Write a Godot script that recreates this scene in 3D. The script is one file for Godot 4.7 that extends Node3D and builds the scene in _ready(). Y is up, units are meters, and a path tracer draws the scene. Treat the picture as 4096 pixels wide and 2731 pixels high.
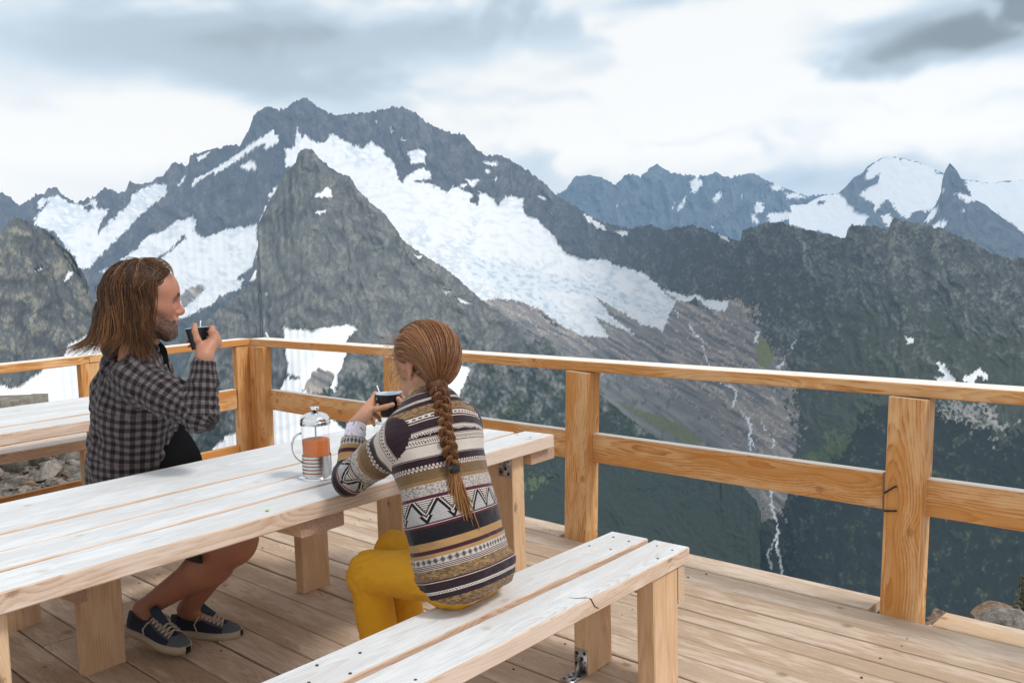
extends Node3D
# A wooden mountain terrace: two people at a long table, a railing, peaks and a glacier beyond.
# Units are metres, y is up, the deck's top is y = 0 and the camera stands at (0, 1.4, 0) looking along -z.
const EYE := Vector3(0, 1.4, 0)
const TABLE_E := Vector3(0.6157, 0, -0.788)      # along the table
const TABLE_N := Vector3(-0.788, 0, -0.6157)     # across the table, away from the camera
const BENCH_E := Vector3(0.6468, 0, -0.7627)
const BENCH_N := Vector3(-0.7627, 0, -0.6468)
const DECK_D := Vector3(0.7312, 0, 0.6822)       # along the deck planks and the right-hand railing
const DECK_M := Vector3(0.6822, 0, -0.7312)      # outwards over the right-hand railing
const LEFT_Q := Vector3(-0.559, 0, 0.829)        # along the left-hand railing, from the corner
const LEFT_OUT := Vector3(-0.829, 0, -0.559)
var taken := {}
var mats := {}
var rng := RandomNumberGenerator.new()

func numbered(called: String) -> String:
	var k: int = taken.get(called, 0)
	taken[called] = k + 1
	return called if k == 0 else "%s_%03d" % [called, k]

func thing(called: String, label: String, category: String, at := Vector3.ZERO, group := "") -> Node3D:
	var o := Node3D.new()
	o.name = numbered(called)
	o.position = at
	add_child(o, true)
	tag(o, label, category, group)
	return o

func tag(o: Node, label: String, category := "", group := "") -> void:
	if label != "": o.set_meta("label", label)
	if category != "": o.set_meta("category", category)
	if group != "": o.set_meta("group", group)

func place(called: String, mesh: Mesh, mat: Material, parent: Node = self) -> MeshInstance3D:
	var o := MeshInstance3D.new()
	var n := called
	if parent == self:
		n = numbered(called)
	else:
		var counts: Dictionary = parent.get_meta("counts", {})
		var k: int = counts.get(called, 0)
		counts[called] = k + 1
		parent.set_meta("counts", counts)
		if k > 0: n = "%s_%03d" % [called, k]
	o.name = n
	o.mesh = mesh
	if mat: o.material_override = mat
	parent.add_child(o, true)
	return o

func structure(o: Node) -> Node:
	o.set_meta("kind", "structure")
	return o

func mat(albedo: Color, rough := 0.8, metal := 0.0) -> StandardMaterial3D:
	# albedo is given as a linear, real-world base colour
	var m := StandardMaterial3D.new()
	m.albedo_color = albedo.linear_to_srgb()
	m.roughness = rough
	m.metallic = metal
	return m

func srgb(r: int, g: int, b: int) -> Color:
	return Color(r / 255.0, g / 255.0, b / 255.0)

func array_mesh(v: PackedVector3Array, n: PackedVector3Array, uv: PackedVector2Array, c: PackedColorArray, idx: PackedInt32Array) -> ArrayMesh:
	var a := []
	a.resize(Mesh.ARRAY_MAX)
	a[Mesh.ARRAY_VERTEX] = v
	if n.size(): a[Mesh.ARRAY_NORMAL] = n
	if uv.size(): a[Mesh.ARRAY_TEX_UV] = uv
	if c.size(): a[Mesh.ARRAY_COLOR] = c
	if idx.size(): a[Mesh.ARRAY_INDEX] = idx
	var m := ArrayMesh.new()
	m.add_surface_from_arrays(Mesh.PRIMITIVE_TRIANGLES, a)
	return m

func noise(seed_: int, freq: float, oct := 4, kind := FastNoiseLite.FRACTAL_FBM) -> FastNoiseLite:
	var n := FastNoiseLite.new()
	n.seed = seed_
	n.frequency = freq
	n.noise_type = FastNoiseLite.TYPE_SIMPLEX_SMOOTH
	n.fractal_type = kind
	n.fractal_octaves = oct
	return n

func lut(a: Array, x: float) -> float:
	# piecewise linear through [x0, y0, x1, y1, ...]
	var k := a.size()
	if x <= a[0]: return a[1]
	if x >= a[k - 2]: return a[k - 1]
	var lo := 0
	var hi := k / 2 - 1
	while hi - lo > 1:
		var m := (lo + hi) / 2
		if a[2 * m] <= x: lo = m
		else: hi = m
	var t: float = (x - a[2 * lo]) / maxf(a[2 * hi] - a[2 * lo], 1e-6)
	return lerpf(a[2 * lo + 1], a[2 * hi + 1], t)

func soft_lut(a: Array, x: float, wide: float) -> float:
	var sum := 0.0
	for q in 11: sum += lut(a, x + (q - 5) * wide / 5.0)
	return sum / 11.0

# Survey of the panorama: bearings and elevations in degrees, as seen from the terrace.
const MASSIF := [-28.84, 4.53, -28.40, 4.28, -27.93, 3.81, -27.40, 4.20, -26.91, 4.45, -26.59, 4.60, -26.17, 4.91, -25.84, 4.48, -25.42, 4.08, -25.15, 3.97, -24.85, 4.15, -24.35, 4.31, -24.09, 4.47, -23.61, 4.87, -23.33, 4.76, -23.00, 4.58, -22.58, 4.68, -22.25, 5.20, -21.96, 5.13, -21.58, 5.04, -21.10, 5.23, -20.39, 5.59, -20.10, 6.05, -19.82, 6.34, -19.47, 6.28, -19.04, 6.15, -18.92, 6.70, -18.70, 6.84, -18.43, 6.81, -17.93, 7.03, -17.30, 7.13, -16.38, 7.37, -16.11, 7.28, -15.82, 7.74, -15.52, 8.20, -15.30, 8.84, -15.10, 9.21, -14.73, 9.40, -14.35, 9.59, -13.71, 9.37, -13.24, 9.56, -13.04, 9.79, -12.57, 9.93, -12.18, 10.12, -11.73, 9.80, -11.09, 9.39, -10.34, 9.07, -9.95, 9.14, -9.37, 9.21, -8.70, 9.27, -8.02, 9.34, -7.43, 9.48, -6.95, 9.57, -6.36, 9.57, -5.60, 9.23, -5.22, 8.95, -4.74, 8.56, -3.68, 8.12, -3.10, 7.92, -2.61, 7.91, -2.32, 7.52, -2.04, 7.13, -1.27, 6.59, -0.77, 6.62, -0.08, 6.46, 0.79, 5.95, 1.67, 5.35, 2.44, 4.64, 3.02, 4.04, 4.15, 3.37, 4.73, 2.93, 5.96, 2.27, 7.47, 1.88, 8.15, 2.02, 8.83, 2.04, 9.64, 1.74, 10.18, 1.82, 10.72, 1.91, 11.26, 1.95, 11.79, 1.81, 13.11, 1.29, 14.19, 0.85, 14.27, 1.52, 14.82, 1.70, 15.60, 1.94, 16.24, 1.93, 16.63, 1.97, 17.14, 1.68, 17.64, 1.53, 18.53, 1.30, 19.40, 1.07, 20.14, 0.85, 20.33, 1.43, 20.50, 1.68, 21.11, 1.55, 21.72, 1.51, 22.49, 1.28, 22.67, 1.79, 22.84, 1.94, 23.14, 1.80, 23.73, 1.61, 24.54, 1.39, 25.34, 1.23, 26.59, 0.56, 27.71, -0.21, 28.69, -0.55, 29.35, -0.56]
const PEAK := [-22.38, -9.70, -20.01, -6.06, -18.62, -3.04, -17.45, -2.05, -16.36, -1.30, -15.96, -0.64, -15.46, 0.02, -15.52, 0.79, -15.20, 1.64, -15.33, 2.69, -14.62, 3.82, -14.22, 4.57, -13.92, 5.14, -13.41, 5.80, -12.92, 6.26, -12.71, 6.92, -12.50, 7.15, -12.22, 7.16, -11.94, 7.11, -11.49, 6.59, -10.94, 6.11, -10.29, 5.63, -9.72, 5.53, -9.36, 4.81, -8.81, 4.22, -8.25, 3.68, -7.59, 3.13, -7.03, 2.24, -6.57, 1.49, -5.80, 0.93, -4.94, 0.31, -3.96, -0.31, -3.19, -1.03, -2.32, -1.85, -1.44, -2.62, -0.46, -3.30, 0.53, -3.93, 1.52, -4.56, 2.71, -5.06, 3.50, -5.88, 5.46, -8.44, 6.65, -9.36, 8.35, -10.73, 9.71, -11.51, 11.28, -12.50, 12.84, -13.36, 14.28, -13.97, 15.04, -14.81, 15.48, -15.87, 15.47, -18.00, 15.35, -19.27]
const CRAG := [-31.20, 2.49, -29.75, 2.22, -28.99, 2.30, -28.65, 2.73, -28.40, 3.03, -28.16, 3.16, -27.86, 3.14, -27.63, 2.99, -27.11, 2.55, -26.58, 2.28, -26.13, 1.74, -25.68, 1.20, -25.39, 0.65, -25.17, 0.29, -24.94, -0.25, -24.56, -1.50, -24.18, -2.76, -23.93, -4.28, -23.85, -6.80, -23.31, -9.35, -22.99, -11.89]
const FAR_RANGE := [1.54, 2.75, 2.26, 3.55, 3.03, 4.07, 3.66, 4.46, 4.23, 5.19, 5.06, 5.23, 6.01, 4.99, 6.69, 4.56, 7.25, 5.15, 7.79, 5.20, 8.20, 4.98, 8.68, 5.43, 9.26, 5.76, 9.75, 5.32, 10.22, 5.10, 11.29, 4.98, 11.69, 4.83, 12.09, 4.92, 12.68, 5.09, 13.14, 4.87, 13.66, 4.67, 13.93, 4.79, 14.71, 4.95, 15.22, 4.77, 15.74, 4.44, 16.76, 3.93, 17.52, 3.63, 18.02, 3.41, 18.77, 3.51, 19.76, 3.39, 20.74, 2.96, 21.95, 2.01]
const DOME := [18.02, 2.96, 18.77, 3.42, 19.76, 3.52, 20.25, 3.95, 20.61, 4.37, 21.09, 4.60, 21.33, 4.97, 22.17, 5.41, 22.64, 5.41, 23.11, 5.35, 23.58, 5.19, 24.04, 5.04, 24.62, 4.75, 25.31, 4.34, 26.10, 3.98, 26.66, 3.88, 27.65, 3.64, 28.40, 3.71, 29.27, 3.71, 30.30, 3.52, 31.84, 2.84]
const HORN := [21.96, 1.24, 23.14, 1.70, 24.31, 1.78, 24.99, 2.62, 25.26, 3.35, 25.20, 3.67, 25.42, 4.45, 25.66, 4.86, 25.98, 4.48, 26.27, 3.91, 26.55, 3.28, 26.89, 2.83, 27.45, 2.49, 28.11, 1.85, 28.76, 1.34, 29.33, 0.83, 30.37, 0.19]
const MASSIF_COVER := [
	[3, [-4.65, 0.21, 13.86, -2.67, 15.39, -4.54, 16.66, -6.91, 17.41, -10.80, 16.64, -15.96, 14.04, -15.82, 5.20, -10.93, -2.10, -5.31]],
	[7, [4.98, -6.83, 8.40, -7.67, 10.65, -8.47, 12.87, -9.81, 13.85, -11.90, 15.05, -13.73, 15.59, -15.87, 12.84, -13.80, 9.47, -12.19, 5.45, -9.35]],
	[4, [6.55, -8.91, 8.37, -9.49, 10.07, -10.05, 11.52, -10.94, 11.96, -11.38, 10.62, -11.28, 8.93, -10.39, 7.23, -9.37]],
	[4, [15.19, -4.56, 15.83, -5.34, 16.15, -6.22, 15.61, -6.89, 15.08, -6.45, 15.08, -5.33]],
	[7, [13.46, -3.31, 13.89, -4.32, 14.43, -5.56, 14.00, -5.22, 13.24, -3.98]],
	[9, [11.48, -2.48, 12.29, -2.76, 11.35, -2.27, 10.94, -2.74, 11.61, -3.03]],
	[5, [19.47, -11.58, 19.83, -10.69, 21.13, -9.78, 22.28, -8.63, 24.78, -8.90, 26.76, -9.53, 28.27, -10.27, 30.93, -10.31, 31.20, -22.18, 16.25, -24.19, 16.77, -18.25, 16.27, -15.82, 16.77, -14.56, 18.50, -13.24]],
	[10, [17.02, -12.80, 18.26, -11.75, 19.47, -10.46, 20.89, -9.79, 19.95, -11.06, 19.47, -12.45, 18.75, -13.47, 17.52, -13.78]],
	[7, [24.89, -8.48, 25.88, -8.50, 27.29, -8.79, 28.89, -9.88, 28.27, -10.17, 26.76, -9.29]],
	[1, [-27.05, 4.21, -26.45, 4.30, -26.05, 4.39, -25.43, 4.00, -24.79, 3.86, -24.10, 4.31, -24.10, 3.60, -23.48, 3.69, -24.03, 2.79, -24.24, 2.07, -23.43, 3.05, -22.46, 3.86, -22.16, 4.59, -21.19, 5.04, -20.41, 5.14, -20.31, 4.59, -21.81, 3.32, -22.89, 2.23, -23.87, 1.25, -24.80, 0.28, -25.21, 0.38, -25.52, 1.19, -26.04, 1.92, -26.41, 2.45, -27.41, 2.85, -27.06, 3.42]],
	[9, [-24.75, 3.82, -24.46, 3.91, -24.26, 3.73, -24.48, 3.55, -24.72, 3.60]],
	[9, [-27.13, 3.55, -26.37, 4.26, -26.46, 4.11, -27.06, 3.42]],
	[1, [-23.02, 0.73, -22.00, 1.49, -21.71, 2.03, -20.65, 2.39, -19.92, 2.93, -19.12, 3.20, -18.68, 3.06, -18.98, 2.36, -18.38, 2.03, -16.81, 2.52, -15.34, 2.69, -15.47, 1.93, -15.20, 1.68, -15.43, 0.88, -15.74, 0.21, -16.70, -0.52, -16.24, -0.54, -16.45, -1.10, -17.75, -1.54, -18.24, -2.09, -18.88, -2.25, -19.70, -2.69, -20.42, -2.75, -20.25, -1.35, -20.30, -0.69, -21.80, 0.47]],
	[9, [-20.28, 1.36, -19.53, 2.19, -19.45, 1.95, -19.91, 1.54, -20.92, 0.77, -21.04, 0.91]],
	[3, [-20.09, -1.64, -19.52, -1.00, -18.71, -0.79, -18.45, -0.99, -18.83, -1.40, -19.76, -2.12]],
	[1, [-24.11, 0.17, -23.51, 0.33, -23.01, 0.18, -23.62, -0.03]],
	[1, [-24.54, -1.45, -24.12, -1.38, -23.67, -0.94, -23.62, -1.49, -24.31, -1.83]],
	[1, [-14.14, 8.26, -13.79, 7.85, -13.90, 7.48, -14.71, 7.01, -14.73, 7.47, -15.72, 6.96, -16.06, 6.63, -17.60, 5.61, -17.63, 5.89, -18.65, 5.14, -18.93, 4.96, -18.68, 5.42, -17.81, 5.88, -16.88, 6.44, -15.94, 7.09, -14.80, 7.84]],
	[1, [-16.21, 6.21, -15.42, 6.50, -15.22, 5.98, -15.82, 5.89]],
	[1, [-17.93, 6.98, -17.57, 7.03, -18.50, 6.38, -18.53, 6.61]],
	[1, [-14.61, 4.39, -14.02, 4.99, -14.22, 4.57, -14.52, 4.20]],
	[1, [-15.33, 2.78, -14.77, 3.82, -14.68, 3.87, -15.19, 2.78]],
	[1, [-19.72, 5.00, -19.20, 5.65, -19.26, 5.37, -19.64, 4.96]],
	[1, [-13.53, 7.11, -12.87, 7.29, -12.72, 8.50, -12.47, 7.76, -12.18, 8.04, -11.64, 7.48, -11.16, 7.48, -10.66, 8.14, -9.64, 7.48, -8.88, 7.19, -8.29, 7.56, -7.72, 7.27, -7.54, 6.79, -6.88, 6.31, -6.77, 5.35, -6.54, 4.96, -5.85, 5.14, -5.16, 5.08, -4.38, 4.82, -3.81, 4.42, -3.40, 4.80, -2.62, 4.39, -2.13, 4.28, -2.44, 3.85, -1.85, 3.69, -1.82, 4.47, -1.33, 4.36, -0.51, 3.60, -0.15, 4.13, 0.94, 4.01, 0.92, 3.42, 1.11, 2.92, 1.70, 2.71, 2.97, 1.59, 3.01, 1.19, 3.58, 0.48, 4.40, 0.18, 5.92, 0.00, 7.15, -0.45, 8.38, -0.89, 9.32, -1.88, 10.27, -2.59, 9.85, -3.41, 9.49, -4.51, 8.88, -4.22, 8.20, -4.07, 7.11, -3.36, 5.32, -2.27, 6.00, -3.19, 7.09, -4.19, 7.91, -4.76, 6.26, -4.03, 5.30, -3.46, 6.11, -4.87, 4.44, -4.69, 3.06, -3.96, 1.96, -2.96, 0.16, -2.35, -0.68, -2.19, -2.37, -2.42, -4.69, -1.14, -7.32, 0.82, -9.89, 3.02, -11.89, 5.14, -12.62, 5.92, -13.51, 6.18]],
	[2, [-0.62, 0.04, 1.46, -0.57, 4.23, -1.20, 7.13, -2.11, 9.03, -3.39, 8.21, -3.24, 6.02, -2.22, 3.94, -2.03, 1.85, -1.84, -0.65, -1.21]],
	[2, [-2.69, 0.65, 0.48, -0.55, 2.94, -2.84, 3.89, -4.12, 2.10, -2.82, -0.66, -1.63, -2.72, -0.46]],
	[9, [1.82, -2.96, 2.30, -3.39, 3.05, -4.10, 2.77, -4.10, 2.02, -3.38]],
	[1, [-6.07, 6.97, -5.38, 7.10, -5.00, 6.95, -4.98, 6.18, -5.22, 6.28, -5.90, 6.25]],
	[1, [-6.54, 4.96, -6.33, 5.44, -5.83, 5.72, -5.23, 5.99, -4.75, 5.70, -4.76, 5.26, -5.65, 5.23, -6.35, 4.90]],
	[1, [-1.47, 6.30, -0.68, 6.19, -0.64, 5.94, -1.38, 6.11]],
	[1, [-1.39, 5.82, -0.90, 5.66, -1.20, 5.57]],
	[1, [-2.59, 5.22, -2.15, 5.16, -1.70, 5.24, -1.91, 4.86, -2.21, 4.72, -2.55, 4.92]],
	[1, [-3.00, 4.89, -2.60, 4.93, -2.71, 4.59]],
	[1, [-1.06, 5.18, -0.56, 5.26, -0.62, 5.07]],
	[1, [1.88, 4.08, 2.08, 4.07, 2.42, 3.77, 2.13, 3.78]],
	[1, [-7.14, 8.45, -6.85, 8.30, -7.15, 8.07]],
	[1, [-6.53, 7.83, -6.15, 7.63, -6.35, 7.49]],
	[1, [-8.09, 8.85, -7.75, 8.75, -8.00, 8.69]],
	[1, [4.66, 2.86, 5.01, 2.78, 6.16, 1.85, 5.82, 1.86, 5.00, 2.44]],
	[1, [6.50, 1.77, 7.39, 1.68, 7.32, 1.47, 6.77, 1.56]],
	[1, [12.85, 1.37, 13.25, 1.35, 13.64, 1.00, 13.11, 1.09]],
	[1, [9.32, -1.74, 10.27, -2.11, 10.94, -2.40, 11.49, -2.20, 12.29, -2.63, 13.42, -2.71, 13.35, -3.19, 12.82, -3.32, 12.28, -3.11, 11.48, -2.41, 10.94, -2.71, 10.27, -2.48]],
	[1, [15.06, -4.57, 15.32, -4.50, 15.12, -5.24, 14.92, -5.24]],
	[1, [16.94, -5.51, 17.39, -5.11, 17.13, -5.65]],
	[1, [16.22, -6.86, 16.74, -6.05, 16.51, -6.86]],
	[1, [23.44, -4.83, 23.79, -4.96, 23.91, -5.28, 23.56, -5.22]],
	[1, [25.09, -6.34, 25.55, -6.40, 25.90, -6.95, 26.14, -7.51, 25.45, -7.60, 24.98, -7.11, 25.56, -7.15]],
	[1, [26.36, -7.25, 26.92, -6.92, 27.26, -6.66, 27.70, -6.90, 27.71, -7.33, 27.26, -6.98, 26.93, -7.55]],
]
const PEAK_COVER := [
	[10, [0.05, -13.34, 1.36, -12.70, 2.40, -13.06, 2.26, -13.84, 1.09, -13.82, 0.15, -13.91]],
	[10, [-0.88, -9.22, 0.04, -9.48, -0.20, -9.93, -0.90, -9.79]],
	[1, [-11.83, 4.36, -11.58, 4.55, -11.09, 4.88, -10.81, 4.63, -10.83, 4.30, -11.50, 4.21]],
	[1, [-11.92, 3.30, -11.53, 3.49, -11.25, 3.49, -11.30, 3.34]],
	[1, [-5.96, 0.64, -5.47, 0.58, -5.68, 0.33]],
	[1, [-4.25, -1.54, -3.71, -1.61, -4.02, -1.90]],
	[1, [-3.52, -2.06, -2.83, -2.18, -2.29, -2.50, -2.94, -2.48]],
	[1, [-14.10, -3.51, -12.81, -3.75, -11.10, -3.63, -9.77, -3.52, -9.65, -3.85, -10.20, -4.34, -10.35, -5.41, -10.96, -6.59, -11.20, -7.79, -11.59, -7.10, -11.31, -6.58, -12.01, -6.27, -12.44, -7.05, -12.67, -7.57, -12.71, -8.37, -10.45, -10.11, -11.60, -11.90, -18.57, -11.33, -18.65, -10.56, -17.74, -9.86, -17.01, -9.53, -16.31, -9.32, -15.35, -8.99, -14.55, -7.60, -14.26, -6.95, -13.92, -6.39, -14.03, -4.84]],
	[9, [-13.93, -6.52, -13.67, -6.45, -13.26, -6.58, -13.26, -6.77, -13.94, -6.73]],
	[3, [-12.63, -6.64, -12.27, -6.26, -11.61, -6.29, -11.15, -6.64, -11.39, -7.24, -12.07, -7.74, -12.73, -7.70, -13.11, -7.42]],
	[1, [-3.91, -6.29, -2.60, -6.45, -2.85, -7.20, -3.72, -8.67, -4.41, -8.65]],
	[1, [-16.00, -0.54, -15.65, -0.03, -15.42, -0.03, -15.58, -0.61, -15.86, -0.64]],
	[1, [-15.25, -1.29, -14.97, -1.44, -14.98, -1.59, -15.16, -1.49]],
]
const CRAG_COVER := [
	[1, [-30.79, -6.18, -29.53, -5.92, -29.36, -5.93, -29.13, -6.17, -28.37, -5.92, -28.18, -5.65, -27.63, -5.45, -27.45, -5.15, -26.66, -4.72, -26.30, -4.57, -26.19, -4.19, -26.03, -3.83, -25.48, -3.64, -24.67, -3.31, -23.85, -2.91, -22.07, -4.40, -22.67, -14.41, -31.27, -13.14]],
	[1, [-27.42, 0.26, -27.05, 0.52, -27.02, 0.38, -27.27, 0.17]],
	[1, [-26.02, -0.36, -25.74, 0.21, -25.42, 0.20, -25.69, -0.15]],
]
const STREAMS := [
	[1.6, [11.08, -3.99, 11.36, -4.64, 11.57, -4.83, 11.86, -5.09, 11.96, -5.98, 12.11, -6.28, 12.32, -6.71, 12.53, -7.19]],
	[1.3, [10.24, -3.20, 10.47, -3.77]],
	[2.2, [12.52, -7.51, 13.05, -7.72, 13.78, -8.06, 13.93, -8.30, 13.83, -8.65, 13.69, -9.10]],
	[1.3, [14.19, -9.30, 14.29, -9.70]],
	[4.2, [14.50, -9.75, 14.70, -10.48, 14.69, -11.79]],
	[2.0, [14.70, -10.48, 14.93, -11.78]],
	[1.2, [15.25, -9.81, 15.55, -10.46, 16.06, -11.10, 16.01, -11.62]],
	[3.4, [15.96, -13.34, 15.92, -14.35, 16.00, -15.09, 16.21, -15.83, 16.34, -16.56, 15.95, -17.32, 15.70, -17.95, 16.01, -18.72]],
	[3.0, [16.34, -16.56, 16.27, -17.30, 16.42, -18.03, 16.62, -18.98]],
]
const DOME_COVER := [
	[1, [21.22, 4.47, 21.45, 4.96, 22.17, 5.41, 22.64, 5.38, 23.11, 5.38, 24.04, 5.04, 24.62, 4.75, 25.54, 4.14, 25.32, 3.60, 25.21, 2.98, 24.99, 2.50, 24.53, 2.27, 23.84, 2.30, 23.49, 1.81, 23.02, 2.21, 22.66, 2.87, 22.42, 3.13, 21.95, 2.52, 21.71, 2.27, 21.71, 2.91, 21.47, 3.05, 21.10, 3.20, 20.92, 3.40, 21.34, 3.70, 21.94, 4.04, 22.05, 4.54, 21.46, 4.20, 21.22, 4.21]],
	[1, [15.73, 2.53, 16.50, 2.37, 17.14, 2.60, 17.01, 3.13, 17.52, 3.31, 18.27, 3.34, 18.77, 3.42, 19.88, 3.52, 20.25, 2.98, 20.86, 2.44, 21.47, 2.16, 21.23, 1.65, 20.75, 1.28, 20.02, 0.79, 19.27, 1.21, 18.27, 1.38, 17.52, 1.67, 16.76, 1.83, 15.86, 1.99]],
	[9, [18.59, 3.06, 19.02, 3.11, 18.90, 2.92, 18.65, 2.86]],
	[1, [26.43, 3.90, 26.77, 3.87, 27.65, 3.64, 28.40, 3.71, 29.27, 3.71, 30.81, 3.55, 32.85, 2.20, 32.90, -0.13, 29.33, 0.83, 28.11, 1.91, 26.89, 2.77]],
	[9, [22.93, 5.41, 23.28, 5.39, 23.11, 5.26]],
	[1, [22.07, 2.13, 22.55, 2.24, 22.79, 1.84, 22.55, 1.28]],
	[1, [23.73, 1.55, 24.07, 1.85, 23.96, 1.48]],
]
const HORN_COVER := [
	[1, [25.83, 3.20, 26.22, 3.11, 26.89, 2.89, 26.90, 2.65, 26.45, 2.67]],
	[1, [25.20, 3.48, 25.54, 3.40, 25.32, 3.29]],
	[1, [24.42, 1.77, 24.76, 2.38, 25.16, 2.55, 24.99, 2.00, 24.54, 1.58]],
	[1, [24.77, 1.38, 25.28, 1.76, 25.68, 1.66, 25.35, 1.17]],
	[1, [26.29, 2.25, 26.51, 2.27, 26.40, 2.12]],
]
const FAR_COVER := [
	[1, [11.15, 4.72, 11.55, 4.84, 12.02, 4.62, 11.95, 4.35, 11.61, 4.03, 11.28, 3.91]],
	[1, [12.54, 3.53, 12.94, 3.98, 13.13, 3.64, 12.73, 3.32]],
	[1, [15.02, 2.96, 15.22, 3.28, 15.60, 2.93, 15.47, 2.61, 15.09, 2.62]],
	[1, [14.76, 2.57, 14.96, 2.56, 15.28, 1.95, 15.08, 1.89]],
	[1, [15.86, 4.24, 16.25, 4.28, 16.76, 3.93, 16.38, 3.82, 15.93, 3.91]],
	[1, [16.76, 3.80, 17.52, 3.61, 18.08, 3.37, 16.88, 3.34]],
	[1, [10.47, 3.00, 10.94, 3.79, 10.87, 3.39, 10.46, 2.80]],
	[1, [10.06, 2.88, 10.34, 3.41, 10.27, 3.15]],
	[1, [6.74, 3.27, 6.88, 3.47, 6.80, 3.20]],
	[1, [15.67, 2.47, 17.01, 2.61, 17.26, 2.20, 15.99, 1.92]],
	[1, [14.25, 3.65, 14.40, 3.71, 14.31, 3.25]],
	[1, [12.33, 1.92, 12.66, 1.91, 12.59, 1.74]],
]
# ---------------------------------------------------------------- sky, light, camera
const HAZE := 0.000030
const CLOUDS := [
	[-18.0, 13.9, 9.0, 1.9, -1.25], [-7.0, 13.7, 9.0, 1.9, -1.2], [-14.7, 11.2, 7.0, 1.6, -1.0], [-25.0, 12.2, 6.0, 2.0, -0.9], [2.5, 13.6, 6.0, 2.2, -0.9], [-10.9, 10.3, 6.0, 0.9, -0.6],
	[-26.6, 6.8, 7.0, 2.2, 0.75], [-19.0, 8.2, 5.0, 1.6, 0.5], [14.0, 10.0, 10.0, 2.4, 0.6], [9.0, 7.0, 10.0, 2.0, 0.4], [10.0, 12.8, 3.0, 1.6, 0.5], [27.0, 7.5, 6.0, 2.0, 0.35],
	[25.0, 11.9, 5.0, 1.1, -2.3], [28.8, 12.5, 3.4, 1.6, -2.3], [22.0, 11.0, 3.0, 0.8, -1.5], [10.0, 14.7, 2.2, 0.7, -1.0], [2.3, 5.7, 3.5, 1.4, -0.6], [14.0, 4.8, 9.0, 1.0, -0.4],
]

func cloud_sky() -> ImageTexture:
	var w := 1792
	var h := 896
	var im := Image.create_empty(w, h, false, Image.FORMAT_RGBF)
	im.fill(Color(0.6, 0.66, 0.72))
	var big := noise(11, 1.0, 5)
	var fine := noise(12, 2.6, 5)
	for j in range(0, h / 2 + 4):
		var el := 90.0 - (j + 0.5) * 180.0 / h
		var y := sin(deg_to_rad(el))
		var ce := cos(deg_to_rad(el))
		var near_row := el < 24.0
		for i in w:
			var az := fposmod((i + 0.5) * 360.0 / w + 180.0, 360.0) - 180.0     # -z is the picture's edge
			var x := ce * sin(deg_to_rad(az))
			var z := -ce * cos(deg_to_rad(az))
			var b := big.get_noise_3d(x * 2.2, y * 5.0, z * 2.2)
			var f := fine.get_noise_3d(x * 2.6 + b * 0.5, y * 5.5 + b * 0.3, z * 2.6)
			var s := 0.5 + b * 1.3 + f * 0.55
			if near_row and absf(az) < 46.0:
				s = 0.36 + b * 0.8 + f * 0.85
				var wx := az + f * 5.0 + b * 3.0
				var wy := el + f * 1.4 - b * 1.0
				for c in CLOUDS:
					var dx: float = (wx - c[0]) / c[2]
					var dy: float = (wy - c[1]) / c[3]
					var q := dx * dx + dy * dy
					if q < 5.0: s += c[4] * exp(-q)
			# s > 0.6 bright white cloud, around 0 thin bluish veil, below -1 dark cloud base
			var col := Color(0.60, 0.72, 0.83).lerp(Color(0.90, 0.925, 0.94), smoothstep(-0.35, 0.70, s))
			col = col.lerp(Color(0.47, 0.57, 0.665), smoothstep(-0.1, -0.9, s) * 0.85)
			col = col.lerp(Color(0.25, 0.31, 0.36), smoothstep(-1.0, -2.6, s) * 0.9)
			# low down the clouds are seen through kilometres of haze, which takes light away and adds its own blue
			var t := exp(-HAZE * minf(20000.0, 2300.0 / maxf(tan(deg_to_rad(maxf(el, 0.5))), 0.01)))
			var add := (1.0 - t) * 0.66
			col = Color(maxf(col.r - add * 0.40, 0.1) / t, maxf(col.g - add * 0.65, 0.1) / t, maxf(col.b - add * 0.95, 0.1) / t)
			im.set_pixel(i, j, col)
	return ImageTexture.create_from_image(im)

func set_stage() -> void:
	var cam := Camera3D.new()
	cam.name = "camera"
	cam.fov = 41.064
	cam.near = 0.05
	cam.far = 60000.0
	cam.transform = Transform3D(Basis(Vector3(0.999626, -0.027244, 0.002355), Vector3(0.027346, 0.995913, -0.08608), Vector3(0, 0.086112, 0.996285)), EYE)
	add_child(cam)
	cam.current = true
	var env := Environment.new()
	env.background_mode = Environment.BG_SKY
	env.sky = Sky.new()
	var pano := PanoramaSkyMaterial.new()
	pano.panorama = cloud_sky()
	pano.energy_multiplier = 0.88
	env.sky.sky_material = pano
	env.tonemap_mode = Environment.TONE_MAPPER_LINEAR
	env.tonemap_exposure = 1.15
	env.sdfgi_enabled = true
	env.ssao_enabled = true
	env.ssil_enabled = true
	env.fog_enabled = true
	env.fog_density = HAZE
	env.fog_light_color = Color(0.40, 0.67, 1.0).linear_to_srgb()
	var we := WorldEnvironment.new()
	we.name = "world"
	we.environment = env
	add_child(we)
	var sun := DirectionalLight3D.new()
	sun.name = "sun"
	sun.light_energy = 0.62
	sun.light_color = Color(1.0, 0.975, 0.945)
	sun.light_angular_distance = 12.0
	sun.shadow_enabled = true
	sun.rotation_degrees = Vector3(-52, 62, 0)
	add_child(sun)

# ---------------------------------------------------------------- mountains
func bearing(az: float, el: float, r: float) -> Vector3:
	var a := deg_to_rad(az)
	return Vector3(r * sin(a), EYE.y + r * tan(deg_to_rad(el)), -r * cos(a))

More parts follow.
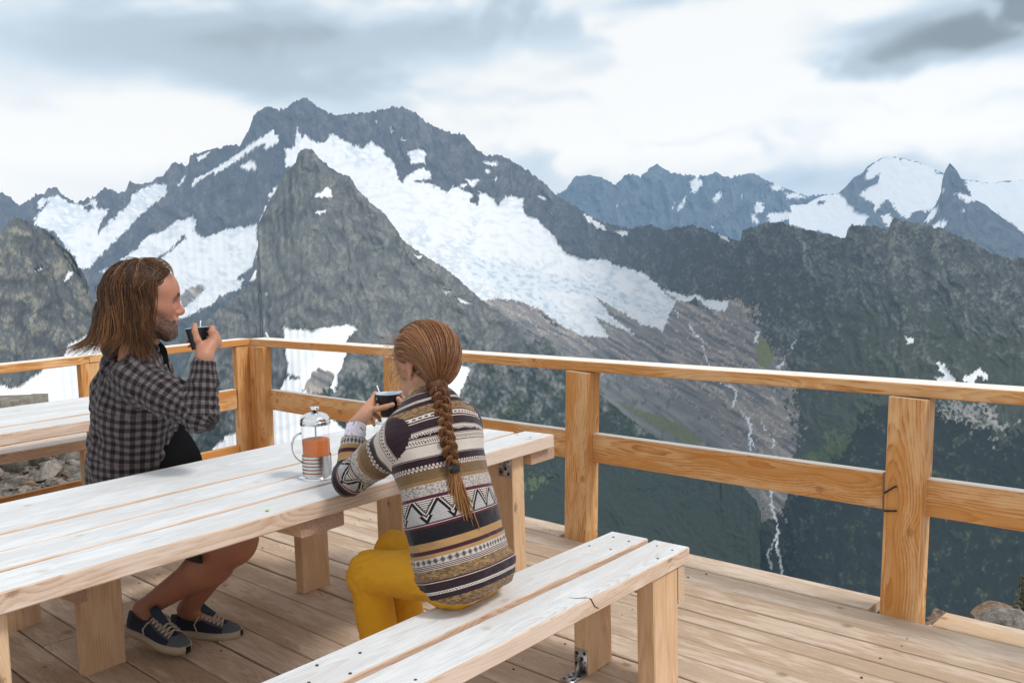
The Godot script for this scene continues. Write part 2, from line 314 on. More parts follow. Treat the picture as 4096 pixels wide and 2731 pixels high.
class Cover:
	# what covers the ground by bearing and elevation: filled polygons, later ones over earlier ones
	var a0 := -36.0
	var e1 := 16.0
	var step := 0.05
	var w := 1440
	var h := 900
	var cells := PackedByteArray()
	func _init() -> void:
		cells.resize(w * h)
	func polygon(kind: int, p: Array) -> void:
		var n := p.size() / 2
		var lo := 1e9
		var hi := -1e9
		for k in n:
			lo = minf(lo, p[2 * k + 1])
			hi = maxf(hi, p[2 * k + 1])
		for j in range(maxi(0, int((e1 - hi) / step)), mini(h - 1, int((e1 - lo) / step) + 1) + 1):
			var e := e1 - (j + 0.5) * step
			var xs := []
			for k in n:
				var ya: float = p[2 * k + 1]
				var k2 := (k + 1) % n
				var yb: float = p[2 * k2 + 1]
				if (ya > e) != (yb > e):
					xs.append(p[2 * k] + (e - ya) / (yb - ya) * (p[2 * k2] - p[2 * k]))
			xs.sort()
			for q in range(0, xs.size() - 1, 2):
				for i in range(maxi(0, ceili((xs[q] - a0) / step - 0.5)), mini(w - 1, floori((xs[q + 1] - a0) / step - 0.5)) + 1):
					cells[j * w + i] = kind
	func line(kind: int, width: float, p: Array) -> void:
		for k in range(0, p.size() / 2 - 1):
			var a := Vector2(p[2 * k], p[2 * k + 1])
			var b := Vector2(p[2 * k + 2], p[2 * k + 3])
			var t := (b - a).normalized().orthogonal() * width * 0.5
			polygon(kind, [a.x - t.x, a.y - t.y, a.x + t.x, a.y + t.y, b.x + t.x, b.y + t.y, b.x - t.x, b.y - t.y])
	func at(az: float, el: float) -> int:
		var i := int((az - a0) / step)
		var j := int((e1 - el) / step)
		if i < 0 or j < 0 or i >= w or j >= h: return 0
		return cells[j * w + i]

func cover_of(list: Array) -> Cover:
	var c := Cover.new()
	for p in list: c.polygon(p[0], p[1])
	return c

# A mountain face: columns by bearing, rows from behind the crest, over it and down to the foot.
# crest and foot give distances in metres; relief pushes the rock in and out along gullies and ribs.
func mountain(called: String, profile: Array, az0: float, az1: float, cols: int, rows: int, foot_el: float, crest_r: Array, foot_r: Array, fall: float, relief: float, cover: Cover, look: Dictionary, seed_: int) -> MeshInstance3D:
	var ridged := noise(seed_, 1.0, 7, FastNoiseLite.FRACTAL_RIDGED)
	var soft := noise(seed_ + 1, 1.0, 4)
	var grain := noise(seed_ + 2, 1.0, 5)
	var cracks := noise(seed_ + 4, 1.0, 5, FastNoiseLite.FRACTAL_RIDGED)
	var jag := noise(seed_ + 3, 1.0, 4)
	var back := 5
	var total := rows + back
	var v := PackedVector3Array()
	var col := PackedColorArray()
	v.resize(cols * total)
	col.resize(cols * total)
	var r_mean := lut(crest_r, (az0 + az1) / 2.0) * 0.9
	var lift: float = look.get("lift", 2.5)
	var rough: float = look.get("jag", 0.06)
	for i in cols:
		var az := lerpf(az0, az1, i / float(cols - 1))
		var a := deg_to_rad(az)
		var rc := soft_lut(crest_r, az, 4.0)
		var rf := soft_lut(foot_r, az, 4.0)
		var crest := lut(profile, az) + (jag.get_noise_1d(az * 3.0) * 1.2 + absf(jag.get_noise_1d(az * 9.0 + 50.0)) * 1.3 + jag.get_noise_1d(az * 22.0 + 90.0) * 0.9) * rough
		var smooth := 0.0
		var weight := 0.0
		for q in 33:
			var g := exp(-pow((q - 16) / 8.0, 2.0))
			smooth += lut(profile, az + (q - 16) * 0.42) * g
			weight += g
		smooth = smooth / weight + lift
		var foot := minf(foot_el, crest - 1.0)
		for j in total:
			var t := (j - back) / float(rows - 1)
			var k := i * total + j
			if t < 0.0:
				var down := -t * (rows - 1) / back
				var r := rc * (1.0 + 0.22 * down) + (lerpf(rc, rf, pow(clampf((smooth - crest) / (smooth - foot), 0.0, 1.0), fall)) - rc) * (1.0 - down)
				var top := bearing(az, crest, rc)
				v[k] = Vector3(r * sin(a), top.y - rc * 0.14 * down, -r * cos(a))
				col[k] = look.rock
				continue
			var tt := pow(t, 1.15)
			var el := lerpf(crest, foot, tt)
			var r0 := lerpf(rc, rf, pow(clampf((smooth - el) / (smooth - foot), 0.0, 1.0), fall))
			var px := a * r_mean
			var py := deg_to_rad(el) * r_mean * 0.9
			var bend := soft.get_noise_2d(px * 0.0011, py * 0.0011)
			var bend2 := soft.get_noise_2d(px * 0.004 + 70.0, py * 0.004)
			var ribs: float = ridged.get_noise_2d((px + bend * 330.0 + look.get("lean", 0.0) * py) * look.fx, (py + bend2 * 60.0) * look.fy)
			var dk: float = look.get("dk", 1.0)
			var lumps := soft.get_noise_2d(px * 0.0075 * dk, py * 0.0075 * dk + 30.0)
			var fine := grain.get_noise_2d(px * 0.026 * dk, py * 0.026 * dk)
			var crack_ := cracks.get_noise_2d((px + bend2 * 120.0) * 0.006 * dk, (py + px * 0.3 + bend * 100.0) * 0.0035 * dk)
			var d := az + (bend2 * 0.10 + grain.get_noise_2d(px * 0.02, py * 0.02 + 9.0) * 0.16)
			var e := el + grain.get_noise_2d(px * 0.02 + 40.0, py * 0.02) * 0.13 + bend2 * 0.06
			var kind: int = cover.at(d, e)
			if kind == 0 or kind == 3 or kind == 5 or kind == 7 or kind == 10:
				# woods, scree and turf run into each other raggedly
				var wide: float = 0.6 if kind == 3 or kind == 7 else 1.25
				var other: int = cover.at(d + (lumps * 1.1 + fine * 0.6) * wide, e + (bend2 * 0.9 + fine * 0.7 + lumps * 0.5) * wide)
				if other == 0 or other == 3 or other == 5 or other == 7 or other == 10: kind = other
			var amp := relief * clampf(r0 / r_mean, 0.25, 1.1)
			var fade := smoothstep(0.0, 0.03, t)
			var c: Color
			match kind:
				1:
					amp *= 0.22
					ribs = bend2 * 0.6
					var dirt: float = smoothstep(0.05, 0.5, grain.get_noise_2d(px * 0.006 + py * 0.004, (py + bend * 100.0) * 0.02)) * look.get("dirt", 0.5)
					var rifts: float = smoothstep(0.10, 0.55, cracks.get_noise_2d((px - py * 0.6) * 0.0042 + 31.0, (py + px * 0.42 + bend2 * 40.0) * 0.016)) * look.get("rifts", 0.0)
					c = Color(0.84, 0.855, 0.875).lerp(Color(0.50, 0.56, 0.63), dirt).lerp(Color(0.42, 0.51, 0.60), rifts * 0.55 * smoothstep(-0.25, 0.35, bend2 + bend))
				2:
					amp *= 0.3
					ribs = bend2 * 0.6
					var crack := smoothstep(-0.05, 0.45, grain.get_noise_2d((px - py) * 0.007, (py + px * 0.4) * 0.026))
					c = Color(0.74, 0.79, 0.84).lerp(Color(0.40, 0.50, 0.60), crack * 0.8)
				3:
					amp *= 0.5
					var s := grain.get_noise_2d((px + py * 1.1) * 0.003, (py + px * 0.55 + bend2 * 60.0) * 0.016)
					var s2 := soft.get_noise_2d((px + py) * 0.004 + 9.0, (py + px * 0.5) * 0.02)
					c = Color(0.23, 0.215, 0.20).lerp(Color(0.38, 0.32, 0.275), smoothstep(-0.2, 0.4, s)).lerp(Color(0.105, 0.115, 0.13), smoothstep(0.05, 0.4, s2) * 0.9)
					c = c.lerp(Color(0.48, 0.44, 0.41), smoothstep(0.3, 0.55, fine + s * 0.5))
				4:
					amp *= 0.4
					c = Color(0.20, 0.22, 0.075).lerp(Color(0.17, 0.17, 0.13), smoothstep(-0.1, 0.5, fine))
				5:
					amp *= 0.55
					var open: float = smoothstep(0.12, 0.55, lumps + fine * 0.5)
					c = Color(0.006, 0.015, 0.011).lerp(Color(0.024, 0.042, 0.020), open).lerp(Color(0.13, 0.12, 0.10), smoothstep(0.42, 0.7, lumps * 0.6 + fine * 0.9) * look.get("bare", 0.6))
				7:
					amp *= 0.5
					var s3 := grain.get_noise_2d((px + py * 0.8) * 0.004, (py + px * 0.6) * 0.014)
					c = Color(0.20, 0.205, 0.20).lerp(Color(0.32, 0.30, 0.27), smoothstep(-0.3, 0.5, s3)).lerp(Color(0.10, 0.12, 0.075), smoothstep(0.15, 0.5, lumps + fine * 0.3) * 0.7)
				10:
					amp *= 0.6
					c = Color(0.05, 0.075, 0.03).lerp(Color(0.085, 0.105, 0.045), smoothstep(-0.3, 0.4, fine + lumps))
				11:
					amp *= 0.3
					c = Color(0.80, 0.83, 0.86)
				_:
					var flecks := grain.get_noise_2d(px * 0.06 * dk + 11.0, (py + px * 0.25) * 0.075 * dk)
					var pale := smoothstep(-0.15, 0.55, lumps * 0.7 + fine * 0.8 + flecks * 0.7 + bend * 0.4)
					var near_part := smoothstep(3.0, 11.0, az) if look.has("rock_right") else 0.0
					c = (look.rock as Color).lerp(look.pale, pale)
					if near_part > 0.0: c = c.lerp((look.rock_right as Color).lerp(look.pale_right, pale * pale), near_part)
					c = c.lerp(look.dark, smoothstep(0.15, 0.75, crack_ + fine * 0.35) * look.get("dark_most", 0.7))
					c = c.lerp(look.get("green", look.rock), smoothstep(look.get("green_el", -90.0) + 3.5, look.get("green_el", -90.0) - 3.0, el + lumps * 4.5 + fine * 4.0 + bend * 2.0))
					if kind == 9: c = c.lerp(look.dark, 0.35)
			var r2 := r0 - fade * amp * (ribs * 0.75 + lumps * 0.10 - maxf(crack_, 0.0) * 0.16 + fine * 0.10)
			v[k] = Vector3(r2 * sin(a), EYE.y + r2 * tan(deg_to_rad(el)), -r2 * cos(a))
			col[k] = c
	var idx := PackedInt32Array()
	idx.resize((cols - 1) * (total - 1) * 6)
	var nrm := PackedVector3Array()
	nrm.resize(v.size())
	var at := 0
	for i in cols - 1:
		for j in total - 1:
			var p := i * total + j
			idx[at] = p
			idx[at + 1] = p + total
			idx[at + 2] = p + 1
			idx[at + 3] = p + 1
			idx[at + 4] = p + total
			idx[at + 5] = p + total + 1
			at += 6
	for i in cols:
		for j in total:
			var p := i * total + j
			var across := v[mini(i + 1, cols - 1) * total + j] - v[maxi(i - 1, 0) * total + j]
			var along := v[i * total + mini(j + 1, total - 1)] - v[i * total + maxi(j - 1, 0)]
			nrm[p] = along.cross(across).normalized()
	var m := mat(Color.WHITE, 0.95)
	m.vertex_color_use_as_albedo = true
	var o := place(called, array_mesh(v, nrm, PackedVector2Array(), col, idx), m)
	structure(o)
	return o

func build_land() -> void:
	var cov := cover_of(MASSIF_COVER)
	for s in STREAMS: cov.line(11, s[0] * 0.0274 * 1.35, s[1])
	var o := mountain("glacier_mountain", MASSIF, -33.5, 33.5, 1120, 400, -27.0, [-33, 12500, -20, 11500, -10, 10800, 2, 9600, 8, 7400, 12, 5600, 17, 4400, 22, 3900, 33, 3300], [-33, 2600, 0, 2400, 12, 1900, 18, 1500, 33, 1100], 0.85, 80.0, cov,
		{jag = 0.11, dk = 0.9, rock_right = Color(0.060, 0.070, 0.074), pale_right = Color(0.165, 0.172, 0.155), rock = Color(0.080, 0.092, 0.112), pale = Color(0.150, 0.152, 0.160), dark = Color(0.040, 0.047, 0.060), dark_most = 0.45, fx = 0.0021, fy = 0.0009, green = Color(0.045, 0.058, 0.040), green_el = -4.5, dirt = 0.35, rifts = 1.0}, 21)  # the blue of distance haze is painted into these rock colours
	tag(o, "massive grey rock mountain carrying a broad white glacier and snowfields, with dark valley walls")
	o = mountain("rock_peak", PEAK, -26.0, 15.6, 700, 330, -27.0, [-26, 3400, -12, 4500, 0, 3700, 15, 2600], [-26, 1100, 0, 1100, 15, 1450], 0.9, 60.0, cover_of(PEAK_COVER),
		{jag = 0.09, dk = 1.6, lift = 4.0, rock = Color(0.112, 0.122, 0.122), pale = Color(0.205, 0.208, 0.190), dark = Color(0.040, 0.050, 0.062), dark_most = 0.6, fx = 0.0030, fy = 0.0014, lean = 0.25, green = Color(0.013, 0.026, 0.018), green_el = -8.2, dirt = 0.25, rifts = 0.3, bare = 0.75}, 41)
	tag(o, "steep pointed grey rock peak standing in front of the glacier, green at its foot")
	o = mountain("rocky_crag", CRAG, -36.0, -22.8, 260, 300, -27.0, [-36, 2300, -23, 2600], [-36, 900, -23, 1200], 0.9, 40.0, cover_of(CRAG_COVER),
		{jag = 0.20, dk = 2.4, lift = 2.0, rock = Color(0.09, 0.10, 0.105), pale = Color(0.26, 0.25, 0.20), dark = Color(0.032, 0.04, 0.05), fx = 0.005, fy = 0.0024, lean = -0.3, dirt = 0.05}, 61)
	tag(o, "dark blue grey rocky crag at the far left above a bright snow slope")
	o = mountain("distant_range", FAR_RANGE, 0.5, 23.5, 380, 90, -2.0, [0, 20500, 24, 19800], [0, 17500, 24, 16800], 1.0, 180.0, cover_of(FAR_COVER),
		{rock = Color(0.085, 0.10, 0.12), pale = Color(0.13, 0.145, 0.16), dark = Color(0.05, 0.06, 0.075), fx = 0.0016, fy = 0.0007, jag = 0.1, dk = 0.5}, 81)  # bluish rock: part of the distance haze is put into the colour
	tag(o, "long hazy blue range of jagged peaks on the horizon")
	o = mountain("snow_dome", DOME, 17.0, 33.5, 280, 120, -2.0, [17, 17500, 33, 17800], [17, 15300, 33, 15500], 1.0, 90.0, cover_of(DOME_COVER),
		{rock = Color(0.09, 0.095, 0.10), pale = Color(0.13, 0.13, 0.13), dark = Color(0.05, 0.055, 0.06), fx = 0.0016, fy = 0.0007, jag = 0.03, dirt = 0.1}, 91)
	tag(o, "rounded mountain top covered in snow on the right horizon")
	o = mountain("rock_horn", HORN, 21.5, 33.5, 220, 110, -3.0, [21, 13500, 33, 13000], [21, 11800, 33, 11500], 1.0, 60.0, cover_of(HORN_COVER),
		{rock = Color(0.085, 0.09, 0.10), pale = Color(0.12, 0.12, 0.12), dark = Color(0.05, 0.055, 0.06), fx = 0.0022, fy = 0.001, jag = 0.03}, 101)
	tag(o, "sharp dark rock horn rising beside the snow dome")

# ---------------------------------------------------------------- timber
const GRAIN_LEN := 6.8     # metres of board that one texture holds
const STRIPS := 4          # boards side by side in one texture

# Grain as a saw shows it: rings round a wandering pith, bent round knots; early and late wood, fibres, stain and wear.
func wood(seed_: int, w: int, h: int, early: Color, late: Color, knot: Color, opt: Dictionary) -> StandardMaterial3D:
	var im := Image.create_empty(w, h, false, Image.FORMAT_RGB8)
	var r := RandomNumberGenerator.new()
	r.seed = seed_
	var wander := noise(seed_, 1.0, 3)
	var fibre := noise(seed_ + 1, 1.0, 3)
	var blot := noise(seed_ + 2, 1.0, 4)
	var sh := h / STRIPS
	var ring: float = opt.get("ring", 0.0045)
	var depth: float = opt.get("depth", 0.045)
	var contrast: float = opt.get("contrast", 1.0)
	var fib: float = opt.get("fibre", 0.18)
	var stain: Color = opt.get("stain", early)
	var stain_most: float = opt.get("stain_most", 0.0)
	var wear: Color = opt.get("wear", early)
	var wear_most: float = opt.get("wear_most", 0.0)
	for s in STRIPS:
		var y0 := r.randf_range(-0.06, 0.10)
		var tilt := r.randf_range(-0.02, 0.02)
		var knots := []
		var count: int = int(opt.get("knots", 3) * 1.5)
		for k in count:
			knots.append([GRAIN_LEN * (k + r.randf_range(0.15, 0.85)) / count, r.randf_range(-0.05, 0.05), r.randf_range(0.007, 0.016) * opt.get("knot_size", 1.0)])
		for j in sh:
			var y := (j + 0.5) / sh * 0.24 - 0.12
			for i in w:
				var x := (i + 0.5) / w * GRAIN_LEN
				var sx := x + s * 17.0
				var dz := depth + wander.get_noise_2d(sx * 0.55, 7.0) * depth * 1.5
				var dy := y - y0 - tilt * x + wander.get_noise_2d(sx * 0.7, 31.0) * 0.03 + wander.get_noise_2d(sx * 3.0, y * 30.0) * 0.003
				var ringed := sqrt(dy * dy + dz * dz)
				var in_knot := 0.0
				var near_knot := 0.0
				for k in knots:
					var ex: float = (x - k[0]) * 0.8
					var ey: float = y - k[1]
					var q: float = sqrt(ex * ex + ey * ey) / k[2]
					if q < 7.0:
						ringed += exp(-q * q * 0.10) * k[2] * 1.5
						near_knot = maxf(near_knot, exp(-q * 0.9))
						if q < 1.3: in_knot = maxf(in_knot, smoothstep(1.3, 0.6, q + wander.get_noise_2d(sx * 90.0, y * 90.0) * 0.3) * (0.5 + 0.5 * pow(sin(q * 8.0), 2.0)))
				var t := fposmod(ringed / ring + fibre.get_noise_2d(sx * 2.0, y * 60.0) * 0.25, 1.0)
				var l := pow(t, 2.2) * (1.0 - smoothstep(0.9, 1.0, t)) * contrast
				var f := fibre.get_noise_2d(sx * 7.0, y * 900.0)
				var c := early.lerp(late, clampf(l + near_knot * 0.35 * contrast, 0.0, 1.0))
				var b := blot.get_noise_2d(sx * 0.9, y * 5.0)
				var b2 := blot.get_noise_2d(sx * 5.0 + 50.0, y * 24.0) * 0.7
				if stain_most > 0.0: c = c.lerp(stain, smoothstep(0.02, 0.22, b + b2 * 0.6) * stain_most)
				if wear_most > 0.0: c = c.lerp(wear, smoothstep(-0.05, 0.35, -b + b2 * 0.7 + f * 0.25) * wear_most)
				c = c.lerp(knot, in_knot * opt.get("knot_show", 0.85))
				var g := 1.0 + f * fib + b2 * 0.10
				im.set_pixel(i, s * sh + j, Color(c.r * g, c.g * g, c.b * g).linear_to_srgb())
	var m := StandardMaterial3D.new()
	m.albedo_texture = ImageTexture.create_from_image(im)
	m.roughness = opt.get("rough", 0.72)
	m.metallic_specular = opt.get("spec", 0.35)
	return m

func end_grain(seed_: int, a: Color, b: Color) -> StandardMaterial3D:
	var im := Image.create_empty(256, 128, false, Image.FORMAT_RGB8)
	var n := noise(seed_, 0.02, 3)
	for j in 128:
		for i in 256:
			var dx := (i - 70) * 0.8
			var dy := (j + 60) * 1.0
			var q := sqrt(dx * dx + dy * dy) + n.get_noise_2d(i * 0.7, j * 0.7) * 7.0
			var t := fposmod(q / 8.5, 1.0)
			var c := a.lerp(b, pow(t, 1.8) * 0.8)
			var g := 1.0 + n.get_noise_2d(i * 9.0, j * 3.0) * 0.5
			im.set_pixel(i, j, Color(c.r * g, c.g * g, c.b * g).linear_to_srgb())
	var m := StandardMaterial3D.new()
	m.albedo_texture = ImageTexture.create_from_image(im)
	m.roughness = 0.85
	m.metallic_specular = 0.25
	return m

func make_woods() -> void:
	mats.top = wood(101, 2048, 512, Color(0.645, 0.665, 0.685), Color(0.50, 0.485, 0.475), Color(0.40, 0.33, 0.28), {ring = 0.006, contrast = 0.75, fibre = 0.13, knots = 5, knot_show = 0.5, stain = Color(0.575, 0.575, 0.575), stain_most = 0.6, wear = Color(0.70, 0.715, 0.73), wear_most = 0.6, rough = 0.62, knot_size = 1.3})  # upper faces: bleached wood, with sky glare painted into the colour as well
	mats.bench_top = wood(103, 2048, 512, Color(0.645, 0.66, 0.675), Color(0.475, 0.44, 0.42), Color(0.46, 0.36, 0.28), {ring = 0.0055, contrast = 0.8, fibre = 0.13, knots = 5, knot_show = 0.6, stain = Color(0.585, 0.565, 0.55), stain_most = 0.5, wear = Color(0.70, 0.71, 0.72), wear_most = 0.5, rough = 0.6, knot_size = 1.5})  # bleached too, and paler still for sky reflection put into the colour
	mats.side = wood(105, 2048, 512, Color(0.62, 0.48, 0.38), Color(0.46, 0.29, 0.19), Color(0.26, 0.15, 0.09), {ring = 0.009, contrast = 1.0, knots = 4, fibre = 0.08, wear = Color(0.66, 0.56, 0.49), wear_most = 0.6, knot_size = 1.5, rough = 0.7})
	mats.raw = wood(107, 1024, 512, Color(0.62, 0.42, 0.26), Color(0.46, 0.26, 0.13), Color(0.22, 0.11, 0.05), {ring = 0.0085, contrast = 0.7, knots = 3, fibre = 0.07, wear = Color(0.66, 0.49, 0.34), wear_most = 0.5, knot_size = 1.3})
	mats.orange = wood(109, 2048, 512, Color(0.64, 0.355, 0.145), Color(0.42, 0.155, 0.04), Color(0.26, 0.11, 0.04), {ring = 0.0105, contrast = 1.25, knots = 4, fibre = 0.08, knot_show = 0.7, stain = Color(0.52, 0.225, 0.055), stain_most = 0.6, wear = Color(0.70, 0.47, 0.26), wear_most = 0.5, knot_size = 1.3, rough = 0.6})
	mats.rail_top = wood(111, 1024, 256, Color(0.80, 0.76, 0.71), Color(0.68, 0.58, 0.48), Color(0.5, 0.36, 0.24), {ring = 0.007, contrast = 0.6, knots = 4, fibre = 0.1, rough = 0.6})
	mats.deck = []
	for k in 3:
		mats.deck.append(wood(121 + k * 2, 2048, 512, [Color(0.55, 0.42, 0.315), Color(0.49, 0.365, 0.265), Color(0.57, 0.455, 0.355)][k], Color(0.27, 0.17, 0.10), Color(0.15, 0.09, 0.055), {ring = 0.006, contrast = 0.55, knots = 3, knot_show = 0.65, fibre = 0.20, stain = Color(0.39, 0.29, 0.21), stain_most = 0.5, wear = Color(0.64, 0.545, 0.455), wear_most = 0.5, rough = 0.75, spec = 0.3, knot_size = 1.3}))
	mats.fresh = wood(131, 1024, 256, Color(0.58, 0.46, 0.345), Color(0.46, 0.30, 0.18), Color(0.25, 0.12, 0.05), {ring = 0.009, contrast = 0.8, knots = 3, stain = Color(0.56, 0.36, 0.19), stain_most = 0.5, wear = Color(0.66, 0.58, 0.48), wear_most = 0.6})
	mats.end = end_grain(5, Color(0.50, 0.34, 0.25), Color(0.28, 0.17, 0.12))
	mats.end_pale = end_grain(6, Color(0.60, 0.46, 0.33), Color(0.42, 0.28, 0.17))
	mats.steel = mat(Color(0.42, 0.43, 0.45), 0.38, 0.85)
	mats.screw = mat(Color(0.03, 0.026, 0.024), 0.6, 0.3)
	mats.rust = mat(Color(0.075, 0.045, 0.032), 0.7, 0.2)
	mats.crack = mat(Color(0.02, 0.014, 0.01), 0.95)

# A sawn board along x, its top at y = 0, w wide along z, t thick, with eased and slightly uneven edges.
# Surfaces: upper face, the three other long faces, the two ends.
func board(length: float, w: float, t: float, seed_: int, top: Material, side: Material, ends: Material, uneven := 0.0012, segs := 0) -> ArrayMesh:
	var r := RandomNumberGenerator.new()
	r.seed = seed_ * 7919 + 13
	var n := segs if segs > 0 else clampi(int(length / 0.3), 1, 12)
	var c := minf(0.0035, t * 0.2)
	var room := maxf(GRAIN_LEN - length - 0.02, 0.0)
	var ou := r.randf() * room
	var turn := []
	for k in 8: turn.append(r.randf() * room - ou)
	var strip := r.randi() % STRIPS
	var sts := [SurfaceTool.new(), SurfaceTool.new(), SurfaceTool.new()]
	for s in sts:
		s.begin(Mesh.PRIMITIVE_TRIANGLES)
		s.set_smooth_group(-1)
	# section corners, going round: y, z, and which surface the face that starts here belongs to
	var hw := w / 2
	var sec := [[0.0, -hw + c, 0], [0.0, hw - c, 1], [-c, hw, 1], [-t + c, hw, 1], [-t, hw - c, 1], [-t, -hw + c, 1], [-t + c, -hw, 1], [-c, -hw, 1]]
	var rings := []
	for i in n + 1:
		var x := -length / 2 + length * i / n
		var ring := []
		var dy := r.randf_range(-uneven, uneven)
		var dz := r.randf_range(-uneven, uneven)
		for k in 8:
			ring.append(Vector3(x, sec[k][0] + dy + r.randf_range(-uneven, uneven) * 0.3, sec[k][1] + dz + r.randf_range(-uneven, uneven) * 0.3))
		rings.append(ring)
	for i in n:
		var around := 0.0
		for k in 8:
			var k2 := (k + 1) % 8
			var st: SurfaceTool = sts[sec[k][2]]
			var a: Vector3 = rings[i][k]
			var b: Vector3 = rings[i][k2]
			var a2: Vector3 = rings[i + 1][k]
			var b2: Vector3 = rings[i + 1][k2]
			var span := Vector2(b.y - a.y, b.z - a.z).length()
			var edge := w if k == 0 or k == 4 else t
			var off := 0.12 - edge / 2.0 if span > 0.008 else 0.02
			var v0 := (strip + clampf(off / 0.24, 0.02, 0.9)) / STRIPS
			var v1 := (strip + clampf((off + span) / 0.24, 0.03, 0.98)) / STRIPS
			var shift: float = turn[k] if k > 0 else 0.0
			var u0 := (a.x + length / 2 + ou + shift) / GRAIN_LEN
			var u1 := (a2.x + length / 2 + ou + shift) / GRAIN_LEN
			for q in [[a, u0, v0], [b2, u1, v1], [a2, u1, v0], [a, u0, v0], [b, u0, v1], [b2, u1, v1]]:
				st.set_uv(Vector2(q[1], q[2]))
				st.add_vertex(q[0])
			around += span
	for e in 2:
		var ring: Array = rings[n] if e == 1 else rings[0]
		var st: SurfaceTool = sts[2]
		for k in range(1, 7):
			var tri := [ring[0], ring[k], ring[k + 1]] if e == 1 else [ring[0], ring[k + 1], ring[k]]
			for p in tri:
				st.set_uv(Vector2(p.z / 0.2 + 0.5, -p.y / 0.1))
				st.add_vertex(p)
	var m: ArrayMesh = null
	for k in 3:
		sts[k].generate_normals()
		m = sts[k].commit(m)
		m.surface_set_material(k, [top, side, ends][k])
	return m

# x along the board, y its upper face's normal; the origin is the middle of its upper face
func lay(o: Node3D, origin: Vector3, along: Vector3, up: Vector3) -> Node3D:
	var x := along.normalized()
	var z := x.cross(up).normalized()
	o.transform = Transform3D(Basis(x, z.cross(x), z), origin)
	return o

# a board laid from one point to another (both on the middle line of its upper face)
func beam(called: String, parent: Node, a: Vector3, b: Vector3, up: Vector3, w: float, t: float, seed_: int, top: Material, side: Material, ends: Material, uneven := 0.0012, segs := 0) -> MeshInstance3D:
	var o := place(called, board(a.distance_to(b), w, t, seed_, top, side, ends, uneven, segs), null, parent)
	lay(o, (a + b) / 2, b - a, up)
	return o

func tablept(s: float, t: float, y: float) -> Vector3:
	return TABLE_E * s + TABLE_N * t + Vector3(0, y, 0)

func benchpt(s: float, t: float, y: float) -> Vector3:
	return BENCH_E * s + BENCH_N * t + Vector3(0, y, 0)

func deckpt(d: float, m: float, y: float) -> Vector3:
	return DECK_D * d + DECK_M * m + Vector3(0, y, 0)

func disc_set(called: String, parent: Node, spots: Array, radius: float, high: float, material: Material, six := 7) -> MeshInstance3D:
	# screw and nail heads: low many-sided buttons, one part
	var st := SurfaceTool.new()
	st.begin(Mesh.PRIMITIVE_TRIANGLES)
	st.set_smooth_group(-1)
	for p in spots:
		for k in six:
			var a := TAU * k / six
			var b := TAU * (k + 1) / six
			var pa: Vector3 = p + Vector3(cos(a) * radius, high, sin(a) * radius)
			var pb: Vector3 = p + Vector3(cos(b) * radius, high, sin(b) * radius)
			for q in [p + Vector3(0, high * 1.2, 0), pa, pb, pa, Vector3(pa.x, p.y - 0.002, pa.z), Vector3(pb.x, p.y - 0.002, pb.z), pa, Vector3(pb.x, p.y - 0.002, pb.z), pb]:
				st.add_vertex(q)
	st.generate_normals()
	var o := place(called, st.commit(), material, parent)
	o.set_meta("kind", "stuff")
	return o

# an angle bracket of perforated sheet: two plates that meet along x at the origin, one up (+y), one out (+z)
func angle_bracket(w: float, up: float, out: float) -> ArrayMesh:
	var st := SurfaceTool.new()
	st.begin(Mesh.PRIMITIVE_TRIANGLES)
	st.set_smooth_group(-1)
	for side in 2:
		var box := BoxMesh.new()
		box.size = Vector3(w, up, 0.003) if side == 0 else Vector3(w, 0.003, out)
		st.append_from(box, 0, Transform3D(Basis(), Vector3(0, up / 2, 0.0015) if side == 0 else Vector3(0, 0.0035, out / 2 + 0.003)))
	# the pressed rib in the corner
	var rib := PrismMesh.new()
	rib.size = Vector3(0.045, 0.045, 0.012)
	rib.left_to_right = 0.0
	st.append_from(rib, 0, Transform3D(Basis(Vector3(0, 0, 1), Vector3(0, 1, 0), Vector3(-1, 0, 0)), Vector3(0, 0.026, 0.024)))
	st.generate_normals()
	return st.commit()

func bracket_holes(w: float, up: float, out: float) -> ArrayMesh:
	var st := SurfaceTool.new()
	st.begin(Mesh.PRIMITIVE_TRIANGLES)
	st.set_smooth_group(-1)
	var spots := [[-0.32, 0.86, 1.0], [0.30, 0.80, 1.1], [-0.1, 0.62, 1.2], [-0.38, 0.5, 0.5], [0.36, 0.66, 0.5], [0.32, 0.36, 1.1], [-0.34, 0.28, 0.6], [-0.28, 0.12, 1.0]]
	for plate in 2:
		for s in spots:
			var r: float = 0.0065 * s[2]
			var c := CylinderMesh.new()
			c.top_radius = r
			c.bottom_radius = r
			c.height = 0.0006
			c.radial_segments = 8
			c.rings = 0
			var at := Vector3(s[0] * w, s[1] * up, 0.0036) if plate == 0 else Vector3(-s[0] * w, 0.0056, s[1] * out + 0.003)
			st.append_from(c, 0, Transform3D(Basis(Vector3(1, 0, 0), PI / 2) if plate == 0 else Basis(), at))
	return st.commit()

